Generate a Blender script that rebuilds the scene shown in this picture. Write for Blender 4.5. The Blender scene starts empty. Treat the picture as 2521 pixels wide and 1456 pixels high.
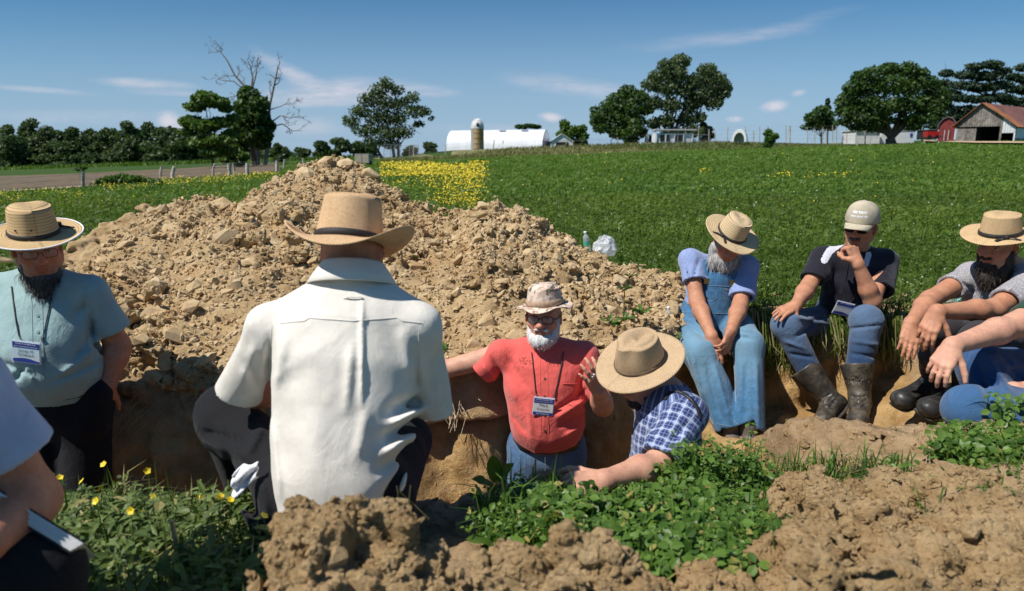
import bpy, math, random, time
import numpy as np
from mathutils import Vector, Matrix
T0 = time.time()
random.seed(7)
RNG = np.random.default_rng(11)
SC = bpy.context.scene
COL = SC.collection
# ------------------------------------------------------------------ camera
FPX, TILT, CAMZ = 683.0, math.radians(11.5), 0.97
cam_d = bpy.data.cameras.new('camera'); cam = bpy.data.objects.new('camera', cam_d); COL.objects.link(cam)
cam.location = (0, 0, CAMZ); cam.rotation_euler = (math.pi/2 - TILT, 0, 0)
cam_d.sensor_width = 36; cam_d.lens = FPX/1024*36; cam_d.clip_start = 0.05; cam_d.clip_end = 6000
cam_d.dof.use_dof = True; cam_d.dof.focus_distance = 3.5; cam_d.dof.aperture_fstop = 3.5
SC.camera = cam
# ------------------------------------------------------------------ light
SUN_DIR = Vector((0.50, 0.26, -0.83)).normalized()      # the way the light travels
sun_d = bpy.data.lights.new('sun', 'SUN'); sun = bpy.data.objects.new('sun', sun_d); COL.objects.link(sun)
sun_d.energy = 5.0; sun_d.angle = math.radians(0.53); sun_d.color = (1.0, 0.955, 0.89)
sun.rotation_euler = SUN_DIR.to_track_quat('-Z', 'Y').to_euler(); sun.location = (-5, -3, 9)
SC.view_settings.view_transform = 'Standard'; SC.view_settings.look = 'None'
SC.view_settings.exposure = 0.16; SC.view_settings.gamma = 1.0; SC.view_settings.use_curve_mapping = False
SC.render.engine = 'CYCLES'
SC.cycles.use_denoising = True
SC.cycles.max_bounces = 6; SC.cycles.diffuse_bounces = 3; SC.cycles.glossy_bounces = 2
SC.cycles.transmission_bounces = 6; SC.cycles.transparent_max_bounces = 8; SC.cycles.caustics_reflective = False
SC.cycles.caustics_refractive = False


def ray(dx, dy):
    """direction of the sight line through a point of the photograph (measured on a 2521 px wide copy)"""
    px, py = dx*1024/2521, dy*1024/2521
    u = (px-512)/FPX; w = -(py-295.5)/FPX; c, s = math.cos(TILT), math.sin(TILT)
    return np.array((u, c+s*w, -s+c*w))


def W(dx, dy, D):
    d = ray(dx, dy)
    return np.array((0, 0, CAMZ)) + d*(D/d[1])


def proj(V):
    """where points are seen in the photograph (2521 px wide copy), and their depth"""
    d = np.asarray(V)-np.array((0, 0, CAMZ)); c, q = math.cos(TILT), math.sin(TILT); dep = d[:, 1]*c-d[:, 2]*q
    k = 2521/1024
    return (512+FPX*d[:, 0]/dep)*k, (295.5-FPX*(d[:, 1]*q+d[:, 2]*c)/dep)*k, dep


# ------------------------------------------------------------------ node helpers
class N:
    def __init__(self, tree): self.t = tree; self.l = tree.links
    def new(self, typ, **kw):
        n = self.t.nodes.new(typ)
        for k, v in kw.items(): setattr(n, k, v)
        return n
    def put(self, sock, v):
        if v is None: return
        if hasattr(v, 'is_output') or isinstance(v, bpy.types.NodeSocket): self.l.new(v, sock)
        elif isinstance(v, (tuple, list)) and len(v) == 3 and sock.type == 'RGBA': sock.default_value = (*v, 1)
        else: sock.default_value = v
    def math(self, op, a, b=None, c=None, clamp=False):
        n = self.new('ShaderNodeMath', operation=op, use_clamp=clamp)
        for i, v in enumerate((a, b, c)): self.put(n.inputs[i], v)
        return n.outputs[0]
    def vmath(self, op, a, b=None):
        n = self.new('ShaderNodeVectorMath', operation=op)
        self.put(n.inputs[0], a)
        if b is not None:
            if op == 'SCALE': self.put(n.inputs['Scale'], b)
            else: self.put(n.inputs[1], b)
        return n.outputs['Value'] if op in ('DOT_PRODUCT', 'LENGTH', 'DISTANCE') else n.outputs[0]
    def mix(self, f, a, b, blend='MIX'):
        n = self.new('ShaderNodeMix', data_type='RGBA', blend_type=blend)
        self.put(n.inputs[0], f); self.put(n.inputs[6], a); self.put(n.inputs[7], b)
        return n.outputs[2]
    def noise(self, vec, scale, detail=4, rough=0.55, dist=0.0, out='Fac'):
        n = self.new('ShaderNodeTexNoise'); n.inputs['Scale'].default_value = scale
        n.inputs['Detail'].default_value = detail; n.inputs['Roughness'].default_value = rough
        n.inputs['Distortion'].default_value = dist
        if vec is not None: self.put(n.inputs['Vector'], vec)
        return n.outputs[out]
    def ramp(self, f, lo, hi, a=0.0, b=1.0, smooth=True):
        n = self.new('ShaderNodeMapRange', interpolation_type='SMOOTHSTEP' if smooth else 'LINEAR')
        self.put(n.inputs[0], f); n.inputs[1].default_value = lo; n.inputs[2].default_value = hi
        n.inputs[3].default_value = a; n.inputs[4].default_value = b
        return n.outputs[0]
    def sep(self, v):
        n = self.new('ShaderNodeSeparateXYZ'); self.put(n.inputs[0], v); return n.outputs
    def comb(self, x, y, z):
        n = self.new('ShaderNodeCombineXYZ')
        for i, v in enumerate((x, y, z)): self.put(n.inputs[i], v)
        return n.outputs[0]
    def attr(self, name, out='Fac'):
        n = self.new('ShaderNodeAttribute', attribute_name=name); return n.outputs[out]
    def pos(self): return self.new('ShaderNodeNewGeometry').outputs['Position']
    def obj(self): return self.new('ShaderNodeTexCoord').outputs['Object']
    def bump(self, h, strength=0.5, dist=0.01, normal=None):
        n = self.new('ShaderNodeBump'); n.inputs['Strength'].default_value = strength; n.inputs['Distance'].default_value = dist
        self.put(n.inputs['Height'], h)
        if normal is not None: self.put(n.inputs['Normal'], normal)
        return n.outputs[0]


# ------------------------------------------------------------------ sky
world = bpy.data.worlds.new('World'); SC.world = world; world.use_nodes = True
wn = N(world.node_tree); world.node_tree.nodes.clear()
sky = wn.new('ShaderNodeTexSky', sky_type='NISHITA'); sky.sun_disc = False
sky.sun_elevation = math.asin(-SUN_DIR.z); sky.sun_rotation = math.atan2(-SUN_DIR.x, -SUN_DIR.y)
sky.altitude = 350; sky.air_density = 1.0; sky.dust_density = 0.35; sky.ozone_density = 2.2
SKY_STRENGTH = 0.066
dirv = wn.new('ShaderNodeTexCoord').outputs['Generated']
dx_, dy_, dz_ = wn.sep(dirv)
ysafe = wn.math('MAXIMUM', dy_, 0.05)
ca = wn.math('DIVIDE', dx_, ysafe); ce = wn.math('DIVIDE', dz_, ysafe)
wv = wn.comb(ca, ce, 0.0)
warp = wn.noise(wn.vmath('MULTIPLY', wv, (6, 14, 1)), 1.0, 6, 0.62, out='Color')
wsep = wn.sep(wn.vmath('SUBTRACT', warp, (0.5, 0.5, 0.5)))
fine = wn.noise(wn.vmath('MULTIPLY', wv, (9, 46, 1)), 1.0, 7, 0.66)
puff = wn.noise(wn.vmath('MULTIPLY', wv, (60, 75, 1)), 1.0, 6, 0.6)


def cloud(dx, dy, hw, hh, ang, dens, wispy, wamp):
    d = ray(dx, dy); a0, e0 = d[0]/d[1], d[2]/d[1]
    k = 1024/2521/FPX
    ru, rv = hw*k, hh*k
    ct, st = math.cos(math.radians(ang)), math.sin(math.radians(ang))
    du = wn.math('ADD', wn.math('SUBTRACT', ca, a0), wn.math('MULTIPLY', wsep[0], wamp*ru))
    dv = wn.math('ADD', wn.math('SUBTRACT', ce, e0), wn.math('MULTIPLY', wsep[1], wamp*rv))
    p = wn.math('DIVIDE', wn.math('ADD', wn.math('MULTIPLY', du, ct), wn.math('MULTIPLY', dv, st)), ru)
    q = wn.math('DIVIDE', wn.math('SUBTRACT', wn.math('MULTIPLY', dv, ct), wn.math('MULTIPLY', du, st)), rv)
    r = wn.math('SQRT', wn.math('ADD', wn.math('MULTIPLY', p, p), wn.math('MULTIPLY', q, q)))
    m = wn.ramp(r, 1.25, 0.15)
    tex = wn.ramp(fine if wispy else puff, 0.36 if wispy else 0.30, 0.68 if wispy else 0.55)
    return wn.math('MULTIPLY', wn.math('MULTIPLY', m, wn.math('ADD', wn.math('MULTIPLY', tex, 0.75), 0.25)), min(1.0, dens*1.5), clamp=True)


CLOUDS = [(820, 228, 190, 34, 3, 0.80, 1, 1.0), (690, 165, 80, 16, -34, 0.42, 1, 0.9), (745, 195, 80, 22, -28, 0.5, 1, 0.9),
          (1040, 222, 90, 16, -4, 0.5, 1, 1.0), (760, 250, 140, 14, 0, 0.42, 1, 1.0), (355, 204, 130, 13, -4, 0.55, 1, 1.0), (420, 228, 120, 9, -3, 0.3, 1, 1.0),
          (100, 222, 150, 8, -4, 0.32, 1, 1.0), (1420, 215, 190, 26, -8, 0.38, 1, 1.0), (1760, 95, 230, 20, 6, 0.22, 1, 1.0),
          (1950, 60, 160, 16, 14, 0.14, 1, 1.0), (414, 296, 30, 24, 0, 0.95, 0, 0.6), (436, 312, 30, 14, 0, 0.6, 0, 0.6),
          (1357, 289, 32, 12, -4, 0.85, 0, 0.6), (1906, 262, 34, 15, 8, 0.9, 0, 0.6), (1808, 293, 22, 8, 0, 0.45, 0, 0.6),
          (1968, 229, 20, 9, 10, 0.35, 0, 0.6), (200, 288, 260, 20, 0, 0.26, 1, 0.7), (1250, 318, 200, 18, 0, 0.2, 1, 0.8), (760, 310, 90, 28, 0, 0.30, 1, 0.8)]
cm = None
for cdef in CLOUDS:
    c = cloud(*cdef)
    cm = c if cm is None else wn.math('SUBTRACT', wn.math('ADD', cm, c), wn.math('MULTIPLY', cm, c))
cm = wn.math('MULTIPLY', cm, wn.ramp(dy_, 0.05, 0.2), clamp=True)
skyc = wn.mix(1.0, sky.outputs[0], (0.54, 0.94, 1.17), 'MULTIPLY')
hz = wn.ramp(ce, 0.0, 0.24, 1.0, 0.0)
skyc = wn.mix(wn.math('MULTIPLY', hz, 0.80), skyc, (5.0, 6.8, 9.3))
cloudcol = (9.4, 9.2, 10.2)
final = wn.mix(wn.math('MULTIPLY', cm, 0.92), skyc, cloudcol)
bg = wn.new('ShaderNodeBackground'); wn.put(bg.inputs[0], final); bg.inputs[1].default_value = SKY_STRENGTH
wo = wn.new('ShaderNodeOutputWorld'); wn.l.new(bg.outputs[0], wo.inputs[0])


# ------------------------------------------------------------------ materials
def material(name):
    m = bpy.data.materials.new(name); m.use_nodes = True
    nt = m.node_tree; n = N(nt)
    b = nt.nodes['Principled BSDF']
    return m, n, b


def plain(name, col, rough=0.6, var=0.15, vscale=8.0, bump=0.0, bscale=60.0, metal=0.0, spec=None, bdist=0.004, rnd=0.0):
    m, n, b = material(name)
    f = n.noise(n.obj(), vscale, 5, 0.6)
    c = n.mix(n.ramp(f, 0.3, 0.7), tuple(x*(1-var) for x in col), tuple(min(1, x*(1+var)) for x in col))
    if rnd: c = n.mix(1.0, c, n.math('ADD', 1-rnd, n.math('MULTIPLY', n.new('ShaderNodeObjectInfo').outputs['Random'], 2*rnd)), 'MULTIPLY')
    n.put(b.inputs['Base Color'], c); b.inputs['Roughness'].default_value = rough; b.inputs['Metallic'].default_value = metal
    if spec is not None: b.inputs['Specular IOR Level'].default_value = spec
    if bump: n.put(b.inputs['Normal'], n.bump(n.noise(n.obj(), bscale, 5, 0.6), bump, bdist))
    return m


def leafmat(name, dark, light, trans=0.35, rough=0.5, old=None):
    m, n, b = material(name)
    t = n.attr('tint')
    c = n.mix(t, dark, light)
    if old: c = n.mix(n.ramp(t, 0.90, 0.93), c, old)
    n.put(b.inputs['Base Color'], c); b.inputs['Roughness'].default_value = rough; b.inputs['Specular IOR Level'].default_value = 0.3
    tr = n.new('ShaderNodeBsdfTranslucent'); n.put(tr.inputs[0], n.mix(1.0, c, (1.15, 1.25, 0.55), 'MULTIPLY'))
    mx = n.new('ShaderNodeMixShader'); mx.inputs[0].default_value = trans
    n.l.new(b.outputs[0], mx.inputs[1]); n.l.new(tr.outputs[0], mx.inputs[2])
    n.l.new(mx.outputs[0], m.node_tree.nodes['Material Output'].inputs[0])
    return m


# ------------------------------------------------------------------ mesh helpers
def norm(v):
    v = np.asarray(v, float); return v/max(1e-9, np.linalg.norm(v))


def norm_rows(a): return a/np.maximum(1e-9, np.linalg.norm(a, axis=1))[:, None]


class Acc:
    """collects pieces of geometry that become ONE mesh"""
    def __init__(self): self.V = []; self.F = []; self.T = []; self.n = 0
    def add(self, V, F, tint=0.5):
        V = np.asarray(V, float).reshape(-1, 3); F = np.asarray(F, int)
        self.V.append(V); self.F.append(F + self.n); self.n += len(V)
        t = np.full(len(F), tint) if np.isscalar(tint) else np.asarray(tint, float)
        self.T.append(t); return self
    def tube(self, P, R, ns=6, tint=0.5, cap=True, flat=1.0, up=None):
        P = np.asarray(P, float); n = len(P); R = np.broadcast_to(np.asarray(R, float), (n,))
        tang = np.gradient(P, axis=0); tang /= np.maximum(1e-9, np.linalg.norm(tang, axis=1))[:, None]
        ref = np.array((0, 0, 1.0)) if up is None else np.asarray(up, float)
        if up is None and abs(tang[0] @ ref) > 0.92: ref = np.array((1.0, 0, 0))
        a = np.arange(ns)*2*math.pi/ns; rings = []
        for i in range(n):
            s = norm(np.cross(tang[i], ref)); q = np.cross(s, tang[i])
            rings.append(P[i] + R[i]*(np.cos(a)[:, None]*s + flat*np.sin(a)[:, None]*q))
        V = np.concatenate(rings); F = []
        for i in range(n-1):
            for j in range(ns):
                F.append((i*ns+j, i*ns+(j+1) % ns, (i+1)*ns+(j+1) % ns, (i+1)*ns+j))
        self.add(V, F, tint)
        if cap:
            for k, sgn in ((0, -1), (n-1, 1)):
                c = np.concatenate([rings[k], P[k][None]])
                self.add(c, [((j+1) % ns, j, ns) if sgn < 0 else (j, (j+1) % ns, ns) for j in range(ns)], tint)
        return self
    def box(self, c, s, R=None, tint=0.5):
        c = np.asarray(c, float); h = np.asarray(s, float)/2
        V = np.array([(x, y, z) for z in (-1, 1) for y in (-1, 1) for x in (-1, 1)], float)*h
        if R is not None: V = V @ np.asarray(R, float).T
        return self.add(V + c, [(0, 2, 3, 1), (4, 5, 7, 6), (0, 1, 5, 4), (2, 6, 7, 3), (0, 4, 6, 2), (1, 3, 7, 5)], tint)
    def obj(self, name, mat, parent=None, org=(0, 0, 0), smooth=False, **kw):
        return mesh_np(name, np.concatenate(self.V), self.F, mat, parent, org, smooth, tint=np.concatenate(self.T), **kw)


def mesh_np(name, V, F, mat, parent=None, org=(0, 0, 0), smooth=True, tint=None, col=None, uv=None, weld=False):
    """F: a list of int arrays (m,3)/(m,4)/..., or one of them"""
    if isinstance(F, np.ndarray): F = [F]
    V = np.asarray(V, float) - np.asarray(org, float)
    me = bpy.data.meshes.new(name)
    lens = np.concatenate([np.full(len(f), f.shape[1], np.int32) for f in F]) if F else np.zeros(0, np.int32)
    idx = np.concatenate([f.ravel() for f in F]).astype(np.int32)
    me.vertices.add(len(V)); me.vertices.foreach_set('co', V.astype(np.float32).ravel())
    me.loops.add(len(idx)); me.loops.foreach_set('vertex_index', idx)
    st = np.zeros(len(lens), np.int32); st[1:] = np.cumsum(lens)[:-1]
    me.polygons.add(len(lens)); me.polygons.foreach_set('loop_start', st)
    me.polygons.foreach_set('use_smooth', np.full(len(lens), bool(smooth)))
    if tint is not None and np.ptp(tint) > 1e-6 or tint is not None and len(tint):
        a = me.attributes.new('tint', 'FLOAT', 'FACE'); a.data.foreach_set('value', np.asarray(tint, np.float32))
    if col is not None:
        a = me.attributes.new('Col', 'FLOAT_COLOR', 'POINT')
        c4 = np.ones((len(V), 4), np.float32); c4[:, :3] = col; a.data.foreach_set('color', c4.ravel())
    if uv is not None:
        a = me.attributes.new('cuv', 'FLOAT_VECTOR', 'POINT'); a.data.foreach_set('vector', np.asarray(uv, np.float32).ravel())
    me.update(calc_edges=True); me.validate()
    if mat is not None: me.materials.append(mat)
    o = bpy.data.objects.new(name, me); COL.objects.link(o)
    if parent is not None: o.parent = parent
    else: o.location = org
    return o


def tag(o, label=None, cat=None, group=None, kind=None):
    for k, v in (('label', label), ('category', cat), ('group', group), ('kind', kind)):
        if v: o[k] = v
    return o


def thing(name, label, cat, loc=(0, 0, 0), group=None):
    o = bpy.data.objects.new(name, None); COL.objects.link(o); o.location = tuple(float(x) for x in loc)
    o.empty_display_size = 0.1
    return tag(o, label, cat, group)


def copy_tree(o, parent=None):
    c = o.copy(); COL.objects.link(c)
    if parent is not None: c.parent = parent
    for ch in list(o.children): copy_tree(ch, c)
    return c


# ------------------------------------------------------------------ noise
_TAB = RNG.random((64, 64, 64)).astype(np.float32)


def vnoise(P, f, seed=0):
    Q = np.asarray(P, np.float32)*f + np.float32(seed*7.31 + 100)
    I = np.floor(Q).astype(np.int32); R = Q - I; R = R*R*(3-2*R); I &= 63; J = (I+1) & 63
    x, y, z = R[..., 0], R[..., 1], R[..., 2]
    def g(a, b, c): return _TAB[a, b, c]
    i0, i1, i2 = I[..., 0], I[..., 1], I[..., 2]; j0, j1, j2 = J[..., 0], J[..., 1], J[..., 2]
    a = g(i0, i1, i2)*(1-x)+g(j0, i1, i2)*x; b = g(i0, j1, i2)*(1-x)+g(j0, j1, i2)*x
    c = g(i0, i1, j2)*(1-x)+g(j0, i1, j2)*x; d = g(i0, j1, j2)*(1-x)+g(j0, j1, j2)*x
    return ((a*(1-y)+b*y)*(1-z)+(c*(1-y)+d*y)*z)*2-1


def fbm(P, f, octaves=4, seed=0, gain=0.5):
    s = 0; a = 1.0; t = 0
    for i in range(octaves):
        s = s + a*vnoise(P, f, seed+i*3); t += a; a *= gain; f *= 2.07
    return s/t


def cells(P, f, seed=0):
    """distance to the nearest feature point of a 3D cell pattern, and that cell's random number"""
    Q = np.asarray(P, np.float32)*f + np.float32(seed*5.17 + 200); I = np.floor(Q).astype(np.int32); R = Q-I
    best = np.full(Q.shape[:-1], 9, np.float32); sec = best.copy(); val = np.zeros_like(best)
    for a in (-1, 0, 1):
        for b in (-1, 0, 1):
            for c in (-1, 0, 1):
                i, j, k = (I[..., 0]+a) & 63, (I[..., 1]+b) & 63, (I[..., 2]+c) & 63
                d = (a+0.15+0.7*_TAB[i, j, k]-R[..., 0])**2+(b+0.15+0.7*_TAB[j, k, i]-R[..., 1])**2+(c+0.15+0.7*_TAB[k, i, j]-R[..., 2])**2
                m = d < best
                sec = np.where(m, best, np.minimum(sec, d)); val = np.where(m, _TAB[(i+7) & 63, j, k], val); best = np.where(m, d, best)
    return np.sqrt(best), np.sqrt(sec), val


def sst(a, b, x):
    t = np.clip((np.asarray(x, float)-a)/(b-a), 0, 1); return t*t*(3-2*t)


# ------------------------------------------------------------------ implicit volumes and their surface
class Vol:
    def __init__(self, lo, hi, h, big=0.25):
        self.h = h; self.lo = np.asarray(lo, float); n = np.ceil((np.asarray(hi, float)-self.lo)/h).astype(int)+1
        self.n = n; self.g = np.full(n, big, np.float32)
        self.ax = [(self.lo[i]+h*np.arange(n[i])).astype(np.float32) for i in range(3)]
    def sl(self, lo, hi):
        a = np.clip(np.floor((np.asarray(lo)-self.lo)/self.h).astype(int), 0, self.n)
        b = np.clip(np.ceil((np.asarray(hi)-self.lo)/self.h).astype(int)+1, 0, self.n)
        return tuple(slice(int(x), int(y)) for x, y in zip(a, b))
    def P(self, s): return self.ax[0][s[0]][:, None, None], self.ax[1][s[1]][None, :, None], self.ax[2][s[2]][None, None, :]
    def put(self, s, d, k, sub=False):
        g = self.g[s]
        if sub:
            if k > 0:
                hh = np.clip(0.5-0.5*(g+d)/k, 0, 1); self.g[s] = g*(1-hh)-d*hh+k*hh*(1-hh)
            else: self.g[s] = np.maximum(g, -d)
        elif k > 0:
            hh = np.clip(0.5+0.5*(g-d)/k, 0, 1); self.g[s] = g*(1-hh)+d*hh-k*hh*(1-hh)
        else: self.g[s] = np.minimum(g, d)
    def cap(self, a, b, ra, rb=None, k=0.02, u=None, fa=1.0, fb=None, sub=False):
        """tapered rod from a to b; with u its section is an ellipse: radius ra along u, ra*fa across"""
        a = np.asarray(a, float); b = np.asarray(b, float); rb = ra if rb is None else rb; fb = fa if fb is None else fb
        R = max(ra, rb)*max(1, fa, fb)+k+2*self.h
        s = self.sl(np.minimum(a, b)-R, np.maximum(a, b)+R)
        if any(q.stop <= q.start for q in s): return self
        x, y, z = self.P(s); ab = b-a; L2 = max(1e-9, ab @ ab)
        t = np.clip(((x-a[0])*ab[0]+(y-a[1])*ab[1]+(z-a[2])*ab[2])/L2, 0, 1)
        rx, ry, rz = x-a[0]-t*ab[0], y-a[1]-t*ab[1], z-a[2]-t*ab[2]
        r = ra+(rb-ra)*t
        if u is None:
            d = np.sqrt(rx*rx+ry*ry+rz*rz)-r
        else:
            w = norm(ab) if L2 > 1e-7 else norm(np.cross(u, (0.3, 0.5, 0.8)))
            u = np.asarray(u, float); u = norm(u-w*(u @ w)); v = np.cross(w, u); f = fa+(fb-fa)*t
            p = rx*u[0]+ry*u[1]+rz*u[2]; q = rx*v[0]+ry*v[1]+rz*v[2]; o = rx*w[0]+ry*w[1]+rz*w[2]
            m = np.minimum(f, 1.0)
            d = (np.sqrt((p/r)**2+(q/(r*f))**2+(o/(r*m))**2)-1)*r*m
        self.put(s, d.astype(np.float32), k, sub); return self
    def ell(self, c, M, rad, k=0.01, sub=False):
        """ellipsoid: M columns are its axes"""
        c = np.asarray(c, float); rad = np.asarray(rad, float); R = rad.max()+k+2*self.h
        s = self.sl(c-R, c+R)
        if any(q.stop <= q.start for q in s): return self
        x, y, z = self.P(s); x, y, z = x-c[0], y-c[1], z-c[2]; M = np.asarray(M, float)
        q2 = sum(((x*M[0, i]+y*M[1, i]+z*M[2, i])/rad[i])**2 for i in range(3))
        g2 = sum(((x*M[0, i]+y*M[1, i]+z*M[2, i])/rad[i]**2)**2 for i in range(3))
        q = np.sqrt(q2); d = q*(q-1)/np.maximum(np.sqrt(g2), 1e-6)
        self.put(s, d.astype(np.float32), k, sub); return self
    def near(self, fn, band):
        """g += fn(points) on the cells within band of the surface"""
        m = np.abs(self.g) < band
        I = np.nonzero(m)
        P = np.stack([self.ax[i][I[i]] for i in range(3)], -1)
        self.g[m] += fn(P).astype(np.float32); return self
    def half(self, p, nrm, k=0.0):
        """cut away what lies on the side nrm points to"""
        x, y, z = self.ax[0][:, None, None], self.ax[1][None, :, None], self.ax[2][None, None, :]
        d = (x-p[0])*nrm[0]+(y-p[1])*nrm[1]+(z-p[2])*nrm[2]
        self.g = np.maximum(self.g, d.astype(np.float32)); return self
    def nets(self):
        g = self.g; n = self.n
        for ax in range(3):                     # close it at the border
            q = [slice(None)]*3
            for e in (0, -1):
                q[ax] = e; g[tuple(q)] = np.maximum(g[tuple(q)], 1e-4)
        S = g < 0
        c = np.zeros(tuple(n-1), np.uint8)
        for i in (0, 1):
            for j in (0, 1):
                for k in (0, 1): c += S[i:n[0]-1+i, j:n[1]-1+j, k:n[2]-1+k]
        act = (c > 0) & (c < 8); I = np.nonzero(act); m = len(I[0])
        vid = np.full(tuple(n-1), -1, np.int32); vid[act] = np.arange(m)
        acc = np.zeros((m, 3)); cnt = np.zeros(m)
        for ax in range(3):
            o = [x for x in range(3) if x != ax]
            for a in (0, 1):
                for b in (0, 1):
                    off = [0, 0, 0]; off[o[0]] = a; off[o[1]] = b
                    p = tuple(I[q]+off[q] for q in range(3)); off2 = off[:]; off2[ax] += 1
                    r = tuple(I[q]+off2[q] for q in range(3))
                    g0, g1 = g[p], g[r]; cr = (g0 < 0) != (g1 < 0)
                    t = g0/np.where(cr, g0-g1, 1)
                    for q in range(3):
                        acc[:, q] += np.where(cr, off[q]+(t if q == ax else 0), 0)
                    cnt += cr
        V = (np.stack(I, -1)+acc/cnt[:, None])*self.h+self.lo
        Q = []
        for ax in range(3):
            o1, o2 = (ax+1) % 3, (ax+2) % 3
            s0 = [slice(1, -1)]*3; s0[ax] = slice(0, n[ax]-1); s1 = [slice(1, -1)]*3; s1[ax] = slice(1, n[ax])
            A, B = S[tuple(s0)], S[tuple(s1)]; cr = A != B; J = np.nonzero(cr); fl = A[cr]
            J = [J[q]+(0 if q == ax else 1) for q in range(3)]
            def cid(d1, d2):
                K = list(J); K[o1] = K[o1]-d1; K[o2] = K[o2]-d2; return vid[tuple(K)]
            q = np.stack([cid(1, 1), cid(0, 1), cid(0, 0), cid(1, 0)], -1)
            q[~fl] = q[~fl][:, ::-1]; Q.append(q)
        Q = np.concatenate(Q); Q = Q[(Q >= 0).all(1)]
        return V, Q
# ------------------------------------------------------------------ soil materials
def soilmat(name, pale, mid, dark, orange=(0.40, 0.22, 0.09), ofac=0.35, wall=False, bump2=0.0):
    m, n, b = material(name); P = n.pos()
    big = n.noise(P, 1.6, 5, 0.6); med = n.noise(P, 11, 6, 0.65); fi = n.noise(P, 70, 6, 0.7)
    c = n.mix(n.ramp(med, 0.32, 0.68), mid, pale)
    c = n.mix(n.math('MULTIPLY', n.ramp(n.noise(n.vmath('ADD', P, (3.1, 7.7, 1.3)), 2.3, 4, 0.6), 0.50, 0.68), ofac), c, orange)
    c = n.mix(n.math('MULTIPLY', n.ramp(big, 0.52, 0.75), 0.5), c, dark)
    c = n.mix(n.math('MULTIPLY', n.ramp(fi, 0.55, 0.30), 0.35), c, dark)
    if wall:
        z = n.sep(P)[2]
        zz = n.math('ADD', z, n.math('MULTIPLY', n.math('SUBTRACT', n.noise(P, 3.5, 4, 0.6), 0.5), 0.30))
        deep = n.mix(n.ramp(n.noise(P, 6, 6, 0.65), 0.33, 0.67), (0.30, 0.175, 0.065), (0.50, 0.325, 0.145))
        deep = n.mix(n.math('MULTIPLY', n.ramp(n.noise(n.vmath('MULTIPLY', P, (3, 3, 14)), 1.0, 5, 0.6), 0.5, 0.7), 0.4), deep, (0.45, 0.32, 0.17))
        c = n.mix(n.ramp(zz, -0.20, -0.34), c, deep)
    n.put(b.inputs['Base Color'], c); b.inputs['Roughness'].default_value = 0.95; b.inputs['Specular IOR Level'].default_value = 0.12
    h = n.math('ADD', n.math('MULTIPLY', fi, 0.6), n.math('MULTIPLY', n.noise(P, 190, 4, 0.6), 0.4))
    if wall: h = n.math('ADD', n.math('MULTIPLY', h, 0.45), n.math('ADD', n.math('MULTIPLY', n.noise(P, 24, 6, 0.7), 0.7), n.math('MULTIPLY', n.noise(n.vmath('MULTIPLY', P, (26, 26, 5)), 1.0, 5, 0.65), 0.5)))
    if bump2: h = n.math('ADD', n.math('MULTIPLY', h, 0.4), n.math('MULTIPLY', n.noise(P, 42, 6, 0.75), bump2))
    n.put(b.inputs['Normal'], n.bump(h, 0.9 if bump2 else 0.85 if wall else 0.75, 0.035 if wall or bump2 else 0.012)); return m


M_PILE = soilmat('spoil_soil', (0.56, 0.41, 0.23), (0.44, 0.30, 0.148), (0.25, 0.16, 0.07), bump2=0.5)
M_CLOD = soilmat('clod_soil', (0.59, 0.46, 0.285), (0.46, 0.32, 0.165), (0.28, 0.185, 0.095), ofac=0.35)
M_TOP = soilmat('pit_soil', (0.44, 0.315, 0.185), (0.31, 0.21, 0.115), (0.14, 0.09, 0.048), ofac=0.15, wall=True)
M_NEAR = soilmat('topsoil', (0.53, 0.38, 0.205), (0.38, 0.25, 0.118), (0.14, 0.088, 0.042), orange=(0.40, 0.25, 0.12), ofac=0.4, bump2=0.6)

def blocks(P, f, seed, warp=0.05):
    """crumbly blocks: every cell of the pattern sits a little higher or lower, with a crack between"""
    f1, f2, v = cells(P+warp*np.stack([vnoise(P, f*0.6, seed+k) for k in range(3)], -1)/f*6, f, seed); e = f2-f1
    return -(v-0.5)*sst(0.0, 0.10, e)+0.5*(1-sst(0.0, 0.16, e))+(f1-0.4)*0.35


# ------------------------------------------------------------------ the shape of the land
FARX = [-6, -3.2, -1.9, -1.2, -0.5, 0.0, 0.45, 0.75, 1.0, 1.3, 2.0, 2.25, 2.5, 2.75, 3.1, 3.6, 6]
FARY = [2.85, 2.9, 3.02, 3.05, 3.12, 3.25, 3.32, 3.55, 3.92, 4.08, 4.10, 4.02, 3.72, 3.42, 3.1, 2.9, 2.8]
NEARX = [-6, -3.2, -1.2, -0.45, 0.3, 0.65, 0.95, 1.3, 1.7, 2.2, 3.0, 6]
NEARY = [1.80, 1.86, 1.96, 2.08, 2.16, 2.20, 2.35, 2.55, 2.45, 2.35, 2.25, 2.2]


def far_y(x): return np.interp(x, FARX, FARY)
def near_y(x): return np.interp(x, NEARX, NEARY)


def base_g(x, y):
    """natural ground near the pit, before digging"""
    g = -0.10*sst(3.9, 2.2, y)*sst(1.6, 0.9, x)*sst(1.3, 2.0, y)
    g = g - 0.06*sst(0.3, 0.9, x)*sst(1.9, 1.5, x)*sst(1.2, 2.1, y)*sst(2.7, 2.4, y)
    g = g + 0.02*np.sin(x*2.1+1)*np.sin(y*1.7)
    # crumbly spoil at the near right
    g = g + 0.17*sst(0.75, 1.25, x)*sst(1.05, 1.35, y)*sst(2.15, 1.75, y+0.05*np.sin(3*x))
    return g


def pit_floor(x, y):
    f = -1.05 + (-1.42+1.05)*sst(-1.35, -0.75, x)
    sh = -0.53 + 0.26*sst(1.75, 2.45, x) + 0.46*sst(3.35, 2.5, y)
    sh = np.minimum(sh, 0.05)
    t = sst(0.92, 1.12, x + 0.25*(y-3.2)*0)
    return f*(1-t)+sh*t


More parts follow.
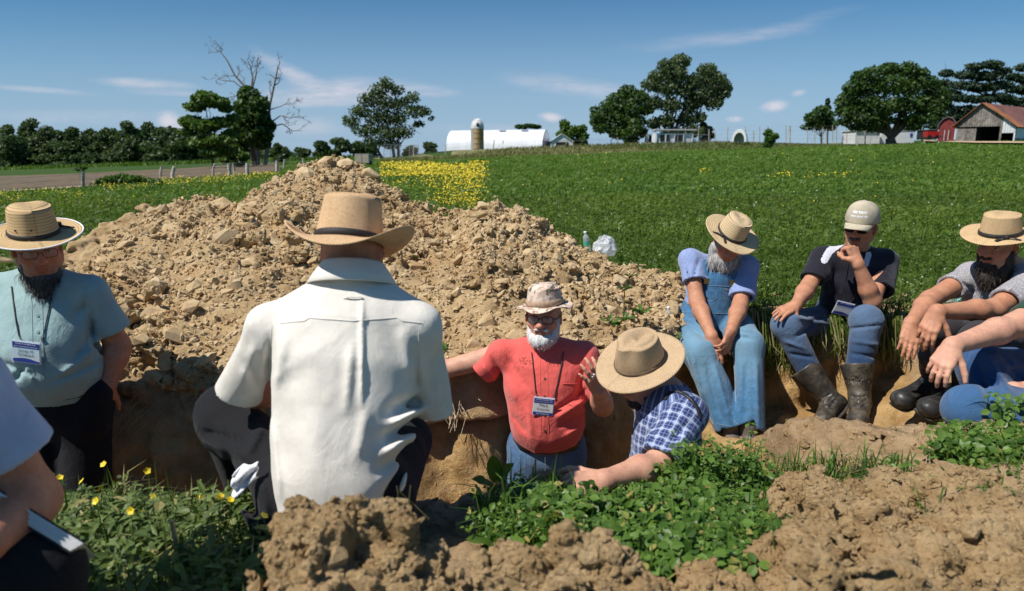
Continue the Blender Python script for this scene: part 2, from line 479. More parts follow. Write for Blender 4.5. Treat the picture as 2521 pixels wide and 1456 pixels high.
def field_z(x, y):
    x = np.asarray(x, float); y = np.asarray(y, float)
    s = sst(5, 38, y)
    yy = np.minimum(y, 150); xx = np.clip(x, -115, 95)
    z = s*(0.0112*yy + 0.031*xx)
    z = z + 0.95*sst(84, 99, y)*sst(-22, -8, x)*(1-sst(25, 50, x))
    z = z - sst(170, 300, y)*1.4*sst(-5, 30, x)
    return z


def land_z(x, y):
    """ground height for things that stand round the pit (outside the dug part)"""
    return base_g(np.asarray(x, float), np.asarray(y, float)) if np.all(np.asarray(y) < 4.6) else field_z(x, y)


# ------------------------------------------------------------------ ground round the pit, with the pit dug into it
t_ = Vol((-3.7, 0.55, -1.62), (4.3, 4.85, 0.46), 0.023)
x, y, z = t_.P((slice(None),)*3)
gz = base_g(x, y)
rough = 0.05*np.sin(5.1*x+1.3)+0.03*np.sin(11*x)+0.02*np.sin(23*x+7*z)
dp = np.maximum(near_y(x)+0.03*np.sin(7*x)-y+0.10*(0-z), y-far_y(x)-rough+0.34*np.maximum(0, -0.12-z)-0.02)
air = np.maximum(dp, pit_floor(x, y)-z)
t_.g = np.maximum((z-gz)*0.9, -air).astype(np.float32)
def soil_relief(P):
    a = fbm(P, 4.5, 3, 1)*0.035 + fbm(P, 17, 3, 5)*0.016
    f1, f2, v = cells(P*np.array((1, 1, 1.25), np.float32), 11, 2)
    top = sst(-0.35, -0.1, P[:, 2]); 
    c = (f1-0.45)*0.035*(0.35+0.65*top)
    right = sst(0.8, 1.2, P[:, 0])*sst(2.4, 2.0, P[:, 1])
    f3, f4, v3 = cells(P, 22, 4)
    wall = 1-top
    w = wall*(fbm(P*np.array((1, 1, 0.45), np.float32), 9, 4, 15)*0.075+(f3-0.4)*0.04*np.clip(0.4+vnoise(P, 4, 19), 0, 1))
    return a + c + (f3-0.4)*0.03*top + w + blocks(P, 14, 51)*0.03*top + right*fbm(P, 6, 3, 9)*0.05
t_.near(soil_relief, 0.09)
V, Q = t_.nets()
ground = tag(mesh_np('ground', V, Q, M_TOP), kind='structure')
_fn = np.cross(V[Q[:, 1]]-V[Q[:, 0]], V[Q[:, 2]]-V[Q[:, 0]]); GFN = _fn/np.maximum(1e-12, np.linalg.norm(_fn, axis=1))[:, None]; GFC = V[Q].mean(1)
del t_, x, y, z, gz, dp, air, rough

# ------------------------------------------------------------------ dirt pile behind the pit
CREST = [(-60, 706, 4.2), (150, 645, 4.2), (195, 590, 4.4), (230, 552, 4.6), (350, 500, 5.0), (420, 482, 5.15), (480, 464, 5.2), (545, 468, 5.2), (580, 484, 5.25), (640, 460, 5.4),
         (720, 405, 5.65), (800, 385, 5.75), (870, 394, 5.75), (925, 414, 5.7), (950, 445, 5.6), (1010, 482, 5.4), (1060, 512, 5.25), (1105, 528, 5.1), (1150, 506, 5.0), (1185, 476, 4.95), (1210, 468, 4.95),
         (1270, 502, 4.95), (1400, 582, 4.85), (1520, 634, 4.7), (1600, 650, 4.6), (1690, 672, 4.5), (1760, 740, 4.4)]
_c = np.array([W(*q) for q in CREST]); _c[:, 2] -= 0.03
PCX = np.concatenate([[-3.6], _c[:, 0], [1.75]]); PCY = np.concatenate([[4.0], _c[:, 1], [4.4]]); PCZ = np.concatenate([[0.02], _c[:, 2], [-0.06]])


def pile_h(x, y):
    cy = np.interp(x, PCX, PCY); cz = np.interp(x, PCX, PCZ); fy = np.interp(x, FARX, FARY)-0.04
    fy = np.minimum(fy, cy-0.45)
    t = (y-fy)/(cy-fy)
    z0 = 0.0
    prof = np.clip(t, -1, 1); prof = prof*(1.12-0.12*prof)
    front = z0+(cz-z0)*np.where(t < 0, 0.3*t, prof)
    back = cz-(y-cy)*0.75
    h = np.minimum(np.where(y < cy, front, back), 5)
    return h


p_ = Vol((-3.6, 2.9, -0.28), (1.75, 7.2, 1.12), 0.0165)
x, y, z = p_.P((slice(None),)*3)
p_.g = np.maximum((z-pile_h(x, y))*0.78, far_y(x)+0.02+0.04*np.sin(6.1*x)+0.02*np.sin(17*x)-y+0.25*(z+0.02)).astype(np.float32)
def pile_relief(P):
    a = fbm(P, 2.4, 3, 21)*0.07
    f1, f2, v = cells(P*np.array((0.8, 0.95, 1.4), np.float32)+0.05*fbm(P, 5, 2, 3)[:, None], 6.5, 6)
    big = (f1-0.42)*0.15*(0.25+1.1*np.clip(fbm(P, 1.1, 2, 31)+0.25, 0, 1))
    f3, f4, v3 = cells(P*np.array((0.85, 0.9, 1.3), np.float32)+0.02*fbm(P, 9, 2, 13)[:, None], 16, 8)
    sm = (f3-0.42)*0.066*(v3*0.9+0.4)
    b = fbm(P, 14, 3, 25)*0.028
    smoothp = sst(0.25, 0.5, vnoise(P, 1.3, 41))*0.75          # a few patches of fine loose soil
    bl = blocks(P*np.array((0.85, 0.9, 1.3), np.float32), 9, 43)*0.055*np.clip(0.6+vnoise(P, 1.7, 45), 0.1, 1.3)+blocks(P, 21, 47)*0.026
    return a + (big*0.7+sm*0.6+b+bl)*(1-smoothp)
p_.near(pile_relief, 0.12)
V, Q = p_.nets()
pile = thing('dirt_pile', 'long heap of crumbly tan soil along the back edge of the pit', 'dirt pile', (-0.5, 4.6, 0))
ORG_PILE = (-0.5, 4.6, 0)
pile_soil = mesh_np('soil', V, Q, M_PILE, pile, ORG_PILE)
del p_, x, y, z
PV = V.copy()
# surface samples of the pile that face the viewer
fn = np.cross(V[Q[:, 1]]-V[Q[:, 0]], V[Q[:, 2]]-V[Q[:, 0]])
PFN = fn/np.maximum(1e-12, np.linalg.norm(fn, axis=1))[:, None]; PFC = V[Q].mean(1)


def ico(sub=1):
    import bmesh
    bm = bmesh.new(); bmesh.ops.create_icosphere(bm, subdivisions=sub, radius=1.0)
    v = np.array([q.co[:] for q in bm.verts]); f = np.array([[w.index for w in q.verts] for q in bm.faces]); bm.free(); return v, f


ICO0, ICO1, ICO2 = ico(1), ico(2), ico(3)


def clod_shape(seed, base, amp=0.38, flat=0.7):
    """an angular broken lump: the hull of a few points"""
    import bmesh
    r = np.random.default_rng(seed); n = 11 if len(base[0]) < 20 else 22
    p = norm_rows(r.normal(size=(n, 3)))*r.uniform(0.72, 1.08, (n, 1))*np.array((1, r.uniform(0.62, 0.95), flat*r.uniform(0.75, 1.2)))
    bm = bmesh.new(); [bm.verts.new(q) for q in p]; bmesh.ops.convex_hull(bm, input=bm.verts)
    bmesh.ops.delete(bm, geom=[v for v in bm.verts if not v.link_faces], context='VERTS'); bm.verts.index_update(); bm.normal_update()
    v = np.array([q.co[:] for q in bm.verts]); f = np.array([[w.index for w in q.verts] for q in bm.faces]); bm.free(); return v, f


def rot_to(n, a):
    """a frame with z along n, spun by a"""
    n = norm(n); t = norm(np.cross(n, (0.31, 0.9, 0.12))); s = np.cross(n, t)
    return np.stack([math.cos(a)*t+math.sin(a)*s, -math.sin(a)*t+math.cos(a)*s, n], 1)


CLODM = []
for i in range(10):
    v, f = clod_shape(50+i, ICO1, 0.30, 0.62)
    me_o = mesh_np('clod', v, f, M_CLOD, smooth=False); CLODM.append(me_o.data); bpy.data.objects.remove(me_o)
rr = np.random.default_rng(5)
ok = np.nonzero((PFN[:, 1] < 0.25) & (PFN[:, 2] > 0.05) & (PFC[:, 2] > -0.1) & (PFC[:, 0] > -2.6) & (PFC[:, 0] < 1.25))[0]
pick = rr.choice(ok, 268, replace=False)
for i, q in enumerate(pick):
    s = 0.024+0.055*rr.random()**2.2
    c = PFC[q]+PFN[q]*s*0.12
    o = bpy.data.objects.new('clod', CLODM[i % 10]); COL.objects.link(o); o.parent = pile
    R = rot_to(PFN[q]+0.5*rr.normal(size=3)*0.5, rr.uniform(0, 6.28))
    Mx = Matrix(R.tolist()).to_4x4(); sc = Matrix.Diagonal((s*rr.uniform(0.9, 1.5), s, s*rr.uniform(0.7, 1.1), 1))
    o.matrix_local = Matrix.Translation(tuple(c-np.array(ORG_PILE))) @ Mx @ sc


_px, _py, _pd = proj(PV)
def pile_at(dx, dy):
    m = np.hypot(_px-dx, _py-dy) < 5
    return PV[m][np.argmin(_pd[m])] if m.any() else None


for i, (dx, dy, w, hgt) in enumerate([(1200, 790, 32, 36), (612, 556, 46, 20), (383, 672, 24, 18), (905, 425, 34, 18), (1185, 530, 26, 14), (435, 880, 40, 26), (400, 770, 44, 24), (545, 500, 40, 14), (520, 475, 46, 9), (750, 425, 36, 16), (1260, 560, 26, 14), (1065, 600, 28, 16), (700, 500, 30, 14), (1020, 655, 30, 20), (345, 835, 34, 22), (470, 760, 32, 20),
                                (560, 720, 30, 18), (620, 640, 30, 14), (1235, 690, 30, 18), (1300, 620, 24, 14), (1440, 690, 26, 14), (1120, 720, 30, 20), (1090, 800, 28, 18), (1160, 850, 30, 18), (310, 600, 30, 14), (260, 640, 30, 16), (420, 560, 34, 16), (1210, 480, 22, 18), (1190, 500, 22, 14), (800, 395, 30, 12)]):
    p = pile_at(dx, dy)
    if p is None: continue
    k = FPX/np.hypot(p[1], p[2]-CAMZ)*2521/1024; o = bpy.data.objects.new('clod', CLODM[(i*3) % 10]); COL.objects.link(o); o.parent = pile
    o.matrix_local = Matrix.Translation(tuple(p-np.array(ORG_PILE))) @ Matrix.Rotation(0.25*math.sin(i*2.3)-0.2, 4, 'Y') @ Matrix.Rotation(0.5+0.3*math.sin(i), 4, 'X') @ Matrix.Diagonal((w/k, 0.75*w/k, 1.35*hgt/k, 1))


def scatter(base_shapes, pts, nrms, sizes, seed, sink=0.2, elong=1.5):
    r = np.random.default_rng(seed); A = Acc()
    Vs, Fs, n = [], [], 0
    for i in range(len(pts)):
        v, f = base_shapes[i % len(base_shapes)]
        R = rot_to(nrms[i]+0.5*r.normal(size=3), r.uniform(0, 6.28))
        w = (v*np.array((r.uniform(0.8, elong), 1, r.uniform(0.6, 1.0)))*sizes[i]) @ R.T + pts[i]+nrms[i]*sizes[i]*(-sink)
        Vs.append(w); Fs.append(f+n); n += len(v)
    return np.concatenate(Vs), np.concatenate(Fs)


CRUMB = [clod_shape(80+i, ICO0, 0.35, 0.75) for i in range(12)]
pick = rr.choice(ok, 30000)
V, F = scatter(CRUMB, PFC[pick]+rr.normal(size=(30000, 3))*0.008, PFN[pick], 0.006+0.020*rr.random(30000)**1.7, 3)
tag(mesh_np('crumbs', V, F, M_CLOD, pile, ORG_PILE, smooth=False), kind='stuff')

# loose crumbs on the ledge, the shelf and the bare ground
_ok = np.nonzero((GFN[:, 2] > 0.15) & (GFC[:, 2] > -0.62) & (GFC[:, 0] > 0.6) & (GFC[:, 1] > 1.2))[0]; _w = np.where((GFC[_ok, 1] < 2.75) & (GFC[_ok, 0] < 3), 1.0, 0.10); _k = rr.choice(_ok, 5200, p=_w/_w.sum())
V, F = scatter(CRUMB, GFC[_k], GFN[_k], 0.004+0.020*rr.random(5200)**2.6, 33)
tag(mesh_np('soil_crumbs', V, F, M_NEAR, smooth=False), 'loose soil crumbs on the bare ground by the boots', 'soil', kind='stuff')
_ok = np.nonzero((np.abs(GFN[:, 2]) < 0.75) & (GFC[:, 2] < -0.05) & (GFC[:, 1] > 2.7))[0]; _k = rr.choice(_ok, 6000)
V, F = scatter(CRUMB, GFC[_k], GFN[_k], 0.004+0.024*rr.random(6000)**2.2, 34, 0.35)
tag(mesh_np('wall_crumbs', V, F, M_TOP, smooth=False), 'small clods sticking out of the pit walls', 'soil', kind='stuff')

# ------------------------------------------------------------------ soil mounds close to the camera
def mound(name, label, blobs, h, seed, crumbs, cat='soil mound'):
    blobs = [(W(dx, dy, D), r) for dx, dy, D, r in blobs]
    P = np.array([b[0] for b in blobs]); R = max(np.max(b[1]) for b in blobs)
    lo, hi = P.min(0)-R*1.6, P.max(0)+R*1.35; lo[2] = -0.18; org = (float(P[:, 0].mean()), float(P[:, 1].mean()), 0.0)
    v = Vol(lo, hi, h)
    for c, r in blobs:
        r = np.broadcast_to(r, 3)
        v.ell(c-np.array((0, 0, r[2]*0.55)), np.eye(3), r, 0.03)
        v.cap(c-np.array((0, 0, r[2]*0.6)), (c[0], c[1]-0.02, -0.1), min(r[0], r[1])*0.9, min(r[0], r[1])*1.35, 0.05)
    def rel(P):
        f1, f2, w = cells(P+0.02*fbm(P, 8, 2, seed)[:, None], 15, seed); f3, f4, w3 = cells(P, 38, seed+1)
        return fbm(P, 5, 3, seed)*0.05+(f1-0.42)*0.03*(0.4+w)+fbm(P, 22, 3, seed+2)*0.022+(f3-0.42)*0.014*(0.3+w3)+blocks(P, 11, seed+31)*0.050*np.clip(0.6+vnoise(P, 4, seed), 0.1, 1.3)+blocks(P, 27, seed+33)*0.018
    v.near(rel, 0.08)
    V, Q = v.nets()
    th = thing(name, label, cat, org)
    mesh_np('soil', V, Q, M_NEAR, th, org)
    fn = np.cross(V[Q[:, 1]]-V[Q[:, 0]], V[Q[:, 2]]-V[Q[:, 0]]); fn /= np.maximum(1e-12, np.linalg.norm(fn, axis=1))[:, None]; fc = V[Q].mean(1)
    r = np.random.default_rng(seed); ok = np.nonzero((fn[:, 2] > 0.1) & (fc[:, 2] > -0.02))[0]
    k = r.choice(ok, crumbs)
    V, F = scatter([clod_shape(120+i, ICO1, 0.3, 0.8) for i in range(6)], fc[k], fn[k], 0.0025+0.010*r.random(crumbs)**2.2, seed, 0.1)
    tag(mesh_np('crumbs', V, F, M_NEAR, th, org, smooth=False), kind='stuff')
    for q in r.choice(ok, 20):
        s = 0.012+0.018*r.random(); o = bpy.data.objects.new('clod', CLODM[int(q) % 10]); COL.objects.link(o); o.parent = th
        o.matrix_local = Matrix.Translation(tuple(fc[q]-np.array(org))) @ Matrix(rot_to(fn[q], r.uniform(0, 6)).tolist()).to_4x4() @ Matrix.Scale(s, 4)
        o.data = CLODM[int(q) % 10]; o.material_slots[0].link = 'OBJECT'; o.material_slots[0].material = M_NEAR
    return th


mound('soil_mound', 'blurred brown soil mound close to the camera behind the seated man in cream', [(755, 1310, 1.12, (0.075, 0.08, 0.09)), (715, 1345, 1.10, (0.05, 0.06, 0.07)), (845, 1262, 1.12, (0.042, 0.04, 0.026)), (875, 1300, 1.13, (0.06, 0.06, 0.06)), (965, 1335, 1.13, (0.06, 0.06, 0.055)), (1045, 1400, 1.12, (0.05, 0.05, 0.05)), (800, 1440, 1.03, (0.11, 0.09, 0.06)), (950, 1460, 1.03, (0.12, 0.09, 0.06))], 0.0078, 3, 4500)
mound('soil_mound', 'round topped clod mound close to the camera in front of the clover', [(1245, 1375, 1.12, (0.040, 0.05, 0.055)), (1392, 1312, 1.12, (0.058, 0.06, 0.075)), (1440, 1370, 1.10, (0.05, 0.05, 0.05)), (1330, 1440, 1.06, (0.09, 0.08, 0.05)), (1490, 1455, 1.08, (0.07, 0.07, 0.04)), (1180, 1450, 1.04, (0.07, 0.07, 0.04))], 0.0078, 7, 4200)
mound('soil_mound', 'wide crumbly brown soil mound at the camera side to the right of the clover', [(2010, 1225, 1.75, (0.14, 0.10, 0.06)), (2200, 1215, 1.8, (0.17, 0.1, 0.07)), (2350, 1205, 1.78, (0.13, 0.1, 0.08)), (1975, 1315, 1.55, (0.08, 0.1, 0.05)), (2150, 1310, 1.5, (0.2, 0.12, 0.05)), (2400, 1310, 1.5, (0.22, 0.12, 0.05)), (2010, 1405, 1.3, (0.14, 0.1, 0.05)), (2250, 1400, 1.3, (0.18, 0.1, 0.05)), (2480, 1400, 1.3, (0.18, 0.1, 0.05)), (1780, 1455, 1.22, (0.14, 0.08, 0.04)), (1990, 1385, 1.12, (0.055, 0.05, 0.04)), (2200, 1450, 1.1, (0.17, 0.08, 0.04))], 0.0098, 13, 9000)

# ------------------------------------------------------------------ fields out to the horizon
def grid_mesh(xs, ys, zf, hole=None):
    X, Y = np.meshgrid(xs, ys, indexing='ij'); Z = zf(X, Y); V = np.stack([X, Y, Z], -1).reshape(-1, 3)
    nx, ny = len(xs), len(ys); i, j = np.meshgrid(np.arange(nx-1), np.arange(ny-1), indexing='ij')
    Q = np.stack([i*ny+j, (i+1)*ny+j, (i+1)*ny+j+1, i*ny+j+1], -1).reshape(-1, 4)
    if hole is not None:
        c = V[Q].mean(1); Q = Q[~hole(c[:, 0], c[:, 1])]
    return V, Q


def fieldmat():
    m, n, b = material('meadow_ground'); P = n.pos(); x, y, z = n.sep(P)
    f = n.noise(P, 0.35, 5, 0.6); f2 = n.noise(P, 6.0, 6, 0.7)
    c = n.mix(n.ramp(f2, 0.3, 0.7), (0.022, 0.050, 0.009), (0.060, 0.115, 0.020))
    c = n.mix(n.math('MULTIPLY', n.ramp(f, 0.4, 0.7), 0.4), c, (0.070, 0.125, 0.022))
    n.put(b.inputs['Base Color'], c); b.inputs['Roughness'].default_value = 0.9; b.inputs['Specular IOR Level'].default_value = 0.1
    n.put(b.inputs['Normal'], n.bump(n.noise(P, 22, 5, 0.7), 1.0, 0.05)); return m


M_FIELD = fieldmat()
xs = np.concatenate([[-1500, -700, -400, -240, -170], np.arange(-130, -40, 10), np.arange(-40, -6, 2.0), np.arange(-6, 6.01, 0.5), np.arange(8, 40, 2.0), np.arange(40, 131, 10), [170, 240, 400, 700, 1500]])
ys = np.concatenate([np.arange(-6, 0.6, 1.0), [0.6], np.arange(1, 12, 0.5), np.arange(12, 60, 2.0), np.arange(60, 110, 2.0), np.arange(110, 171, 5.0), [190, 230, 300, 450, 800, 1600]])
V, Q = grid_mesh(xs, ys, lambda X, Y: field_z(X, Y)-0.012, lambda a, b: (a > -3.5) & (a < 4.0) & (b > 0.6) & (b < 4.5))
tag(mesh_np('field', V, Q, M_FIELD), kind='structure')
# ploughed field beyond the fence on the left, its verge and the far meadow strip
def strip(name, pts_near, pts_far, mat, lift, nseg=24, rows=10):
    a = np.array(pts_near, float); b = np.array(pts_far, float)
    t = np.linspace(0, 1, nseg); ta = np.linspace(0, 1, len(a)); tb = np.linspace(0, 1, len(b))
    A = np.stack([np.interp(t, ta, a[:, i]) for i in range(2)], -1); B = np.stack([np.interp(t, tb, b[:, i]) for i in range(2)], -1)
    s = np.linspace(0, 1, rows); P = A[:, None]*(1-s)[None, :, None]+B[:, None]*s[None, :, None]
    Z = field_z(P[..., 0], P[..., 1])+lift; V = np.concatenate([P, Z[..., None]], -1).reshape(-1, 3)
    i, j = np.meshgrid(np.arange(nseg-1), np.arange(rows-1), indexing='ij')
    Q = np.stack([i*rows+j, (i+1)*rows+j, (i+1)*rows+j+1, i*rows+j+1], -1).reshape(-1, 4)
    return tag(mesh_np(name, V, Q, mat), kind='structure')


def gpv(dx, dy):
    """the same for many places at once"""
    px, py = np.asarray(dx)*1024/2521, np.asarray(dy)*1024/2521; u = (px-512)/FPX; w = -(py-295.5)/FPX; c, s = math.cos(TILT), math.sin(TILT)
    d = np.stack([u, c+s*w, -s+c*w], -1); t = np.full(len(d), 4.0); live = np.ones(len(d), bool)
    for _ in range(1200):
        p = d*t[:, None]; p[:, 2] += CAMZ; live &= ~((p[:, 2] < field_z(p[:, 0], p[:, 1])) | (t > 400))
        if not live.any(): break
        t = np.where(live, t*1.004, t)
    p = d*t[:, None]; p[:, 2] += CAMZ; return p


def gp(dx, dy):
    """the point of the field surface seen at a place of the photograph"""
    d = ray(dx, dy); t = 4.0
    for _ in range(4000):
        p = np.array((0, 0, CAMZ))+d*t
        if p[2] < field_z(p[0], p[1]) or t > 400: break
        t += 0.004*t
    return p


m, n, b = material('ploughed_soil'); P = n.pos()
c = n.mix(n.ramp(n.noise(P, 1.2, 6, 0.7), 0.3, 0.7), (0.105, 0.072, 0.040), (0.20, 0.145, 0.085))
c = n.mix(n.math('MULTIPLY', n.ramp(n.noise(P, 0.12, 4, 0.6), 0.5, 0.7), 0.3), c, (0.12, 0.12, 0.05))
n.put(b.inputs['Base Color'], c); b.inputs['Roughness'].default_value = 0.95; n.put(b.inputs['Normal'], n.bump(n.noise(P, 3, 6, 0.7), 1.0, 0.2)); M_PLOUGH = m
M_TRACK = soilmat('track_soil', (0.50, 0.41, 0.29), (0.43, 0.34, 0.23), (0.33, 0.25, 0.16), ofac=0.1)
M_DRY = plain('dry_grass_soil', (0.17, 0.16, 0.06), 0.95, 0.5, 1.2, 1.0, 12, bdist=0.05)
M_GRAVEL = plain('drive_gravel', (0.50, 0.36, 0.21), 0.95, 0.2, 1.5, 0.8, 8, bdist=0.05)
FL = [gp(-120, 487), gp(60, 474), gp(200, 465), gp(425, 447), (gp(560, 437)), gp(690, 425)]
PF = [gp(-120, 438), gp(60, 433), gp(200, 428), gp(425, 417), gp(560, 408), gp(690, 402)]
strip('plowed_field', [p[:2] for p in FL], [p[:2] for p in PF], M_PLOUGH, 0.05)
strip('path', [p[:2] - np.array((0.5, 4.0)) for p in FL], [p[:2]-np.array((0.05, 0.15)) for p in FL], M_TRACK, 0.075, rows=3)
VG = [gp(940, 401), gp(1100, 394), gp(1260, 386), gp(1500, 377), gp(1850, 366), gp(2100, 360), gp(2260, 357)]
VF = [gp(900, 384), gp(1100, 372), gp(1260, 368), gp(1500, 360), gp(1850, 352), gp(2100, 349), gp(2250, 349)]
strip('verge', [p[:2] for p in VG], [p[:2]+np.array((0, 6)) for p in VF], M_DRY, 0.04)
DR = [(2275, 351), (2330, 354), (2400, 358), (2521, 360), (2640, 361)]
strip('drive', [gp(a, b_)[:2] for a, b_ in DR], [gp(a, b_-7)[:2] + np.array((1.5, 9)) for a, b_ in DR], M_GRAVEL, 0.24)
print('land', round(time.time()-T0, 1))
# ------------------------------------------------------------------ cloth, skin, straw materials
def clothmat(name, base, kind='plain', rough=0.85, c2=None, weave=900.0, sheen=0.2, crease=0.24):
    m, n, b = material(name); uv = n.attr('cuv', 'Vector'); u, v, _ = n.sep(uv); P = n.pos()
    big = n.noise(P, 9, 4, 0.6); fin = n.noise(uv, 420, 3, 0.6)
    c = n.mix(n.ramp(big, 0.3, 0.7), tuple(x*0.90 for x in base), tuple(min(1, x*1.06) for x in base))
    if kind == 'denim':
        tw = n.math('SINE', n.math('MULTIPLY', n.math('ADD', u, v), 1500))
        f = n.ramp(n.math('ADD', n.math('MULTIPLY', n.noise(uv, 30, 5, 0.7), 0.6), n.math('MULTIPLY', fin, 0.4)), 0.33, 0.68)
        c = n.mix(f, tuple(x*0.62 for x in base), tuple(min(1, x*1.35) for x in base))
        c = n.mix(n.math('MULTIPLY', n.attr('fade'), 0.75), c, c2 or (0.30, 0.42, 0.55))
        c = n.mix(n.math('MULTIPLY', n.ramp(n.noise(P, 5, 4, 0.6), 0.5, 0.75), 0.18), c, (0.30, 0.26, 0.18))
    elif kind == 'chambray':
        c = n.mix(n.ramp(n.noise(n.vmath('MULTIPLY', uv, (1, 0.15, 1)), 500, 2, 0.5), 0.35, 0.65), tuple(x*0.8 for x in base), tuple(min(1, x*1.18) for x in base))
    elif kind == 'plaid':
        def band(t, per, wid, off=0.0):
            per = per*0.72
            w = n.math('FRACT', n.math('ADD', n.math('DIVIDE', t, per), 200.0+off))
            return n.math('MULTIPLY', n.ramp(w, 0.5-wid/2-0.04, 0.5-wid/2+0.02), n.ramp(w, 0.5+wid/2+0.04, 0.5+wid/2-0.02))
        navy, mid, wht = (0.018, 0.032, 0.115), (0.10, 0.15, 0.34), (0.62, 0.66, 0.74)
        wu, wv = band(u, 0.052, 0.44), band(v, 0.052, 0.44)
        c = n.mix(n.math('MULTIPLY', n.math('ADD', wu, wv), 0.5), navy, mid)
        c = n.mix(n.math('MULTIPLY', n.math('MULTIPLY', wu, wv), 0.75), c, (0.30, 0.37, 0.55))
        lu, lv = band(u, 0.052, 0.10, 0.0), band(v, 0.052, 0.10, 0.0); l2 = n.math('MAXIMUM', band(u, 0.052, 0.05, 0.5), band(v, 0.052, 0.05, 0.5))
        c = n.mix(n.math('MULTIPLY', n.math('MAXIMUM', lu, lv), 0.55), c, wht)
        c = n.mix(n.math('MULTIPLY', l2, 0.5), c, (0.30, 0.36, 0.55))
    elif kind == 'dots':
        f1 = n.new('ShaderNodeTexVoronoi'); f1.inputs['Scale'].default_value = 150; n.put(f1.inputs['Vector'], uv)
        c = n.mix(n.ramp(f1.outputs['Distance'], 0.25, 0.45), (0.56, 0.54, 0.55), (0.30, 0.285, 0.30))
    elif kind == 'panel':
        c = n.mix(n.ramp(n.attr('fade'), 0.45, 0.55), base, c2)
    n.put(b.inputs['Base Color'], c); b.inputs['Roughness'].default_value = rough; b.inputs['Specular IOR Level'].default_value = 0.15
    b.inputs['Sheen Weight'].default_value = sheen; b.inputs['Sheen Roughness'].default_value = 0.5
    h = n.math('ADD', n.math('MULTIPLY', n.math('SINE', n.math('MULTIPLY', u, weave*6)), 0.05), n.math('ADD', n.math('MULTIPLY', n.noise(P, 38, 4, 0.55), 0.7), n.math('MULTIPLY', fin, 0.25)))
    cr = n.noise(n.vmath('MULTIPLY', P, (1, 1, 0.6)), 15, 4, 0.55, 0.9); rg = n.math('POWER', n.math('SUBTRACT', 1.0, n.math('ABSOLUTE', n.math('SUBTRACT', n.math('MULTIPLY', cr, 2.0), 1.0))), 4.0)
    n.put(b.inputs['Normal'], n.bump(h, 0.40, 0.006, n.bump(rg, crease, 0.009))); return m


def skinmat(name, base):
    m, n, b = material(name); P = n.pos()
    c = n.mix(1.0, n.mix(n.ramp(n.noise(P, 28, 5, 0.65), 0.3, 0.7), tuple(x*f for x, f in zip(base, (0.86, 0.80, 0.80))), tuple(x*f for x, f in zip(base, (1.08, 1.08, 1.06)))), n.attr('Col', 'Color'), 'MULTIPLY')
    c = n.mix(n.math('MULTIPLY', n.ramp(n.noise(P, 160, 3, 0.6), 0.54, 0.68), 0.32), c, tuple(x*0.50 for x in base))
    c = n.mix(n.math('MULTIPLY', n.ramp(n.noise(P, 11, 5, 0.65), 0.48, 0.72), 0.35), c, (base[0]*0.92, base[1]*0.66, base[2]*0.62))
    n.put(b.inputs['Base Color'], c); b.inputs['Roughness'].default_value = 0.56; b.inputs['Specular IOR Level'].default_value = 0.3
    b.inputs['Subsurface Weight'].default_value = 0.12; b.inputs['Subsurface Radius'].default_value = (0.012, 0.004, 0.002); b.inputs['Subsurface Scale'].default_value = 0.6
    h = n.math('ADD', n.math('MULTIPLY', n.noise(P, 260, 4, 0.6), 0.5), n.math('MULTIPLY', n.noise(n.vmath('MULTIPLY', P, (1, 1, 0.4)), 70, 4, 0.6), 0.6))
    n.put(b.inputs['Normal'], n.bump(h, 0.35, 0.004)); return m


def strawmat(name, dark, light, kind='weave', scale=1.0, holes=0.0):
    m, n, b = material(name); uv = n.attr('cuv', 'Vector'); u, v, w = n.sep(uv); P = n.pos()
    jit = n.math('MULTIPLY', n.math('SUBTRACT', n.noise(P, 60, 3, 0.6), 0.5), 0.004)
    if kind == 'braid':
        per = 0.0125*scale
        row = n.math('FRACT', n.math('ADD', n.math('DIVIDE', n.math('ADD', v, n.math('MULTIPLY', jit, 0.4)), per), 100.0))
        zig = n.math('ABSOLUTE', n.math('SUBTRACT', row, 0.5))
        st = n.math('SINE', n.math('MULTIPLY', n.math('ADD', u, n.math('MULTIPLY', zig, per*1.6)), 6.283/(0.0062*scale)))
        h = n.math('ADD', n.math('MULTIPLY', n.ramp(zig, 0.5, 0.30), 0.75), n.math('MULTIPLY', st, 0.22))
    else:
        pu = 6.283/(0.0072*scale); pv = 6.283/(0.0062*scale)
        vv = n.math('ADD', v, jit)
        odd = n.math('MULTIPLY', n.math('GREATER_THAN', n.math('SINE', n.math('MULTIPLY', vv, pv*0.5)), 0.0), 3.1416)
        h = n.math('ADD', n.math('MULTIPLY', n.math('MULTIPLY', n.math('SINE', n.math('ADD', n.math('MULTIPLY', u, pu), odd)), n.math('ABSOLUTE', n.math('SINE', n.math('MULTIPLY', vv, pv*0.5)))), 0.5), 0.5)
    f = n.math('ADD', n.math('MULTIPLY', h, 0.65 if kind == 'braid' else 0.36), n.math('MULTIPLY', n.noise(P, 170, 4, 0.75), 0.45 if kind == 'braid' else 0.72))
    c = n.mix(n.ramp(f, 0.25, 0.75), dark, light)
    c = n.mix(n.math('MULTIPLY', n.ramp(n.noise(P, 14, 4, 0.6), 0.45, 0.75), 0.25), c, tuple(x*0.62 for x in dark))
    n.put(b.inputs['Base Color'], c); b.inputs['Roughness'].default_value = 0.75; b.inputs['Specular IOR Level'].default_value = 0.25
    n.put(b.inputs['Normal'], n.bump(h, 0.7 if kind == 'braid' else 0.45, 0.0035))
    if holes:
        n.put(b.inputs['Alpha'], n.math('SUBTRACT', 1.0, n.math('MULTIPLY', n.math('LESS_THAN', h, holes), n.math('GREATER_THAN', w, 0.5))))
    return m


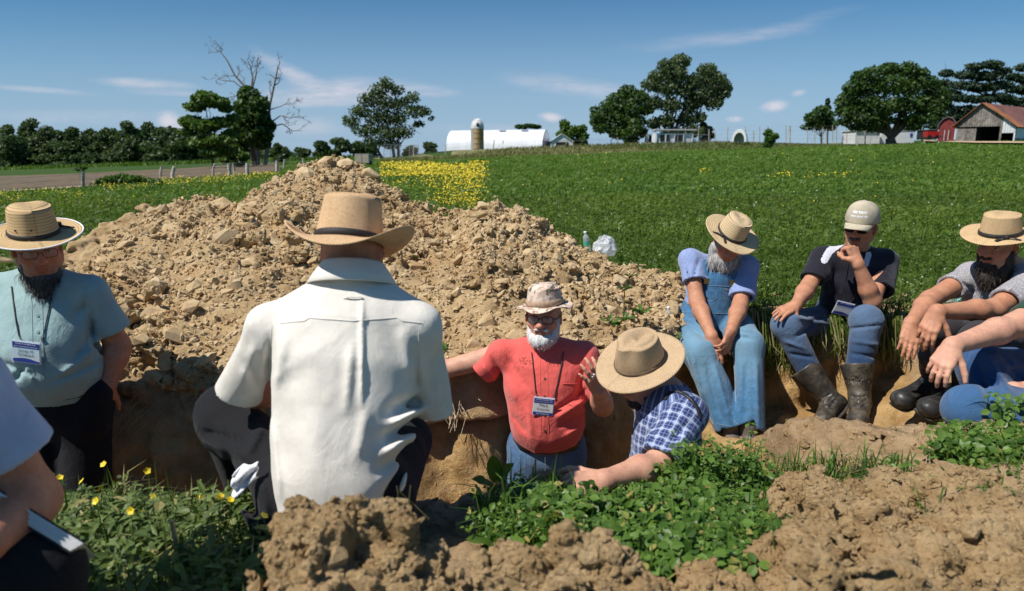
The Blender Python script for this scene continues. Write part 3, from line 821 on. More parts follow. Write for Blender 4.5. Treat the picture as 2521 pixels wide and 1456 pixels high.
M_BLACK = plain('black_leather', (0.012, 0.011, 0.011), 0.5, 0.2, 30)
M_BAND = plain('dark_ribbon', (0.020, 0.017, 0.015), 0.7, 0.2, 60)
M_METAL = plain('bright_metal', (0.62, 0.62, 0.64), 0.3, 0.05, 30, metal=1.0)
M_BRASS = plain('brass', (0.42, 0.30, 0.12), 0.35, 0.1, 30, metal=1.0)
M_PLAST = plain('white_plastic', (0.78, 0.78, 0.76), 0.35, 0.03)
M_BUTTON = plain('brown_button', (0.10, 0.06, 0.04), 0.35, 0.2, 40)
M_WHITECLOTH = plain('white_cotton', (0.80, 0.80, 0.83), 0.9, 0.04, 20, 0.4, 120)
M_EYE = plain('eye_white_shaded', (0.42, 0.37, 0.34), 0.2, 0.05); M_IRIS = plain('iris', (0.04, 0.03, 0.02), 0.2, 0.1)  # eye white is darkened: the shade on the faces is in its colour
m, n, b = material('sunglass_lens'); b.inputs['Base Color'].default_value = (0.006, 0.006, 0.008, 1); b.inputs['Roughness'].default_value = 0.06; M_LENSDARK = m
m, n, b = material('clear_lens'); b.inputs['Base Color'].default_value = (0.9, 0.92, 0.92, 1); b.inputs['Roughness'].default_value = 0.03; b.inputs['Alpha'].default_value = 0.10; M_LENS = m


def hairmat(name, dark, light, f=150):
    m, n, b = material(name); P = n.pos()
    s = n.noise(n.vmath('MULTIPLY', P, (1, 1, 0.16)), f, 4, 0.7)
    c = n.mix(n.ramp(s, 0.30, 0.70), dark, light)
    n.put(b.inputs['Base Color'], c); b.inputs['Roughness'].default_value = 0.6; b.inputs['Specular IOR Level'].default_value = 0.3
    n.put(b.inputs['Normal'], n.bump(s, 0.9, 0.004)); return m


# ------------------------------------------------------------------ figures
Z = np.array((0, 0, 1.0))


def frame(F, U=Z):
    F = norm(F); R = norm(np.cross(F, U)); U2 = np.cross(R, F); return R, F, U2


class Bones:
    """segments used for the cloth coordinates of a garment"""
    def __init__(self, segs): self.s = [(np.asarray(a, float), np.asarray(b, float), float(r)) for a, b, r in segs]
    def uv(self, V, front=(0, -1, 0)):
        best = np.full(len(V), 1e9); uv = np.zeros((len(V), 3))
        for i, (a, b, r) in enumerate(self.s):
            ab = b-a; L = np.linalg.norm(ab); w = ab/L; t = np.clip((V-a) @ w, 0, L); res = V-a-t[:, None]*w
            d = np.linalg.norm(res, axis=1)/r
            f = np.asarray(front, float); f = norm(f-w*(f @ w)); s = np.cross(w, f)
            ang = np.arctan2(res @ s, res @ f); m = d < best; best[m] = d[m]
            uv[m, 0] = ang[m]*r; uv[m, 1] = t[m]+i*0.37; uv[m, 2] = i
        return uv


def wrinkle(dirs, amp, f, seed, ridge=True):
    """folds that run along a direction"""
    d = norm(dirs); A = np.eye(3)-0.78*np.outer(d, d)
    def fn(P):
        Q = P @ A.T.astype(np.float32); q = Q+0.03*np.stack([vnoise(Q, 5, seed+k) for k in range(3)], -1)
        a = vnoise(q, f, seed); r = (1-np.abs(a)*2)*0.6+0.4*vnoise(q, f*2.1, seed+5) if ridge else a
        return -1.6*amp*r*np.clip(0.55+0.9*vnoise(P, 3.5, seed+9), 0, 1.3)
    return fn


def folds(segs):
    """single folds: (p, q, half width, height); a positive height stands out, a negative one is a groove"""
    S = [(np.asarray(p, float), np.asarray(q, float), w, a) for p, q, w, a in segs]
    def fn(P):
        o = np.zeros(len(P)); X, Y, dep = proj(P)
        for p, q, w, a in S:
            (x0, x1), (y0, y1), (d0, d1) = proj(np.stack([p, q])); k = FPX/dep.clip(0.3)*2521/1024; ax, ay = x1-x0, y1-y0
            t = np.clip(((X-x0)*ax+(Y-y0)*ay)/max(1e-6, ax*ax+ay*ay), 0, 1); d2 = ((X-x0-t*ax)**2+(Y-y0-t*ay)**2)/k**2
            o -= 1.5*a*np.exp(-d2/w**2)*np.clip(4*t*(1-t)+0.3, 0, 1)*(dep < max(d0, d1)+0.17)
        return o
    return fn


def sdf_obj(vol, name, mat, parent, org, bones=None, fade=None, front=(0, -1, 0), col=None):
    V, Q = vol.nets()
    o = mesh_np(name, V, Q, mat, parent, org, True, uv=bones.uv(V, front) if bones else None, col=col(V) if col else None)
    if fade is not None:
        a = o.data.attributes.new('fade', 'FLOAT', 'POINT'); a.data.foreach_set('value', np.asarray(fade(V), np.float32))
    return o, V, Q


def bvh(V, Q):
    from mathutils.bvhtree import BVHTree
    return BVHTree.FromPolygons([tuple(v) for v in V], [tuple(int(i) for i in q) for q in Q])


def on(bv, dx, dy, lift=0.003):
    """the point of a garment met by the sight line, and the normal there"""
    d = Vector(ray(dx, dy)).normalized(); p, nn, i, t = bv.ray_cast(Vector((0, 0, CAMZ)), d)
    if p is None: return None, None
    if nn.dot(d) > 0: nn = -nn
    return np.array(p+nn*lift), np.array(nn)


def torso(v, st, u, k=0.03):
    """stations (centre, half width, half depth)"""
    for (a, wa, da), (b, wb, db) in zip(st[:-1], st[1:]):
        v.cap(a, b, wa, wb, k, u, da/wa, db/wb)


def arm(v, sh, el, wr, s=1.0):
    sh, el, wr = (np.asarray(q, float) for q in (sh, el, wr)); mid = el+(wr-el)*0.30
    v.cap(sh, el, 0.055*s, 0.043*s, 0.03); v.cap(el, mid, 0.043*s, 0.047*s, 0.03); v.cap(mid, wr, 0.047*s, 0.0295*s, 0.025)
    v.cap(wr-(wr-el)*0.02, wr, 0.030*s, 0.029*s, 0.01)


def rotv(v, axis, a):
    axis = norm(axis); return v*math.cos(a)+np.cross(axis, v)*math.sin(a)+axis*(axis @ v)*(1-math.cos(a))


def hand(v, wr, d, nrm, side, curl=((0.3, 0.5, 0.3),)*4, thumb=(0.5, 0.2, 0.2), s=1.0, spread=(0.10, 0.02, -0.06, -0.16)):
    """wr wrist, d finger direction, nrm back of the hand, side +1/-1 puts the thumb along +-(d x nrm)"""
    wr = np.asarray(wr, float); d = norm(d); nrm = np.asarray(nrm, float); nrm = norm(nrm-d*(nrm @ d)); t = np.cross(d, nrm)*side
    v.cap(wr-0.012*d*s, wr+0.03*d*s, 0.029*s, 0.034*s, 0.015, t, 0.78, 0.55)
    v.cap(wr+0.03*d*s, wr+0.082*d*s, 0.034*s, 0.040*s, 0.012, t, 0.50, 0.36)
    for i, (fw, of, L) in enumerate(((0.090, 0.030, 0.074), (0.095, 0.0105, 0.083), (0.090, -0.010, 0.077), (0.080, -0.029, 0.060))):
        p = wr+s*(fw*d+of*t); dd = norm(d+spread[i]*t); c = curl[i % len(curl)]; r = (0.0104, 0.0106, 0.0102, 0.0088)[i]*s
        v.cap(p-d*0.03*s, p, r*0.9, r*1.12, 0.008)
        v.cap(p+nrm*0.003*s, p+nrm*0.003*s+dd*0.001, r*1.05, r*1.05, 0.006)
        for j, fr in enumerate((0.45, 0.30, 0.25)):
            ax = np.cross(dd, -nrm); ax = t if np.linalg.norm(ax) < 1e-6 else t*side*1.0
            dd = rotv(dd, np.cross(d, -nrm), c[j]); q = p+dd*L*fr*s
            v.cap(p, q, r*(1-0.10*j), r*(0.92-0.11*j), 0.003); p = q
    p = wr+s*(0.022*d+0.022*t-0.006*nrm); dd = norm(0.62*d+0.72*t-thumb[0]*nrm)
    for j, (L, r0, r1) in enumerate(((0.045, 0.0165, 0.0128), (0.033, 0.0122, 0.0108), (0.027, 0.0108, 0.0082))):
        if j: dd = norm(rotv(dd, np.cross(dd, norm(d*0.7-t*0.5-nrm*0.5)), thumb[j]))
        q = p+dd*L*s; v.cap(p, q, r0*s, r1*s, 0.010 if j == 0 else 0.004); p = q


def head(v, c, F, U=Z, s=1.0, mouth=0.0):
    R, F, U = frame(F, U); M = np.stack([R, F, U], 1); c = np.asarray(c, float)
    p = lambda r, f, u: c+s*(r*R+f*F+u*U)
    v.ell(p(0, -0.012, 0.03), M, np.array((0.077, 0.098, 0.100))*s, 0.02)
    v.ell(p(0, 0.030, -0.042), M, np.array((0.060, 0.062, 0.078))*s, 0.025)
    v.ell(p(0, 0.062, -0.100), M, np.array((0.027, 0.024, 0.022))*s, 0.02)
    for q in (-1, 1):
        v.ell(p(q*0.045, 0.052, -0.020), M, np.array((0.024, 0.026, 0.022))*s, 0.02)
        v.cap(p(q*0.058, 0.0, -0.055), p(q*0.030, 0.055, -0.100), 0.020*s, 0.018*s, 0.02)
        v.cap(p(q*0.010, 0.090, 0.036), p(q*0.046, 0.072, 0.036), 0.011*s, 0.010*s, 0.012)
        v.ell(p(q*0.031, 0.094, 0.012), M, np.array((0.019, 0.014, 0.012))*s, 0.010, sub=True)
        v.ell(p(q*0.031, 0.076, 0.012), M, np.array((0.0145, 0.0135, 0.0115))*s, 0.004)
        v.ell(p(q*0.078, -0.006, -0.002), np.stack([norm(R*q-0.45*F), norm(F+0.45*R*q), U], 1), np.array((0.010, 0.021, 0.034))*s, 0.006)
        v.ell(p(q*0.084, 0.000, 0.0), np.stack([norm(R*q-0.45*F), norm(F+0.45*R*q), U], 1), np.array((0.006, 0.011, 0.018))*s, 0.004, sub=True)
        v.ell(p(q*0.014, 0.098, -0.024), M, np.array((0.010, 0.012, 0.009))*s, 0.006)
    v.cap(p(0, 0.090, 0.022), p(0, 0.112, -0.020), 0.0095*s, 0.0145*s, 0.012)
    v.cap(p(-0.022, 0.086, -0.054), p(0.022, 0.086, -0.054), 0.0075*s, None, 0.008); v.cap(p(0, 0.092, -0.053), p(0, 0.092, -0.0531), 0.009*s, None, 0.008)
    v.cap(p(-0.018, 0.085, -0.068), p(0.018, 0.085, -0.068), 0.008*s, None, 0.008)
    v.cap(p(-0.023, 0.098, -0.0605), p(0.023, 0.098, -0.0605), (0.0022+mouth)*s, None, 0.003, sub=True)


def head_col(c, F, U=Z, s=1.0, hair=(0.3, 0.3, 0.3), brow=(0.35, 0.32, 0.3), low=-0.05, hairline=0.07):
    R, F, U = frame(F, U); c = np.asarray(c, float)
    def fn(V):
        L = (V-c)/s; r, f, u = L @ R, L @ F, L @ U; col = np.ones((len(V), 3)); rad = np.linalg.norm(L, axis=1)
        hd = rad < 0.17
        def put(m, cc, w=1.0):
            m = np.clip(m, 0, 1)[:, None]*w; col[:] = col*(1-m)+np.array(cc)*m
        g = lambda r0, f0, u0, w: hd*np.exp(-(((np.abs(r)-r0)/w)**2+((f-f0)/w)**2+((u-u0)/w)**2))
        put(g(0, 0.11, -0.02, 0.026), (1.05, 0.74, 0.70)); put(g(0.045, 0.07, -0.018, 0.028), (1.05, 0.80, 0.76), 0.8); put(g(0.085, -0.005, 0, 0.03), (1.05, 0.72, 0.68))
        put((g(0, 0.09, -0.054, 0.014)+g(0.014, 0.088, -0.056, 0.011)+g(0, 0.09, -0.069, 0.012))*1.3, (0.90, 0.66, 0.62))
        put(g(0.031, 0.08, 0.010, 0.016)*1.2, (0.72, 0.60, 0.60), 0.6)
        put(hd*(np.abs(u-0.037) < 0.0055)*(np.abs(np.abs(r)-0.028) < 0.021)*(f > 0.05), brow, 0.9)
        hm = hd*(np.maximum(sst(hairline-0.006, hairline+0.006, u), sst(0.0, -0.02, f-0.25*np.abs(u-0.01)*0)*sst(low-0.01, low+0.015, u))*(~((np.abs(r) > 0.070) & (np.abs(f+0.004) < 0.03) & (np.abs(u) < 0.04))))
        put(hm, hair, 1.0)
        return col
    return fn


def eyes(parent, org, c, F, U=Z, s=1.0):
    R, F, U = frame(F, U)
    for q in (-1, 1):
        A = Acc(); p = c+s*(q*0.031*R+0.0782*F+0.012*U)
        v, f = ICO1; A.add(v*0.0112*s+p, f); o = A.obj('eye', M_EYE, parent, org, True)
        B = Acc(); B.add(v*np.array((0.0058,)*3)*s+p+F*0.0067*s, f); B.obj('iris', M_IRIS, o, (0, 0, 0) if False else org, True) if False else mesh_np('iris', v*0.0056*s+p+F*0.0068*s, f, M_IRIS, o, org, True)


def beard(parent, org, mat, blobs, strands, seed, slen=0.03, down=(0, -0.2, -1), h=0.0045, rough=0.004, side=None):
    P = np.array([b[0] for b in blobs]); R = max(np.max(b[1]) for b in blobs)+0.03
    v = Vol(P.min(0)-R, P.max(0)+R, h)
    for c, r, M in blobs: v.ell(c, M, r, 0.018)
    dn = norm(down)
    def rel(Q):
        A = np.eye(3)-0.72*np.outer(dn, dn); q = (Q @ A.T).astype(np.float32)
        return -rough*vnoise(q, 70, seed)-rough*1.2*vnoise(q, 34, seed+2)-rough*vnoise(Q, 14, seed+4)
    v.near(rel, 0.03); V, Q = v.nets()
    r = np.random.default_rng(seed); fn = np.cross(V[Q[:, 1]]-V[Q[:, 0]], V[Q[:, 2]]-V[Q[:, 0]]); fn /= np.maximum(1e-12, np.linalg.norm(fn, axis=1))[:, None]; fc = V[Q].mean(1)
    ok = np.nonzero((fn @ dn > -0.55) & (fc[:, 2] < np.percentile(fc[:, 2], 70)))[0]
    k = r.choice(ok, strands); p0 = fc[k]-fn[k]*0.003; dd = dn*0.8+fn[k]*0.55+r.normal(size=(strands, 3))*0.25; dd /= np.linalg.norm(dd, axis=1)[:, None]
    L = slen*(0.4+0.9*r.random(strands))[:, None]; sd = np.cross(dd, r.normal(size=(strands, 3))); sd /= np.linalg.norm(sd, axis=1)[:, None]; w = 0.0011
    mid = p0+dd*L*0.55; tip = p0+norm_rows(dd*0.7+dn*0.5)*L
    VV = np.stack([p0-sd*w, p0+sd*w, mid+sd*w*0.8, mid-sd*w*0.8, tip], 1).reshape(-1, 3); b0 = np.arange(strands)*5+len(V)
    return mesh_np('beard', np.concatenate([V, VV]), [Q, np.stack([b0, b0+1, b0+2, b0+3], -1), np.stack([b0+3, b0+2, b0+4], -1)], mat, parent, org, True)




def hat(parent, org, c, F, U, mat, rx=0.080, ry=0.097, top=0.86, hc=0.115, bw=0.082, curl=0.0, droop=0.0, front=0.0, back=0.0, dent=0.03, pinch=0.0, oval=0.0, dome=0.0, wave=0.0,
        band=M_BAND, band_h=0.020, bow=None, cap_lift=0.006, edge=None, seed=1, brim_w=None, flat_top=False, lump=0.0):
    """c: centre of the crown's base. curl lifts the brim's sides, droop lowers its front and back"""
    R, F, U = frame(F, U); c = np.asarray(c, float); na = 72; th = np.arange(na)*2*math.pi/na; ct, sn = np.cos(th), np.sin(th)
    rows, uvs = [], []
    def base_r(t): return np.stack([sn*rx*t, ct*ry*t], -1)
    hcr = hc*(1+0.06*ct)
    pin = 1-pinch*np.exp(-((np.abs(th-np.where(th > math.pi, 2*math.pi, 0))-0.62)/0.33)**2)
    def crown_pt(t, k):
        """k: 0 base .. 1 shoulder of the crown"""
        sc = 1+(top-1)*k**1.2; rr = base_r(sc)*np.where(k > 0.25, 1-(1-pin)*sst(0.25, 1.0, k), 1)[..., None]
        return rr, hcr*k
    rad_edge, z_edge = crown_pt(None, np.float64(1.0))
    for q in np.linspace(0.0, 1.0, 9):
        xy = rad_edge*max(q, 0.001); z = z_edge+dome*np.sqrt(max(0, 1-q*q))-0.012*q**6
        z = z-dent*np.exp(-(xy[:, 0]/0.030)**2)*sst(-1.25*ry, -0.2*ry, xy[:, 1]+0.02)*(1-q**3*0.75)
        rows.append((xy, z)); uvs.append((q-1)*0.08)
    for k in np.linspace(0.93, 0.0, 10):
        xy, z = crown_pt(None, np.float64(k)); lift = 0.006*(1-((1-k)-0.5)**2*4)*0
        rows.append((xy, z)); uvs.append(0.012+(1-k)*hc)
    b0 = len(rows)-1
    for side in (0, 1):
        for q in (np.linspace(0.06, 1.0, 9) if side == 0 else np.linspace(1.0, 0.0, 5)):
            w = bw*(1+oval*np.abs(ct)-0.0*sn); e = base_r(1.0); L = np.linalg.norm(e, axis=1)[:, None]; xy = e*(1+q*w[:, None]/L)
            z = curl*sn**2*q**2.0-droop*ct**2*q**1.6*np.where(ct < 0, 0.6, 1.0)+front*ct*q**1.5-back*np.clip(-ct, 0, 1)**1.5*q**1.4+wave*q**2*np.sin(3*th+seed)+0.5*wave*q**2*np.sin(5*th+2.2*seed)-side*0.0038
            if lump: z = z+lump*q*vnoise(np.stack([xy[:, 0], xy[:, 1], z], -1), 14, seed)
            rows.append((xy, z)); uvs.append(0.02+hc+q*bw*(1 if side == 0 else 1.0))
    V = np.concatenate([c+xy[:, :1]*R+xy[:, 1:]*F+np.asarray(z)[:, None]*U if lump == 0 else c+xy[:, :1]*R+xy[:, 1:]*F+(np.asarray(z)+lump*0.6*vnoise(np.stack([xy[:, 0], xy[:, 1], z], -1), 22, seed+3))[:, None]*U for xy, z in rows])
    UV = np.concatenate([np.stack([th*0.095, np.full(na, x), np.full(na, float(i > b0))], -1) for i, x in enumerate(uvs)])
    n = len(rows); i, j = np.meshgrid(np.arange(n-1), np.arange(na), indexing='ij'); jn = (j+1) % na
    Q = np.stack([i*na+j, (i+1)*na+j, (i+1)*na+jn, i*na+jn], -1).reshape(-1, 4)
    h = mesh_np('hat', V, Q, mat, parent, org, True, uv=UV)
    if band:
        A = Acc(); zz = np.array((0.0015, 0.004, band_h-0.003, band_h)); ex = (0.001, 0.0045, 0.0045, 0.001); VV = []
        for zq, e in zip(zz, ex):
            xy, z = crown_pt(None, np.float64(zq/hc)); Ld = np.linalg.norm(xy, axis=1)[:, None]; xy = xy*(1+e/Ld)
            VV.append(c+xy[:, :1]*R+xy[:, 1:]*F+(np.asarray(z)+0.0)[:, None]*U)
        i, j = np.meshgrid(np.arange(3), np.arange(na), indexing='ij'); jn = (j+1) % na
        bo = mesh_np('hat_band', np.concatenate(VV), np.stack([i*na+j, i*na+jn, (i+1)*na+jn, (i+1)*na+j], -1).reshape(-1, 4), band, h, org, True)
        if bow is not None:                       # bow: an angle round the crown
            a = bow; e = np.array((math.sin(a)*rx, math.cos(a)*ry)); L = np.linalg.norm(e); o_ = (e[0]*R+e[1]*F)/L; tq = np.cross(U, o_)
            p = c+(e[0]*R+e[1]*F)*(1+0.008/L)+U*band_h*0.5
            A = Acc(); A.box(p+o_*0.004, (0.016, 0.010, band_h*0.95), np.stack([tq, o_, U], 1))
            for q in (-1, 1):
                P = [p+tq*q*0.006+o_*0.003, p+tq*q*0.03+o_*0.012-U*0.002, p+tq*q*0.052+o_*0.03-U*0.006]; A.tube(P, [0.006, 0.009, 0.008], 6, flat=0.22, up=U)
            A.obj('bow', band, h, org, True)
    return h


def collar(parent, org, c, F, U, mat, rx=0.066, ry=0.070, hgt=0.034, fall=0.045, out=0.026, gap=0.32, point=0.03, spread=0.0, name='collar', drop_front=0.03):
    R, F, U = frame(F, U); na = 49; a = np.linspace(gap, 2*math.pi-gap, na); ct, sn = np.cos(a), np.sin(a); rows = []
    fr = np.clip(ct, 0, 1)**1.5; edge = np.exp(-((np.minimum(a-gap, 2*math.pi-gap-a))/0.30)**2)
    dz = -drop_front*fr
    for rr, zz, e in ((0.0, -0.012, 0), (0.001, hgt*0.55, 0), (0.003, hgt, 0), (0.007, hgt+0.003, 0), (0.012, hgt-0.004, 0.0), (0.012+out*0.55, hgt-fall*0.55, 0.5), (0.012+out, hgt-fall, 1.0)):
        ext = point*edge*e
        rows.append(c+((rx+rr+ext*0.35)*sn)[:, None]*R+((ry+rr+ext*0.5)*ct)[:, None]*F+(zz+dz-ext)[:, None]*U+(spread*e*edge*np.sign(sn))[:, None]*R)
    V = np.concatenate(rows); n = len(rows); i, j = np.meshgrid(np.arange(n-1), np.arange(na-1), indexing='ij')
    Q = np.stack([i*na+j, i*na+j+1, (i+1)*na+j+1, (i+1)*na+j], -1).reshape(-1, 4)
    s = np.repeat(np.arange(n), na); UV = np.stack([np.tile(a*0.07, n), s*0.01, 0*s], -1)
    o = mesh_np(name, V, Q, mat, parent, org, True, uv=UV); md = o.modifiers.new('thick', 'SOLIDIFY'); md.thickness = 0.003; md.offset = 0
    return o


def ring(parent, org, c, u, f, ru, rv, hgt, mat, name, n=48, thick=0.004, axis=None, a0=0.0, a1=2*math.pi):
    u = norm(u); f = norm(f); w = np.cross(u, f) if axis is None else norm(axis); a = np.linspace(a0, a1, n); V = []
    for e, z in ((0, -hgt/2), (thick, -hgt/2), (thick, hgt/2), (0, hgt/2)):
        V.append(c+((ru+e)*np.cos(a))[:, None]*u+((rv+e)*np.sin(a))[:, None]*f+z*w)
    V = np.concatenate(V); i, j = np.meshgrid(np.arange(4), np.arange(n-1), indexing='ij'); i2 = (i+1) % 4
    Q = np.stack([i*n+j, i*n+j+1, i2*n+j+1, i2*n+j], -1).reshape(-1, 4)
    return mesh_np(name, V, Q, mat, parent, org, True)


def glasses(parent, org, c, F, U=Z, s=1.0, dark=False, r=0.0016, rim=True):
    R, F, U = frame(F, U); c = np.asarray(c, float); A = Acc(); p = lambda a, f, u: c+s*(a*R+f*F+u*U); lens = []
    for q in (-1, 1):
        pts = []
        for t in np.linspace(0, 2*math.pi, 21):
            x = 0.025*np.sign(math.cos(t))*abs(math.cos(t))**0.6; y = 0.0165*np.sign(math.sin(t))*abs(math.sin(t))**0.6
            pts.append(p(q*0.034+x, 0.108-0.004*abs((q*0.034+x)/0.05)**2, 0.010+y))
        A.tube(pts, r*s, 6, cap=False); lens.append(np.array(pts[:-1]))
        A.tube([p(q*0.060, 0.102, 0.017), p(q*0.076, 0.085, 0.017), p(q*0.081, 0.01, 0.014)], r*1.1*s, 5)
    A.tube([p(-0.010, 0.107, 0.014), p(0, 0.111, 0.017), p(0.010, 0.107, 0.014)], r*s, 5)
    g = A.obj('glasses', M_BLACK, parent, org, True)
    for L in lens:
        k = len(L); cc = L.mean(0)+F*0.0015; V = np.concatenate([L, cc[None]])
        mesh_np('lens', V, np.array([(i, (i+1) % k, k) for i in range(k)]), M_LENSDARK if dark else M_LENS, g, org, True)
    return g


def text_mesh(txt, size, mat, name, parent, org, o, x, y, bold=0.0, align='CENTER'):
    """flat lettering at o, along x, up y"""
    cu = bpy.data.curves.new('lettering', 'FONT'); cu.body = txt; cu.size = size; cu.align_x = align; cu.align_y = 'CENTER'; cu.offset = bold; cu.resolution_u = 2
    t = bpy.data.objects.new('lettering', cu); COL.objects.link(t); bpy.context.view_layer.update()
    me = bpy.data.meshes.new_from_object(t.evaluated_get(bpy.context.evaluated_depsgraph_get())); bpy.data.objects.remove(t)
    M = Matrix.Identity(4); x = norm(x); y = norm(y-x*(x @ y)); zz = np.cross(x, y)
    for r in range(3): M[r][0], M[r][1], M[r][2], M[r][3] = x[r], y[r], zz[r], o[r]-org[r]
    me.transform(M); me.materials.clear(); me.materials.append(mat)
    ob = bpy.data.objects.new(name, me); COL.objects.link(ob); ob.parent = parent; return ob


M_INK = plain('badge_ink', (0.05, 0.06, 0.09), 0.7, 0.0); M_WHITE_INK = plain('white_print', (0.82, 0.82, 0.84), 0.7, 0.0)
M_NAVY = plain('badge_navy', (0.022, 0.05, 0.27), 0.5, 0.05); M_PAPER = plain('badge_paper', (0.78, 0.78, 0.76), 0.5, 0.02)
M_POUCH = plain('clear_pouch', (0.66, 0.70, 0.78), 0.15, 0.03)


def badge(parent, org, c, x, y, w, h, lines, foot=None, warm=False):
    """name badge in a clear pouch: navy head, white field, navy foot"""
    x = norm(x); y = norm(y-x*(x @ y)); n = np.cross(x, y); R = np.stack([x, y, n], 1)
    A = Acc(); A.box(c, (w*1.08, h*1.12, 0.003), R); bo = A.obj('name_badge', M_POUCH, parent, org)
    B = Acc(); B.box(c+n*0.0024, (w, h, 0.0012), R); card = B.obj('card', M_PAPER if not warm else M_WARM, bo, org)
    B = Acc(); B.box(c+n*0.0034+y*h*0.36, (w, h*0.27, 0.0012), R); B.obj('header', M_NAVY, bo, org)
    if foot != 'hill':
        B = Acc(); B.box(c+n*0.0034-y*h*0.42, (w, h*0.16, 0.0012), R); B.obj('footer', M_NAVY, bo, org)
    else:
        xs = np.linspace(-0.5, 0.5, 14); zt = -0.34+0.05*np.cos(xs*5)-0.07*xs; VV = np.concatenate([[c+n*0.0040+x*w*a+y*h*(-0.5) for a in xs], [c+n*0.0040+x*w*a+y*h*b_ for a, b_ in zip(xs, zt)]])
        mesh_np('footer', VV, np.array([(i, i+1, 15+i, 14+i) for i in range(13)]), M_NAVY, bo, org)
    for txt, size, yy, mt in lines: text_mesh(txt, size, mt, 'lettering', bo, org, c+n*0.0046+y*h*yy, x, y)
    return bo


m, n, b = material('badge_sunset'); cc = n.mix(n.ramp(n.sep(n.pos())[2], 0.10, 0.24), (0.80, 0.52, 0.42), (0.55, 0.75, 0.82)); n.put(b.inputs['Base Color'], cc); M_WARM = m


def lanyard(parent, org, pts_l, pts_r, mat=None):
    A = Acc()
    for P in (pts_l, pts_r):
        P = np.array([p for p in P if p is not None]); A.tube(P, 0.0026, 5, flat=0.8)
    l = A.obj('lanyard', M_BLACK, parent, org, True)
    for P in (pts_l, pts_r):
        P = [p for p in P if p is not None]; B = Acc(); B.tube([P[-1]+np.array((0, -0.002, 0.012)), P[-1]+np.array((0, -0.002, -0.006))], 0.0034, 6); B.obj('clip', M_METAL, l, org, True)
    return l


def button(parent, org, p, nn, mat, r=0.0055):
    if p is None: return
    R = rot_to(nn, 0.0); A = Acc(); a = np.arange(10)*2*math.pi/10
    V = np.concatenate([p+r*(np.cos(a)[:, None]*R[:, 0]+np.sin(a)[:, None]*R[:, 1]), p+nn*0.0022+r*0.85*(np.cos(a)[:, None]*R[:, 0]+np.sin(a)[:, None]*R[:, 1]), (p+nn*0.0015)[None]])
    A.add(V[:20], [(i, (i+1) % 10, 10+(i+1) % 10, 10+i) for i in range(10)]); A.add(V, [(10+i, 10+(i+1) % 10, 20) for i in range(10)]); A.obj('button', mat, parent, org, True)


def seam(parent, org, pts, mat, r=0.0016, name='seam'):
    pts = [p for p in pts if p is not None]
    if len(pts) < 2: return
    A = Acc(); A.tube(np.array(pts), r, 5, flat=0.6); return A.obj(name, mat, parent, org, True)
# ------------------------------------------------------------------ the people
def _cut(self, p, d, R):
    p = np.asarray(p, float); d = norm(d); s = self.sl(p-R, p+R)
    if any(q.stop <= q.start for q in s): return
    x, y, z = self.P(s); rx, ry, rz = x-p[0], y-p[1], z-p[2]; pl = rx*d[0]+ry*d[1]+rz*d[2]; m = (rx*rx+ry*ry+rz*rz) < R*R
    g = self.g[s]; self.g[s] = np.where(m, np.maximum(g, pl), g).astype(np.float32)


Vol.cut = _cut


def box_of(pts, pad):
    P = np.array(pts, float); return P.min(0)-pad, P.max(0)+pad


def shirt(parent, org, mat, st, u, sleeves, neck, h=0.006, name='shirt', fns=(), shoulders=None, front=(0, -1, 0), pads=(), fade=None, subs=(), sr=0.062, bones=None, tk=0.03):
    pts = [s[0] for s in st]+[q for s in sleeves for q in s[:2]]
    lo, hi = box_of(pts, 0.24); v = Vol(lo, hi, h)
    torso(v, st, u, tk)
    for s in sleeves:
        sh = np.asarray(s[0], float); v.cap(neck-np.array((0, 0, 0.035)), sh, 0.058, sr, 0.05)
    for p in pads: v.cap(*p)
    for s in sleeves:
        a, e, r0, r1 = s[:4]; d = norm(np.asarray(e)-a); fl = s[4] if len(s) > 4 else 0.86
        v.cap(a, e+d*r1*0.3, r0, r1, 0.035, np.cross(d, (0.2, 0.3, 1.0)), fl)
    for fn in fns: v.near(fn, 0.035)
    for s in sleeves:
        a, e, r0, r1 = s[:4]; d = norm(np.asarray(e)-a)
        v.cut(e, d, r1*1.5); v.cap(e-d*0.045, e+d*0.06, r1-0.019, r1-0.019, 0.003, np.cross(d, (0.2, 0.3, 1.0)), (s[4] if len(s) > 4 else 0.86)*0.99, sub=True)
    v.cut(st[-1][0]+(st[-1][0]-st[-2][0])*0.25, st[-1][0]-st[-2][0], 0.26)
    v.cap(neck-np.array((0, 0, 0.0)), neck+np.array((0, 0, 0.08)), 0.052, 0.05, 0.005, sub=True)
    for sb in subs: v.cap(*sb[0], **sb[1])
    B = bones or Bones([(st[-1][0], st[0][0], 0.17)]+[(s[0], s[1], 0.065) for s in sleeves])
    return sdf_obj(v, name, mat, parent, org, B, fade, front)


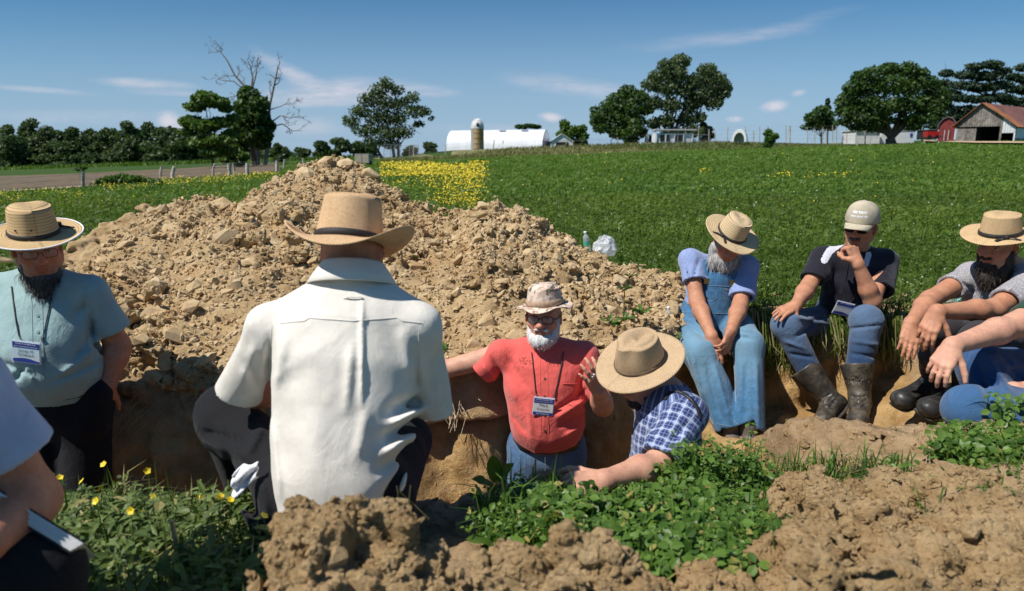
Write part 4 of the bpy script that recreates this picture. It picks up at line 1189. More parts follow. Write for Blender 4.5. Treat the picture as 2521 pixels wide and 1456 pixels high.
def trousers(parent, org, mat, pelvis, legs, h=0.008, fns=(), u=(1, 0, 0), pr=(0.17, 0.125), name='trousers', fade=None, extra=(), up=Z, front=(0, -1, 0), cutr=1.5):
    """legs: (hip, knee, ankle, r_hip, r_knee, r_hem)"""
    pts = [pelvis]+[q for l in legs for q in l[:3]]; lo, hi = box_of(pts, 0.26); v = Vol(lo, hi, h)
    v.cap(pelvis-up*0.03, pelvis+up*0.10, pr[0], pr[0]*0.95, 0.04, u, pr[1]/pr[0])
    for hp, kn, an, r0, r1, r2 in legs:
        v.cap(hp, kn, r0, r1, 0.05); d = norm(np.asarray(an)-kn); v.cap(kn, an+d*r2*0.3, r1*0.97, r2, 0.04)
    for e in extra: v.cap(*e)
    for fn in fns: v.near(fn, 0.04)
    for hp, kn, an, r0, r1, r2 in legs:
        d = norm(np.asarray(an)-kn); v.cut(an, d, r2*cutr); v.cap(an-d*0.04, an+d*0.08, r2-0.020, r2-0.020, 0.003, sub=True)
    B = Bones([(pelvis-up*0.05, pelvis+up*0.12, 0.16)]+[q for l in legs for q in ((l[0], l[1], 0.09), (l[1], l[2], 0.08))])
    return sdf_obj(v, name, mat, parent, org, B, fade, front)


def body(parent, org, mat, colfn, parts, pts, h=0.005, pad=0.16, rel=None):
    lo, hi = box_of(pts, pad); v = Vol(lo, hi, h)
    for fn in parts: fn(v)
    if rel: v.near(rel, 0.02)
    return sdf_obj(v, 'body', mat, parent, org, None, None, col=colfn)


SKIN_TAN = skinmat('skin_tanned', (0.50, 0.245, 0.145)); SKIN_FAIR = skinmat('skin_fair', (0.60, 0.33, 0.225)); SKIN_RED = skinmat('skin_ruddy', (0.52, 0.225, 0.135))
HAIR_WHITE = hairmat('hair_white', (0.42, 0.41, 0.40), (0.80, 0.79, 0.77)); HAIR_GREY = hairmat('hair_grey', (0.22, 0.21, 0.20), (0.56, 0.54, 0.52))
HAIR_DARK = hairmat('hair_dark', (0.014, 0.010, 0.008), (0.055, 0.040, 0.030)); HAIR_MIX = hairmat('hair_dark_grey', (0.016, 0.013, 0.011), (0.15, 0.13, 0.115), 190)
STRAW_CREAM = strawmat('straw_tan', (0.42, 0.25, 0.12), (0.74, 0.50, 0.285), 'weave', 0.62)
STRAW_BRAID = strawmat('straw_pale_braid', (0.42, 0.29, 0.145), (0.76, 0.58, 0.35), 'braid', 1.0)
STRAW_GOLD = strawmat('straw_gold_braid', (0.38, 0.245, 0.10), (0.72, 0.51, 0.27), 'braid', 0.9)
STRAW_FINE = strawmat('straw_fine', (0.36, 0.24, 0.13), (0.62, 0.45, 0.275), 'weave', 0.75)
STRAW_OPEN = strawmat('straw_open', (0.36, 0.225, 0.105), (0.70, 0.50, 0.28), 'weave', 1.1)
DENIM_BLUE = clothmat('denim_blue', (0.060, 0.135, 0.270), 'denim', c2=(0.26, 0.40, 0.54)); DENIM_DARK = clothmat('denim_dark', (0.022, 0.050, 0.115), 'denim', c2=(0.16, 0.25, 0.37))
DENIM_OVER = clothmat('denim_overalls', (0.050, 0.150, 0.285), 'denim', c2=(0.22, 0.38, 0.47)); DENIM_NAVY = clothmat('denim_navy', (0.018, 0.070, 0.185), 'denim', c2=(0.07, 0.17, 0.32))
CLOTH_BLACK = clothmat('black_twill', (0.013, 0.013, 0.015), sheen=0.05); CLOTH_CHAR = clothmat('charcoal_twill', (0.040, 0.036, 0.042), sheen=0.1)
CREAM = clothmat('cream_cotton', (0.79, 0.74, 0.655), crease=0.10); CORAL = clothmat('coral_cotton', (0.76, 0.125, 0.105)); TEAL = clothmat('teal_cotton', (0.30, 0.43, 0.43))
PLAID = clothmat('blue_plaid', (0.1, 0.1, 0.3), 'plaid'); CHAMBRAY = clothmat('blue_chambray', (0.25, 0.32, 0.54), 'chambray'); DOTS = clothmat('grey_dotted', (0.4, 0.4, 0.4), 'dots')
POLO = clothmat('black_polo', (0.012, 0.011, 0.019), 'panel', c2=(0.62, 0.62, 0.70), rough=0.7); SKYSHIRT = clothmat('pale_blue_cotton', (0.46, 0.53, 0.72)); GREEN = clothmat('green_cotton', (0.018, 0.055, 0.030))
A3 = np.array


# ---------------------------------------------------------------- man in cream, back to the camera
def man_cream():
    pel = W(832, 1255, 1.60); org = (pel[0], pel[1], 0.0)
    t = thing('person', 'person in cream shirt and tan straw hat squatting with back to the camera', 'person', org)
    ch = W(852, 870, 1.70); nb = W(868, 700, 1.79); hd = W(868, 612, 1.86); wst = W(838, 1090, 1.66)
    shL, shR = W(672, 806, 1.735), W(1026, 802, 1.735); elL, elR = W(592, 950, 1.80), W(1066, 985, 1.82); wrL, wrR = W(720, 985, 2.02), W(985, 985, 2.04)
    F = A3((0.02, 0.93, -0.30)); U = A3((0, 0.30, 0.95)); u = A3((1, 0, 0))
    def parts(v):
        head(v, hd, F, U); v.cap(hd-A3((0, 0.015, 0.03)), nb-A3((0, 0, 0.03)), 0.060, 0.066, 0.025); v.cap(nb-A3((0, 0, 0.03)), ch, 0.07, 0.12, 0.04, u, 0.7)
        for a, e, w in ((shL, elL, wrL), (shR, elR, wrR)): arm(v, a, e, w, 0.98)
        hand(v, wrL, A3((0.75, 0.5, -0.4)), A3((-0.1, -0.3, 0.9)), 1); hand(v, wrR, A3((-0.75, 0.5, -0.4)), A3((0.1, -0.3, 0.9)), -1)
    body(t, org, SKIN_RED, head_col(hd, F, U, hair=(0.55, 0.50, 0.47), low=0.005), [parts], [hd, nb, ch, shL, shR, elL, elR, wrL, wrR], 0.006, 0.17)
    # shirt
    s = lambda x, y, D, w, d: (W(x, y, D), w, d)
    st = [s(868, 752, 1.765, 0.120, 0.085), s(866, 800, 1.745, 0.176, 0.115), s(856, 885, 1.715, 0.186, 0.125), s(846, 975, 1.69, 0.178, 0.125), s(838, 1070, 1.665, 0.163, 0.13), s(830, 1165, 1.635, 0.155, 0.13), s(828, 1240, 1.615, 0.146, 0.125)]
    back = lambda x, y, D=1.58: W(x, y, D)
    FD = [(back(892, 735, 1.70), back(890, 1000, 1.55), 0.006, 0.0065), (back(866, 850, 1.62), back(852, 1010, 1.56), 0.011, 0.006), (back(905, 1000, 1.57), back(880, 1130, 1.53), 0.014, 0.005),
          (back(1040, 985, 1.60), back(958, 1010, 1.57), 0.016, -0.013), (back(1040, 1008, 1.6), back(962, 1045, 1.56), 0.011, 0.014), (back(1042, 1035, 1.62), back(935, 1085, 1.55), 0.015, -0.015),
          (back(1030, 1062, 1.6), back(945, 1120, 1.53), 0.012, 0.011), (back(1022, 1098, 1.6), back(930, 1160, 1.52), 0.015, -0.012), (back(1028, 1060, 1.64), back(985, 1225, 1.5), 0.012, 0.011), (back(1008, 1130, 1.57), back(950, 1225, 1.5), 0.013, -0.010),
          (back(668, 830, 1.68), back(655, 1010, 1.66), 0.011, -0.010), (back(700, 820, 1.65), back(668, 960, 1.6), 0.02, 0.007), (back(1020, 860, 1.66), back(1030, 960, 1.62), 0.011, -0.009), (back(990, 800, 1.67), back(1022, 930, 1.6), 0.02, 0.006),
          (back(668, 1040, 1.62), back(690, 1225, 1.5), 0.010, 0.006), (back(640, 1100, 1.64), back(660, 1215, 1.58), 0.012, -0.008), (back(780, 1000, 1.56), back(770, 1200, 1.5), 0.03, 0.004), (back(720, 900, 1.6), back(735, 1080, 1.55), 0.025, -0.004),
          (back(600, 880, 1.72), back(640, 960, 1.70), 0.012, -0.007), (back(625, 850, 1.70), back(600, 940, 1.72), 0.014, 0.006), (back(1075, 860, 1.74), back(1060, 980, 1.74), 0.013, -0.006)]
    hemL, hemR = W(590, 968, 1.80), W(1064, 1010, 1.81)
    so, V, Q = shirt(t, org, CREAM, st, u, [(shL, hemL, 0.060, 0.067), (shR, hemR, 0.060, 0.063)], nb, 0.0055, fns=[folds(FD), wrinkle((0.15, 0.1, 1), 0.0028, 9, 3), wrinkle((0.7, 0, 0.6), 0.002, 14, 17)], front=(0, 1, 0), sr=0.058)
    bv = bvh(V, Q)
    collar(t, org, nb+A3((0, 0.006, 0.016)), F, A3((0, 0.25, 0.97)), CREAM, rx=0.072, ry=0.075, hgt=0.038, fall=0.058, out=0.034, gap=0.3, name='collar')
    L = [on(bv, x, 790-14*abs(x-868)/200+(0.0006*(x-868)**2 if abs(x-868) > 110 else 0), 0.0005)[0] for x in range(690, 1050, 12)]
    seam(t, org, L, CREAM, 0.0016)
    lp = [on(bv, x, 735 + (2 if x in (848, 896) else 0), 0.006 if 852 < x < 892 else 0.001)[0] for x in range(846, 900, 6)]
    seam(t, org, lp, CREAM, 0.0028, 'locker_loop')
    for pl in ([(668-0.00045*(y-830)**2*0+(y-830)*-0.05, y) for y in range(800, 985, 10)], [(1030+(y-800)*0.02, y) for y in range(820, 965, 10)]):
        seam(t, org, [on(bv, x, y, 0.0004)[0] for x, y in pl], CREAM, 0.0015)
    hat(t, org, hd+A3((0, -0.030, 0.020)), F, norm(A3((0.03, -0.33, 0.94))), STRAW_CREAM, rx=0.090, ry=0.106, top=0.80, hc=0.134, bw=0.080, curl=0.050, droop=0.015, back=0.028, dent=0.030, pinch=0.12, dome=0.006, wave=0.002, band_h=0.021, seed=2)
    # trousers
    hips = [W(745, 1225, 1.66), W(930, 1225, 1.66)]; kn = [W(560, 1030, 1.93), W(1000, 1085, 2.02)]; an = [W(640, 1250, 1.98), W(960, 1260, 2.0)]
    fl = [folds([(W(500, 1060, 1.85), W(600, 1090, 1.75), 0.010, -0.010), (W(505, 1085, 1.85), W(610, 1130, 1.72), 0.012, 0.010), (W(560, 1100, 1.8), W(590, 1220, 1.7), 0.014, -0.010), (W(610, 1120, 1.7), W(650, 1040, 1.75), 0.012, 0.009), (W(590, 1180, 1.72), W(640, 1290, 1.6), 0.016, -0.012), (W(640, 1180, 1.65), W(660, 1270, 1.6), 0.012, 0.010), (W(560, 1230, 1.8), W(660, 1320, 1.6), 0.014, 0.012)])]
    trousers(t, org, CLOTH_BLACK, W(838, 1262, 1.64), [(hips[0], kn[0], an[0], 0.100, 0.078, 0.075), (hips[1], kn[1], an[1], 0.098, 0.074, 0.07)], 0.007, fl+[wrinkle((0.5, 0.2, 1), 0.004, 8, 5)], pr=(0.16, 0.13), extra=[(W(690, 1330, 1.6), W(700, 1250, 1.66), 0.075, 0.085, 0.04), (W(560, 1030, 1.93), W(548, 1010, 1.95), 0.08, 0.075, 0.03)])
    # shoes
    A = Acc(); v, f = ICO1
    for p in an: A.add(v*A3((0.05, 0.13, 0.05))+p+A3((0, 0.06, -0.06)), f)
    for p in an:
        B = Acc(); B.add(v*A3((0.05, 0.13, 0.05))+p+A3((0, 0.06, -0.05)), f); B.obj('shoe', M_BLACK, t, org, True)
    # handkerchief hanging from the hip pocket
    hp = W(600, 1172, 1.60); r = np.random.default_rng(4); n = 14
    a, b_ = np.meshgrid(np.linspace(0, 1, n), np.linspace(0, 1, n), indexing='ij')
    P0, P1 = W(640, 1150, 1.625), W(575, 1192, 1.60); upv = A3((0.1, 0.1, 1.0))*0.062
    G = P0+(P1-P0)*a[..., None]+upv*((b_-0.5)*(0.62+0.5*np.sin(a*3.0)))[..., None]
    G = G+A3((0, -1, 0.1))*(0.010*np.sin(b_*9+a*3)+0.006*np.sin(a*10+b_*4))[..., None]-A3((0, 0.012, 0))+A3((0, 0, -0.014))*np.sin(a*5.5)[..., None]*(b_-0.4)[..., None]
    i, j = np.meshgrid(np.arange(n-1), np.arange(n-1), indexing='ij'); q = np.stack([i*n+j, (i+1)*n+j, (i+1)*n+j+1, i*n+j+1], -1).reshape(-1, 4)
    ho = mesh_np('handkerchief', G.reshape(-1, 3), q, M_WHITECLOTH, None, tuple(hp), True); ho.modifiers.new('thick', 'SOLIDIFY').thickness = 0.003
    tag(ho, 'crumpled white handkerchief hanging from the black trouser pocket', 'handkerchief')


man_cream()


# ---------------------------------------------------------------- man in coral, standing in the pit
def man_coral():
    pel = W(1345, 1092, 3.08); org = (pel[0], pel[1], -1.42)
    t = thing('person', 'person in a coral shirt and camouflage sun hat, one arm held out to the side', 'person', org)
    nb = W(1342, 846, 3.10); hd = W(1339, 780, 3.06); F = A3((-0.20, -0.97, 0.02)); U = A3((0.03, 0.02, 0.99)); u = A3((1, 0, 0))
    sh = [W(1236, 872, 3.10), W(1438, 876, 3.08)]; el = [W(1085, 912, 3.10), W(1484, 1000, 3.00)]; wr = [W(950, 925, 3.02), W(1473, 958, 2.83)]
    def parts(v):
        head(v, hd, F, U, 0.98); v.cap(hd-A3((0, -0.03, 0.05)), nb-A3((0, 0, 0.02)), 0.058, 0.064, 0.02); v.cap(nb, W(1338, 930, 3.07), 0.07, 0.12, 0.04, u, 0.7)
        for q in (0, 1): arm(v, sh[q], el[q], wr[q], 1.0)
        hand(v, wr[0], A3((-1, -0.1, -0.1)), A3((0, -0.4, 0.9)), 1)
        hand(v, wr[1], W(1452, 910, 2.76)-wr[1], A3((0.10, -0.93, 0.30)), 1, curl=((0.35, 0.55, 0.4), (0.25, 0.45, 0.3), (0.15, 0.35, 0.3), (0.1, 0.3, 0.2)), s=1.0, spread=(0.2, 0.05, -0.10, -0.28))
    body(t, org, SKIN_FAIR, head_col(hd, F, U, 0.98, hair=(0.75, 0.74, 0.72), brow=(0.5, 0.45, 0.42), low=-0.02), [parts], [hd, nb]+sh+el+wr, 0.005, 0.15)
    eyes(t, org, hd, F, U, 0.98)
    R_, F_, U_ = frame(F, U); M = np.stack([R_, F_, U_], 1); p = lambda r, f, w: hd+0.98*(r*R_+f*F_+w*U_)
    beard(t, org, HAIR_WHITE, [(p(0, 0.066, -0.098), (0.052, 0.046, 0.042), M), (p(-0.047, 0.030, -0.075), (0.026, 0.040, 0.045), M), (p(0.047, 0.030, -0.075), (0.026, 0.040, 0.045), M), (p(-0.066, 0.004, -0.03), (0.013, 0.022, 0.04), M), (p(0.066, 0.004, -0.03), (0.013, 0.022, 0.04), M),
                               (p(-0.018, 0.098, -0.042), (0.018, 0.010, 0.008), M), (p(0.018, 0.098, -0.042), (0.018, 0.010, 0.008), M)], 420, 3, 0.016, (0, -0.3, -1), 0.0042, 0.003)
    glasses(t, org, hd-U_*0.002, F, U, 0.98, r=0.0021)
    s = lambda x, y, D, w, d: (W(x, y, D), w, d)
    st = [s(1341, 872, 3.10, 0.125, 0.085), s(1338, 905, 3.085, 0.180, 0.118), s(1340, 950, 3.065, 0.178, 0.130), s(1345, 1000, 3.055, 0.172, 0.140), s(1347, 1040, 3.055, 0.167, 0.142), s(1346, 1072, 3.07, 0.157, 0.130)]
    hem = [W(1183, 916, 3.10), W(1482, 975, 3.01)]
    FD = [(W(1250, 880, 2.96), W(1300, 960, 2.93), 0.014, -0.006), (W(1235, 905, 3.0), W(1275, 1000, 2.94), 0.016, 0.007), (W(1440, 900, 2.98), W(1420, 985, 2.94), 0.013, -0.007), (W(1440, 960, 2.95), W(1360, 1015, 2.90), 0.011, -0.008), (W(1440, 985, 2.93), W(1370, 1030, 2.90), 0.012, 0.008),
          (W(1435, 1020, 2.93), W(1375, 1052, 2.90), 0.010, -0.007), (W(1262, 1020, 2.95), W(1300, 1070, 2.93), 0.013, -0.006), (W(1440, 1045, 2.95), W(1390, 1075, 2.92), 0.011, 0.007), (W(1210, 880, 3.04), W(1240, 930, 3.03), 0.012, -0.009), (W(1185, 895, 3.04), W(1225, 945, 3.06), 0.011, 0.007), (W(1300, 1000, 2.9), W(1310, 1075, 2.92), 0.012, 0.005)]
    so, V, Q = shirt(t, org, CORAL, st, u, [(sh[0], hem[0], 0.072, 0.075), (sh[1], hem[1], 0.070, 0.068)], nb, 0.006, fns=[folds(FD), wrinkle((0.2, 0, 1), 0.003, 10, 23), wrinkle((0.8, 0, 0.4), 0.002, 15, 27)])
    bv = bvh(V, Q)
    collar(t, org, nb+A3((-0.002, 0.0, -0.024)), A3((-0.08, -0.97, -0.2)), A3((0, -0.20, 0.98)), CORAL, rx=0.066, ry=0.066, hgt=0.036, fall=0.050, out=0.030, gap=0.42, point=0.038, spread=0.012, drop_front=0.038)
    for q in (1, -1): seam(t, org, [on(bv, 1338+q*9+0.02*(y-880), y, 0.001)[0] for y in range(884, 1070, 9)], CORAL, 0.0013, 'placket')
    for y in (932, 976, 1022, 1060): pp, nn = on(bv, 1341, y, 0.001); button(t, org, pp, nn, M_BUTTON, 0.006)
    seam(t, org, [on(bv, x, 945, 0.001)[0] for x in range(1385, 1432, 6)], CORAL, 0.002, 'pocket'); seam(t, org, [on(bv, x, y, 0.001)[0] for x, y in ((1385, 945), (1387, 985), (1408, 1000), (1428, 985), (1432, 945))], CORAL, 0.0012, 'pocket')
    # embroidered emblem on the chest
    em = Acc(); r = np.random.default_rng(8)
    for k in range(26):
        x0, y0 = 1280+r.random()*26, 878+r.random()*26
        a = on(bv, x0, y0, 0.0012)[0]; b_ = on(bv, x0+r.uniform(-7, 7), y0+r.uniform(-4, 4), 0.0012)[0]
        if a is not None and b_ is not None: em.tube([a, b_], 0.0011, 4)
    em.obj('emblem', plain('emblem_thread', (0.22, 0.07, 0.04), 0.8, 0.1), t, org)
    LL = [on(bv, x, y, 0.004)[0] for x, y in ((1309, 868), (1312, 890), (1314, 912), (1317, 940), (1319, 962), (1321, 975))]; LR = [on(bv, x, y, 0.004)[0] for x, y in ((1387, 866), (1383, 890), (1378, 915), (1372, 945), (1366, 970), (1363, 978))]
    lanyard(t, org, LL, LR)
    c = on(bv, 1338, 1000, 0.010)[0]; badge(t, org, c, A3((1, -0.02, -0.10)), A3((0.10, -0.06, 1)), 0.088, 0.079, [('NORTH AMERICAN', 0.0085, 0.42, M_WHITE_INK), ('Midwest Regional Agricultural Group', 0.0052, 0.31, M_WHITE_INK), ('Mark', 0.019, 0.10, M_INK), ('Kopecky', 0.016, -0.14, M_INK), ('Soil Presenter', 0.0105, -0.42, M_WHITE_INK)])
    # jeans, belt
    legs = [(W(1300, 1105, 3.09), W(1285, 1270, 3.06), W(1285, 1440, 3.12), 0.100, 0.082, 0.075), (W(1390, 1105, 3.09), W(1405, 1270, 3.06), W(1405, 1440, 3.12), 0.100, 0.082, 0.075)]
    trousers(t, org, DENIM_BLUE, W(1346, 1098, 3.09), legs, 0.008, [wrinkle((1, 0, 0.3), 0.004, 10, 33)], pr=(0.168, 0.128), fade=lambda V: sst(-0.05, -0.25, V[:, 2]+0.45)*0 + 0.55*np.clip(1-((V[:, 0]-pel[0])/0.16)**2, 0, 1))
    ring(t, org, W(1346, 1080, 3.08), u, A3((0, 1, 0)), 0.166, 0.136, 0.036, M_BLACK, 'belt'); B = Acc(); B.box(W(1340, 1084, 2.935), (0.045, 0.008, 0.036)); B.obj('buckle', M_BLACK, t, org)
    seam(t, org, [W(1342, y, 2.945) for y in range(1095, 1165, 8)], plain('jean_stitch', (0.25, 0.32, 0.40), 0.9), 0.0016, 'fly')
    for q in (-1, 1):
        B = Acc(); v, f = ICO1; B.add(v*A3((0.05, 0.14, 0.06))+A3((pel[0]+q*0.11, pel[1]-0.05, -1.37)), f); B.obj('boot', M_BLACK, t, org, True)
    # ring and hat
    m, n, b = material('desert_camouflage'); P = n.pos(); c = n.mix(n.ramp(n.noise(P, 26, 3, 0.5), 0.47, 0.52), (0.52, 0.38, 0.29), (0.68, 0.55, 0.45)); c = n.mix(n.ramp(n.noise(n.vmath('ADD', P, (5, 2, 9)), 30, 2, 0.5), 0.60, 0.63), c, (0.10, 0.10, 0.075)); c = n.mix(n.ramp(n.noise(n.vmath('ADD', P, (1, 8, 3)), 38, 2, 0.5), 0.60, 0.63), c, (0.33, 0.19, 0.12))
    n.put(b.inputs['Base Color'], c); b.inputs['Roughness'].default_value = 0.9; n.put(b.inputs['Normal'], n.bump(n.noise(P, 90, 4, 0.6), 0.5, 0.004))
    mb = plain('camo_band', (0.44, 0.30, 0.20), 0.9, 0.25, 70, 0.4, 140)
    hat(t, org, hd+U_*0.062-F_*0.006, F, norm(U+A3((-0.10, 0.02, 0))), m, rx=0.084, ry=0.102, top=0.84, hc=0.080, bw=0.046, curl=-0.012, droop=0.012, front=0.004, dent=0.004, dome=0.018, wave=0.006, band=mb, band_h=0.026, lump=0.012, seed=5)
    # finger ring
    rp = W(1461, 925, 2.74); ring(t, org, rp, A3((0.9, 0.1, 0.3)), A3((0.1, 1, 0.1)), 0.0105, 0.0105, 0.005, M_METAL, 'finger_ring', 18, 0.0015)


man_coral()


# ---------------------------------------------------------------- man in teal, left
def man_teal():
    pel = W(150, 1000, 2.80); org = (pel[0], pel[1], -1.05)
    t = thing('person', 'person in a pale teal shirt with a long dark beard and gold straw hat', 'person', org)
    nb = W(92, 676, 2.82); hd = W(90, 610, 2.74); F = A3((0.62, -0.74, -0.22)); U = A3((0.10, -0.16, 0.98)); u = A3((1, 0.06, 0))
    sh = [W(-22, 716, 2.80), W(222, 722, 2.80)]; el = [W(-75, 880, 2.84), W(290, 850, 2.86)]; wr = [W(-20, 960, 2.70), W(266, 945, 2.79)]
    def parts(v):
        head(v, hd, F, U); v.cap(hd-A3((-0.01, -0.04, 0.05)), nb-A3((0, 0, 0.02)), 0.058, 0.064, 0.02); v.cap(nb, W(110, 790, 2.78), 0.07, 0.13, 0.04, u, 0.7)
        for q in (0, 1): arm(v, sh[q], el[q], wr[q], 1.08)
        hand(v, wr[0], A3((0.6, -0.3, -0.6)), A3((-0.5, -0.5, 0.3)), 1)
        hand(v, wr[1], W(240, 1010, 2.75)-wr[1], A3((0.75, -0.62, 0.2)), -1, curl=((0.3, 0.4, 0.2),)*4, thumb=(0.1, 0.2, 0.2))
    body(t, org, SKIN_RED, head_col(hd, F, U, hair=(0.10, 0.08, 0.07), brow=(0.35, 0.3, 0.28), low=-0.05), [parts], [hd, nb]+sh+el+wr, 0.0055, 0.16)
    eyes(t, org, hd, F, U)
    R_, F_, U_ = frame(F, U); M = np.stack([R_, F_, U_], 1); p = lambda r, f, w: hd+(r*R_+f*F_+w*U_)
    beard(t, org, HAIR_MIX, [(p(0, 0.070, -0.112), (0.038, 0.030, 0.034), M), (p(0, 0.080, -0.150), (0.036, 0.030, 0.045), M), (p(0.004, 0.086, -0.190), (0.024, 0.022, 0.036), M), (p(-0.056, 0.02, -0.075), (0.017, 0.030, 0.045), M), (p(0.056, 0.02, -0.075), (0.017, 0.030, 0.045), M), (p(-0.034, 0.05, -0.118), (0.026, 0.030, 0.040), M), (p(0.034, 0.05, -0.118), (0.026, 0.030, 0.040), M)], 900, 13, 0.045, (0.05, -0.12, -1), 0.0048, 0.004)
    glasses(t, org, hd, F, U, r=0.0012)
    s = lambda x, y, D, w, d: (W(x, y, D), w, d)
    st = [s(98, 712, 2.82, 0.125, 0.085), s(106, 745, 2.80, 0.195, 0.120), s(110, 800, 2.77, 0.198, 0.145), s(118, 850, 2.75, 0.192, 0.162), s(130, 895, 2.75, 0.190, 0.165), s(142, 938, 2.78, 0.180, 0.145)]
    FD = [(W(230, 800, 2.70), W(180, 905, 2.60), 0.018, -0.008), (W(245, 850, 2.66), W(150, 925, 2.60), 0.016, 0.009), (W(250, 890, 2.68), W(130, 940, 2.60), 0.011, -0.008), (W(60, 900, 2.6), W(40, 935, 2.62), 0.012, -0.010), (W(0, 890, 2.62), W(90, 925, 2.6), 0.012, -0.008), (W(225, 760, 2.72), W(232, 880, 2.68), 0.012, -0.008), (W(170, 790, 2.62), W(215, 745, 2.68), 0.018, -0.006), (W(60, 905, 2.58), W(85, 940, 2.6), 0.008, 0.008)]
    hem = [W(-52, 850, 2.83), W(283, 812, 2.845)]
    so, V, Q = shirt(t, org, TEAL, st, u, [(sh[0], hem[0], 0.074, 0.080), (sh[1], hem[1], 0.074, 0.078)], nb, 0.006, fns=[folds(FD), wrinkle((0.6, 0, 0.8), 0.0035, 9, 43), wrinkle((0.1, 0, 1), 0.002, 15, 47)], sr=0.068)
    bv = bvh(V, Q)
    collar(t, org, nb+A3((-0.002, 0.0, -0.018)), A3((0.12, -0.97, -0.2)), A3((0, -0.16, 0.98)), TEAL, rx=0.069, ry=0.069, hgt=0.038, fall=0.052, out=0.030, gap=0.36, point=0.036, spread=0.0, drop_front=0.034)
    for q in (-14, 12): seam(t, org, [on(bv, 92+q+0.02*(y-720), y, 0.0008)[0] for y in range(725, 945, 10)], TEAL, 0.0012, 'placket')
    for y in (740, 778, 818, 902): pp, nn = on(bv, 92+0.02*(y-720), y, 0.001); button(t, org, pp, nn, plain('teal_button', (0.20, 0.32, 0.28), 0.4), 0.0055)
    seam(t, org, [on(bv, 205+0.09*(y-725)+0.0006*(y-725)**2*0, y, 0.0006)[0] for y in range(722, 880, 9)], TEAL, 0.0014)
    LL = [on(bv, x, y, 0.004)[0] for x, y in ((30, 706), (33, 730), (37, 760), (42, 795), (48, 825), (54, 838))]; LR = [on(bv, x, y, 0.004)[0] for x, y in ((128, 714), (125, 740), (119, 770), (113, 800), (108, 825), (105, 838))]
    lanyard(t, org, LL, LR)
    c = on(bv, 69, 866, 0.012)[0]; badge(t, org, c, A3((1, -0.02, -0.13)), A3((0.13, -0.05, 1)), 0.104, 0.082, [('NORTH AMERICAN', 0.009, 0.42, M_WHITE_INK), ('Midwest Regional Agricultural Group', 0.0062, 0.29, M_WHITE_INK), ('Jonas H', 0.0185, 0.08, M_INK), ('Schlabach', 0.0165, -0.12, M_INK)], foot='hill', warm=True)
    z = lambda x, zz: A3((x, 2.80, zz))
    hx = [W(95, 1005, 2.8), W(205, 1005, 2.8)]
    legs = [(h, A3((h[0]-0.01, 2.76, -0.58)), A3((h[0], 2.83, -0.98)), 0.108, 0.088, 0.085) for h in hx]
    trousers(t, org, CLOTH_BLACK, W(150, 985, 2.80), legs, 0.009, [wrinkle((1, 0, 0.25), 0.006, 9, 53)], pr=(0.186, 0.140), extra=[(W(240, 965, 2.76), W(222, 1040, 2.75), 0.055, 0.06, 0.04)])
    ring(t, org, W(146, 950, 2.79), A3((1, 0, 0)), A3((0, 1, 0)), 0.186, 0.152, 0.034, M_BLACK, 'belt')
    for q in hx:
        B = Acc(); v, f = ICO1; B.add(v*A3((0.05, 0.14, 0.05))+A3((q[0], 2.76, -1.0)), f); B.obj('boot', M_BLACK, t, org, True)
    h = hat(t, org, hd+U_*0.060-F_*0.012, F, norm(U+A3((-0.11, 0.06, 0))), STRAW_GOLD, rx=0.088, ry=0.102, top=0.84, hc=0.118, bw=0.082, curl=0.006, droop=0.006, dent=0.010, dome=0.010, wave=0.002, band_h=0.018, bow=-1.9, seed=3)
    # white binding on the brim and two vent eyelets
    n_ = 72; me = h.data; vs = np.array([q.co[:] for q in me.vertices])+np.array(org); row = vs[27*72:28*72] if len(vs) >= 28*72 else vs[-72:]
    A = Acc(); A.tube(np.concatenate([row, row[:1]]), 0.0032, 6, cap=False); A.obj('brim_binding', M_WHITECLOTH, h, org, True)
    for q in (38, 77):
        tree = bvh(vs, [list(pp.vertices) for pp in me.polygons]); pp, nn = on(tree, q, 568, 0.001)
        if pp is not None: button(h, org, pp, nn, M_BLACK, 0.004)


man_teal()


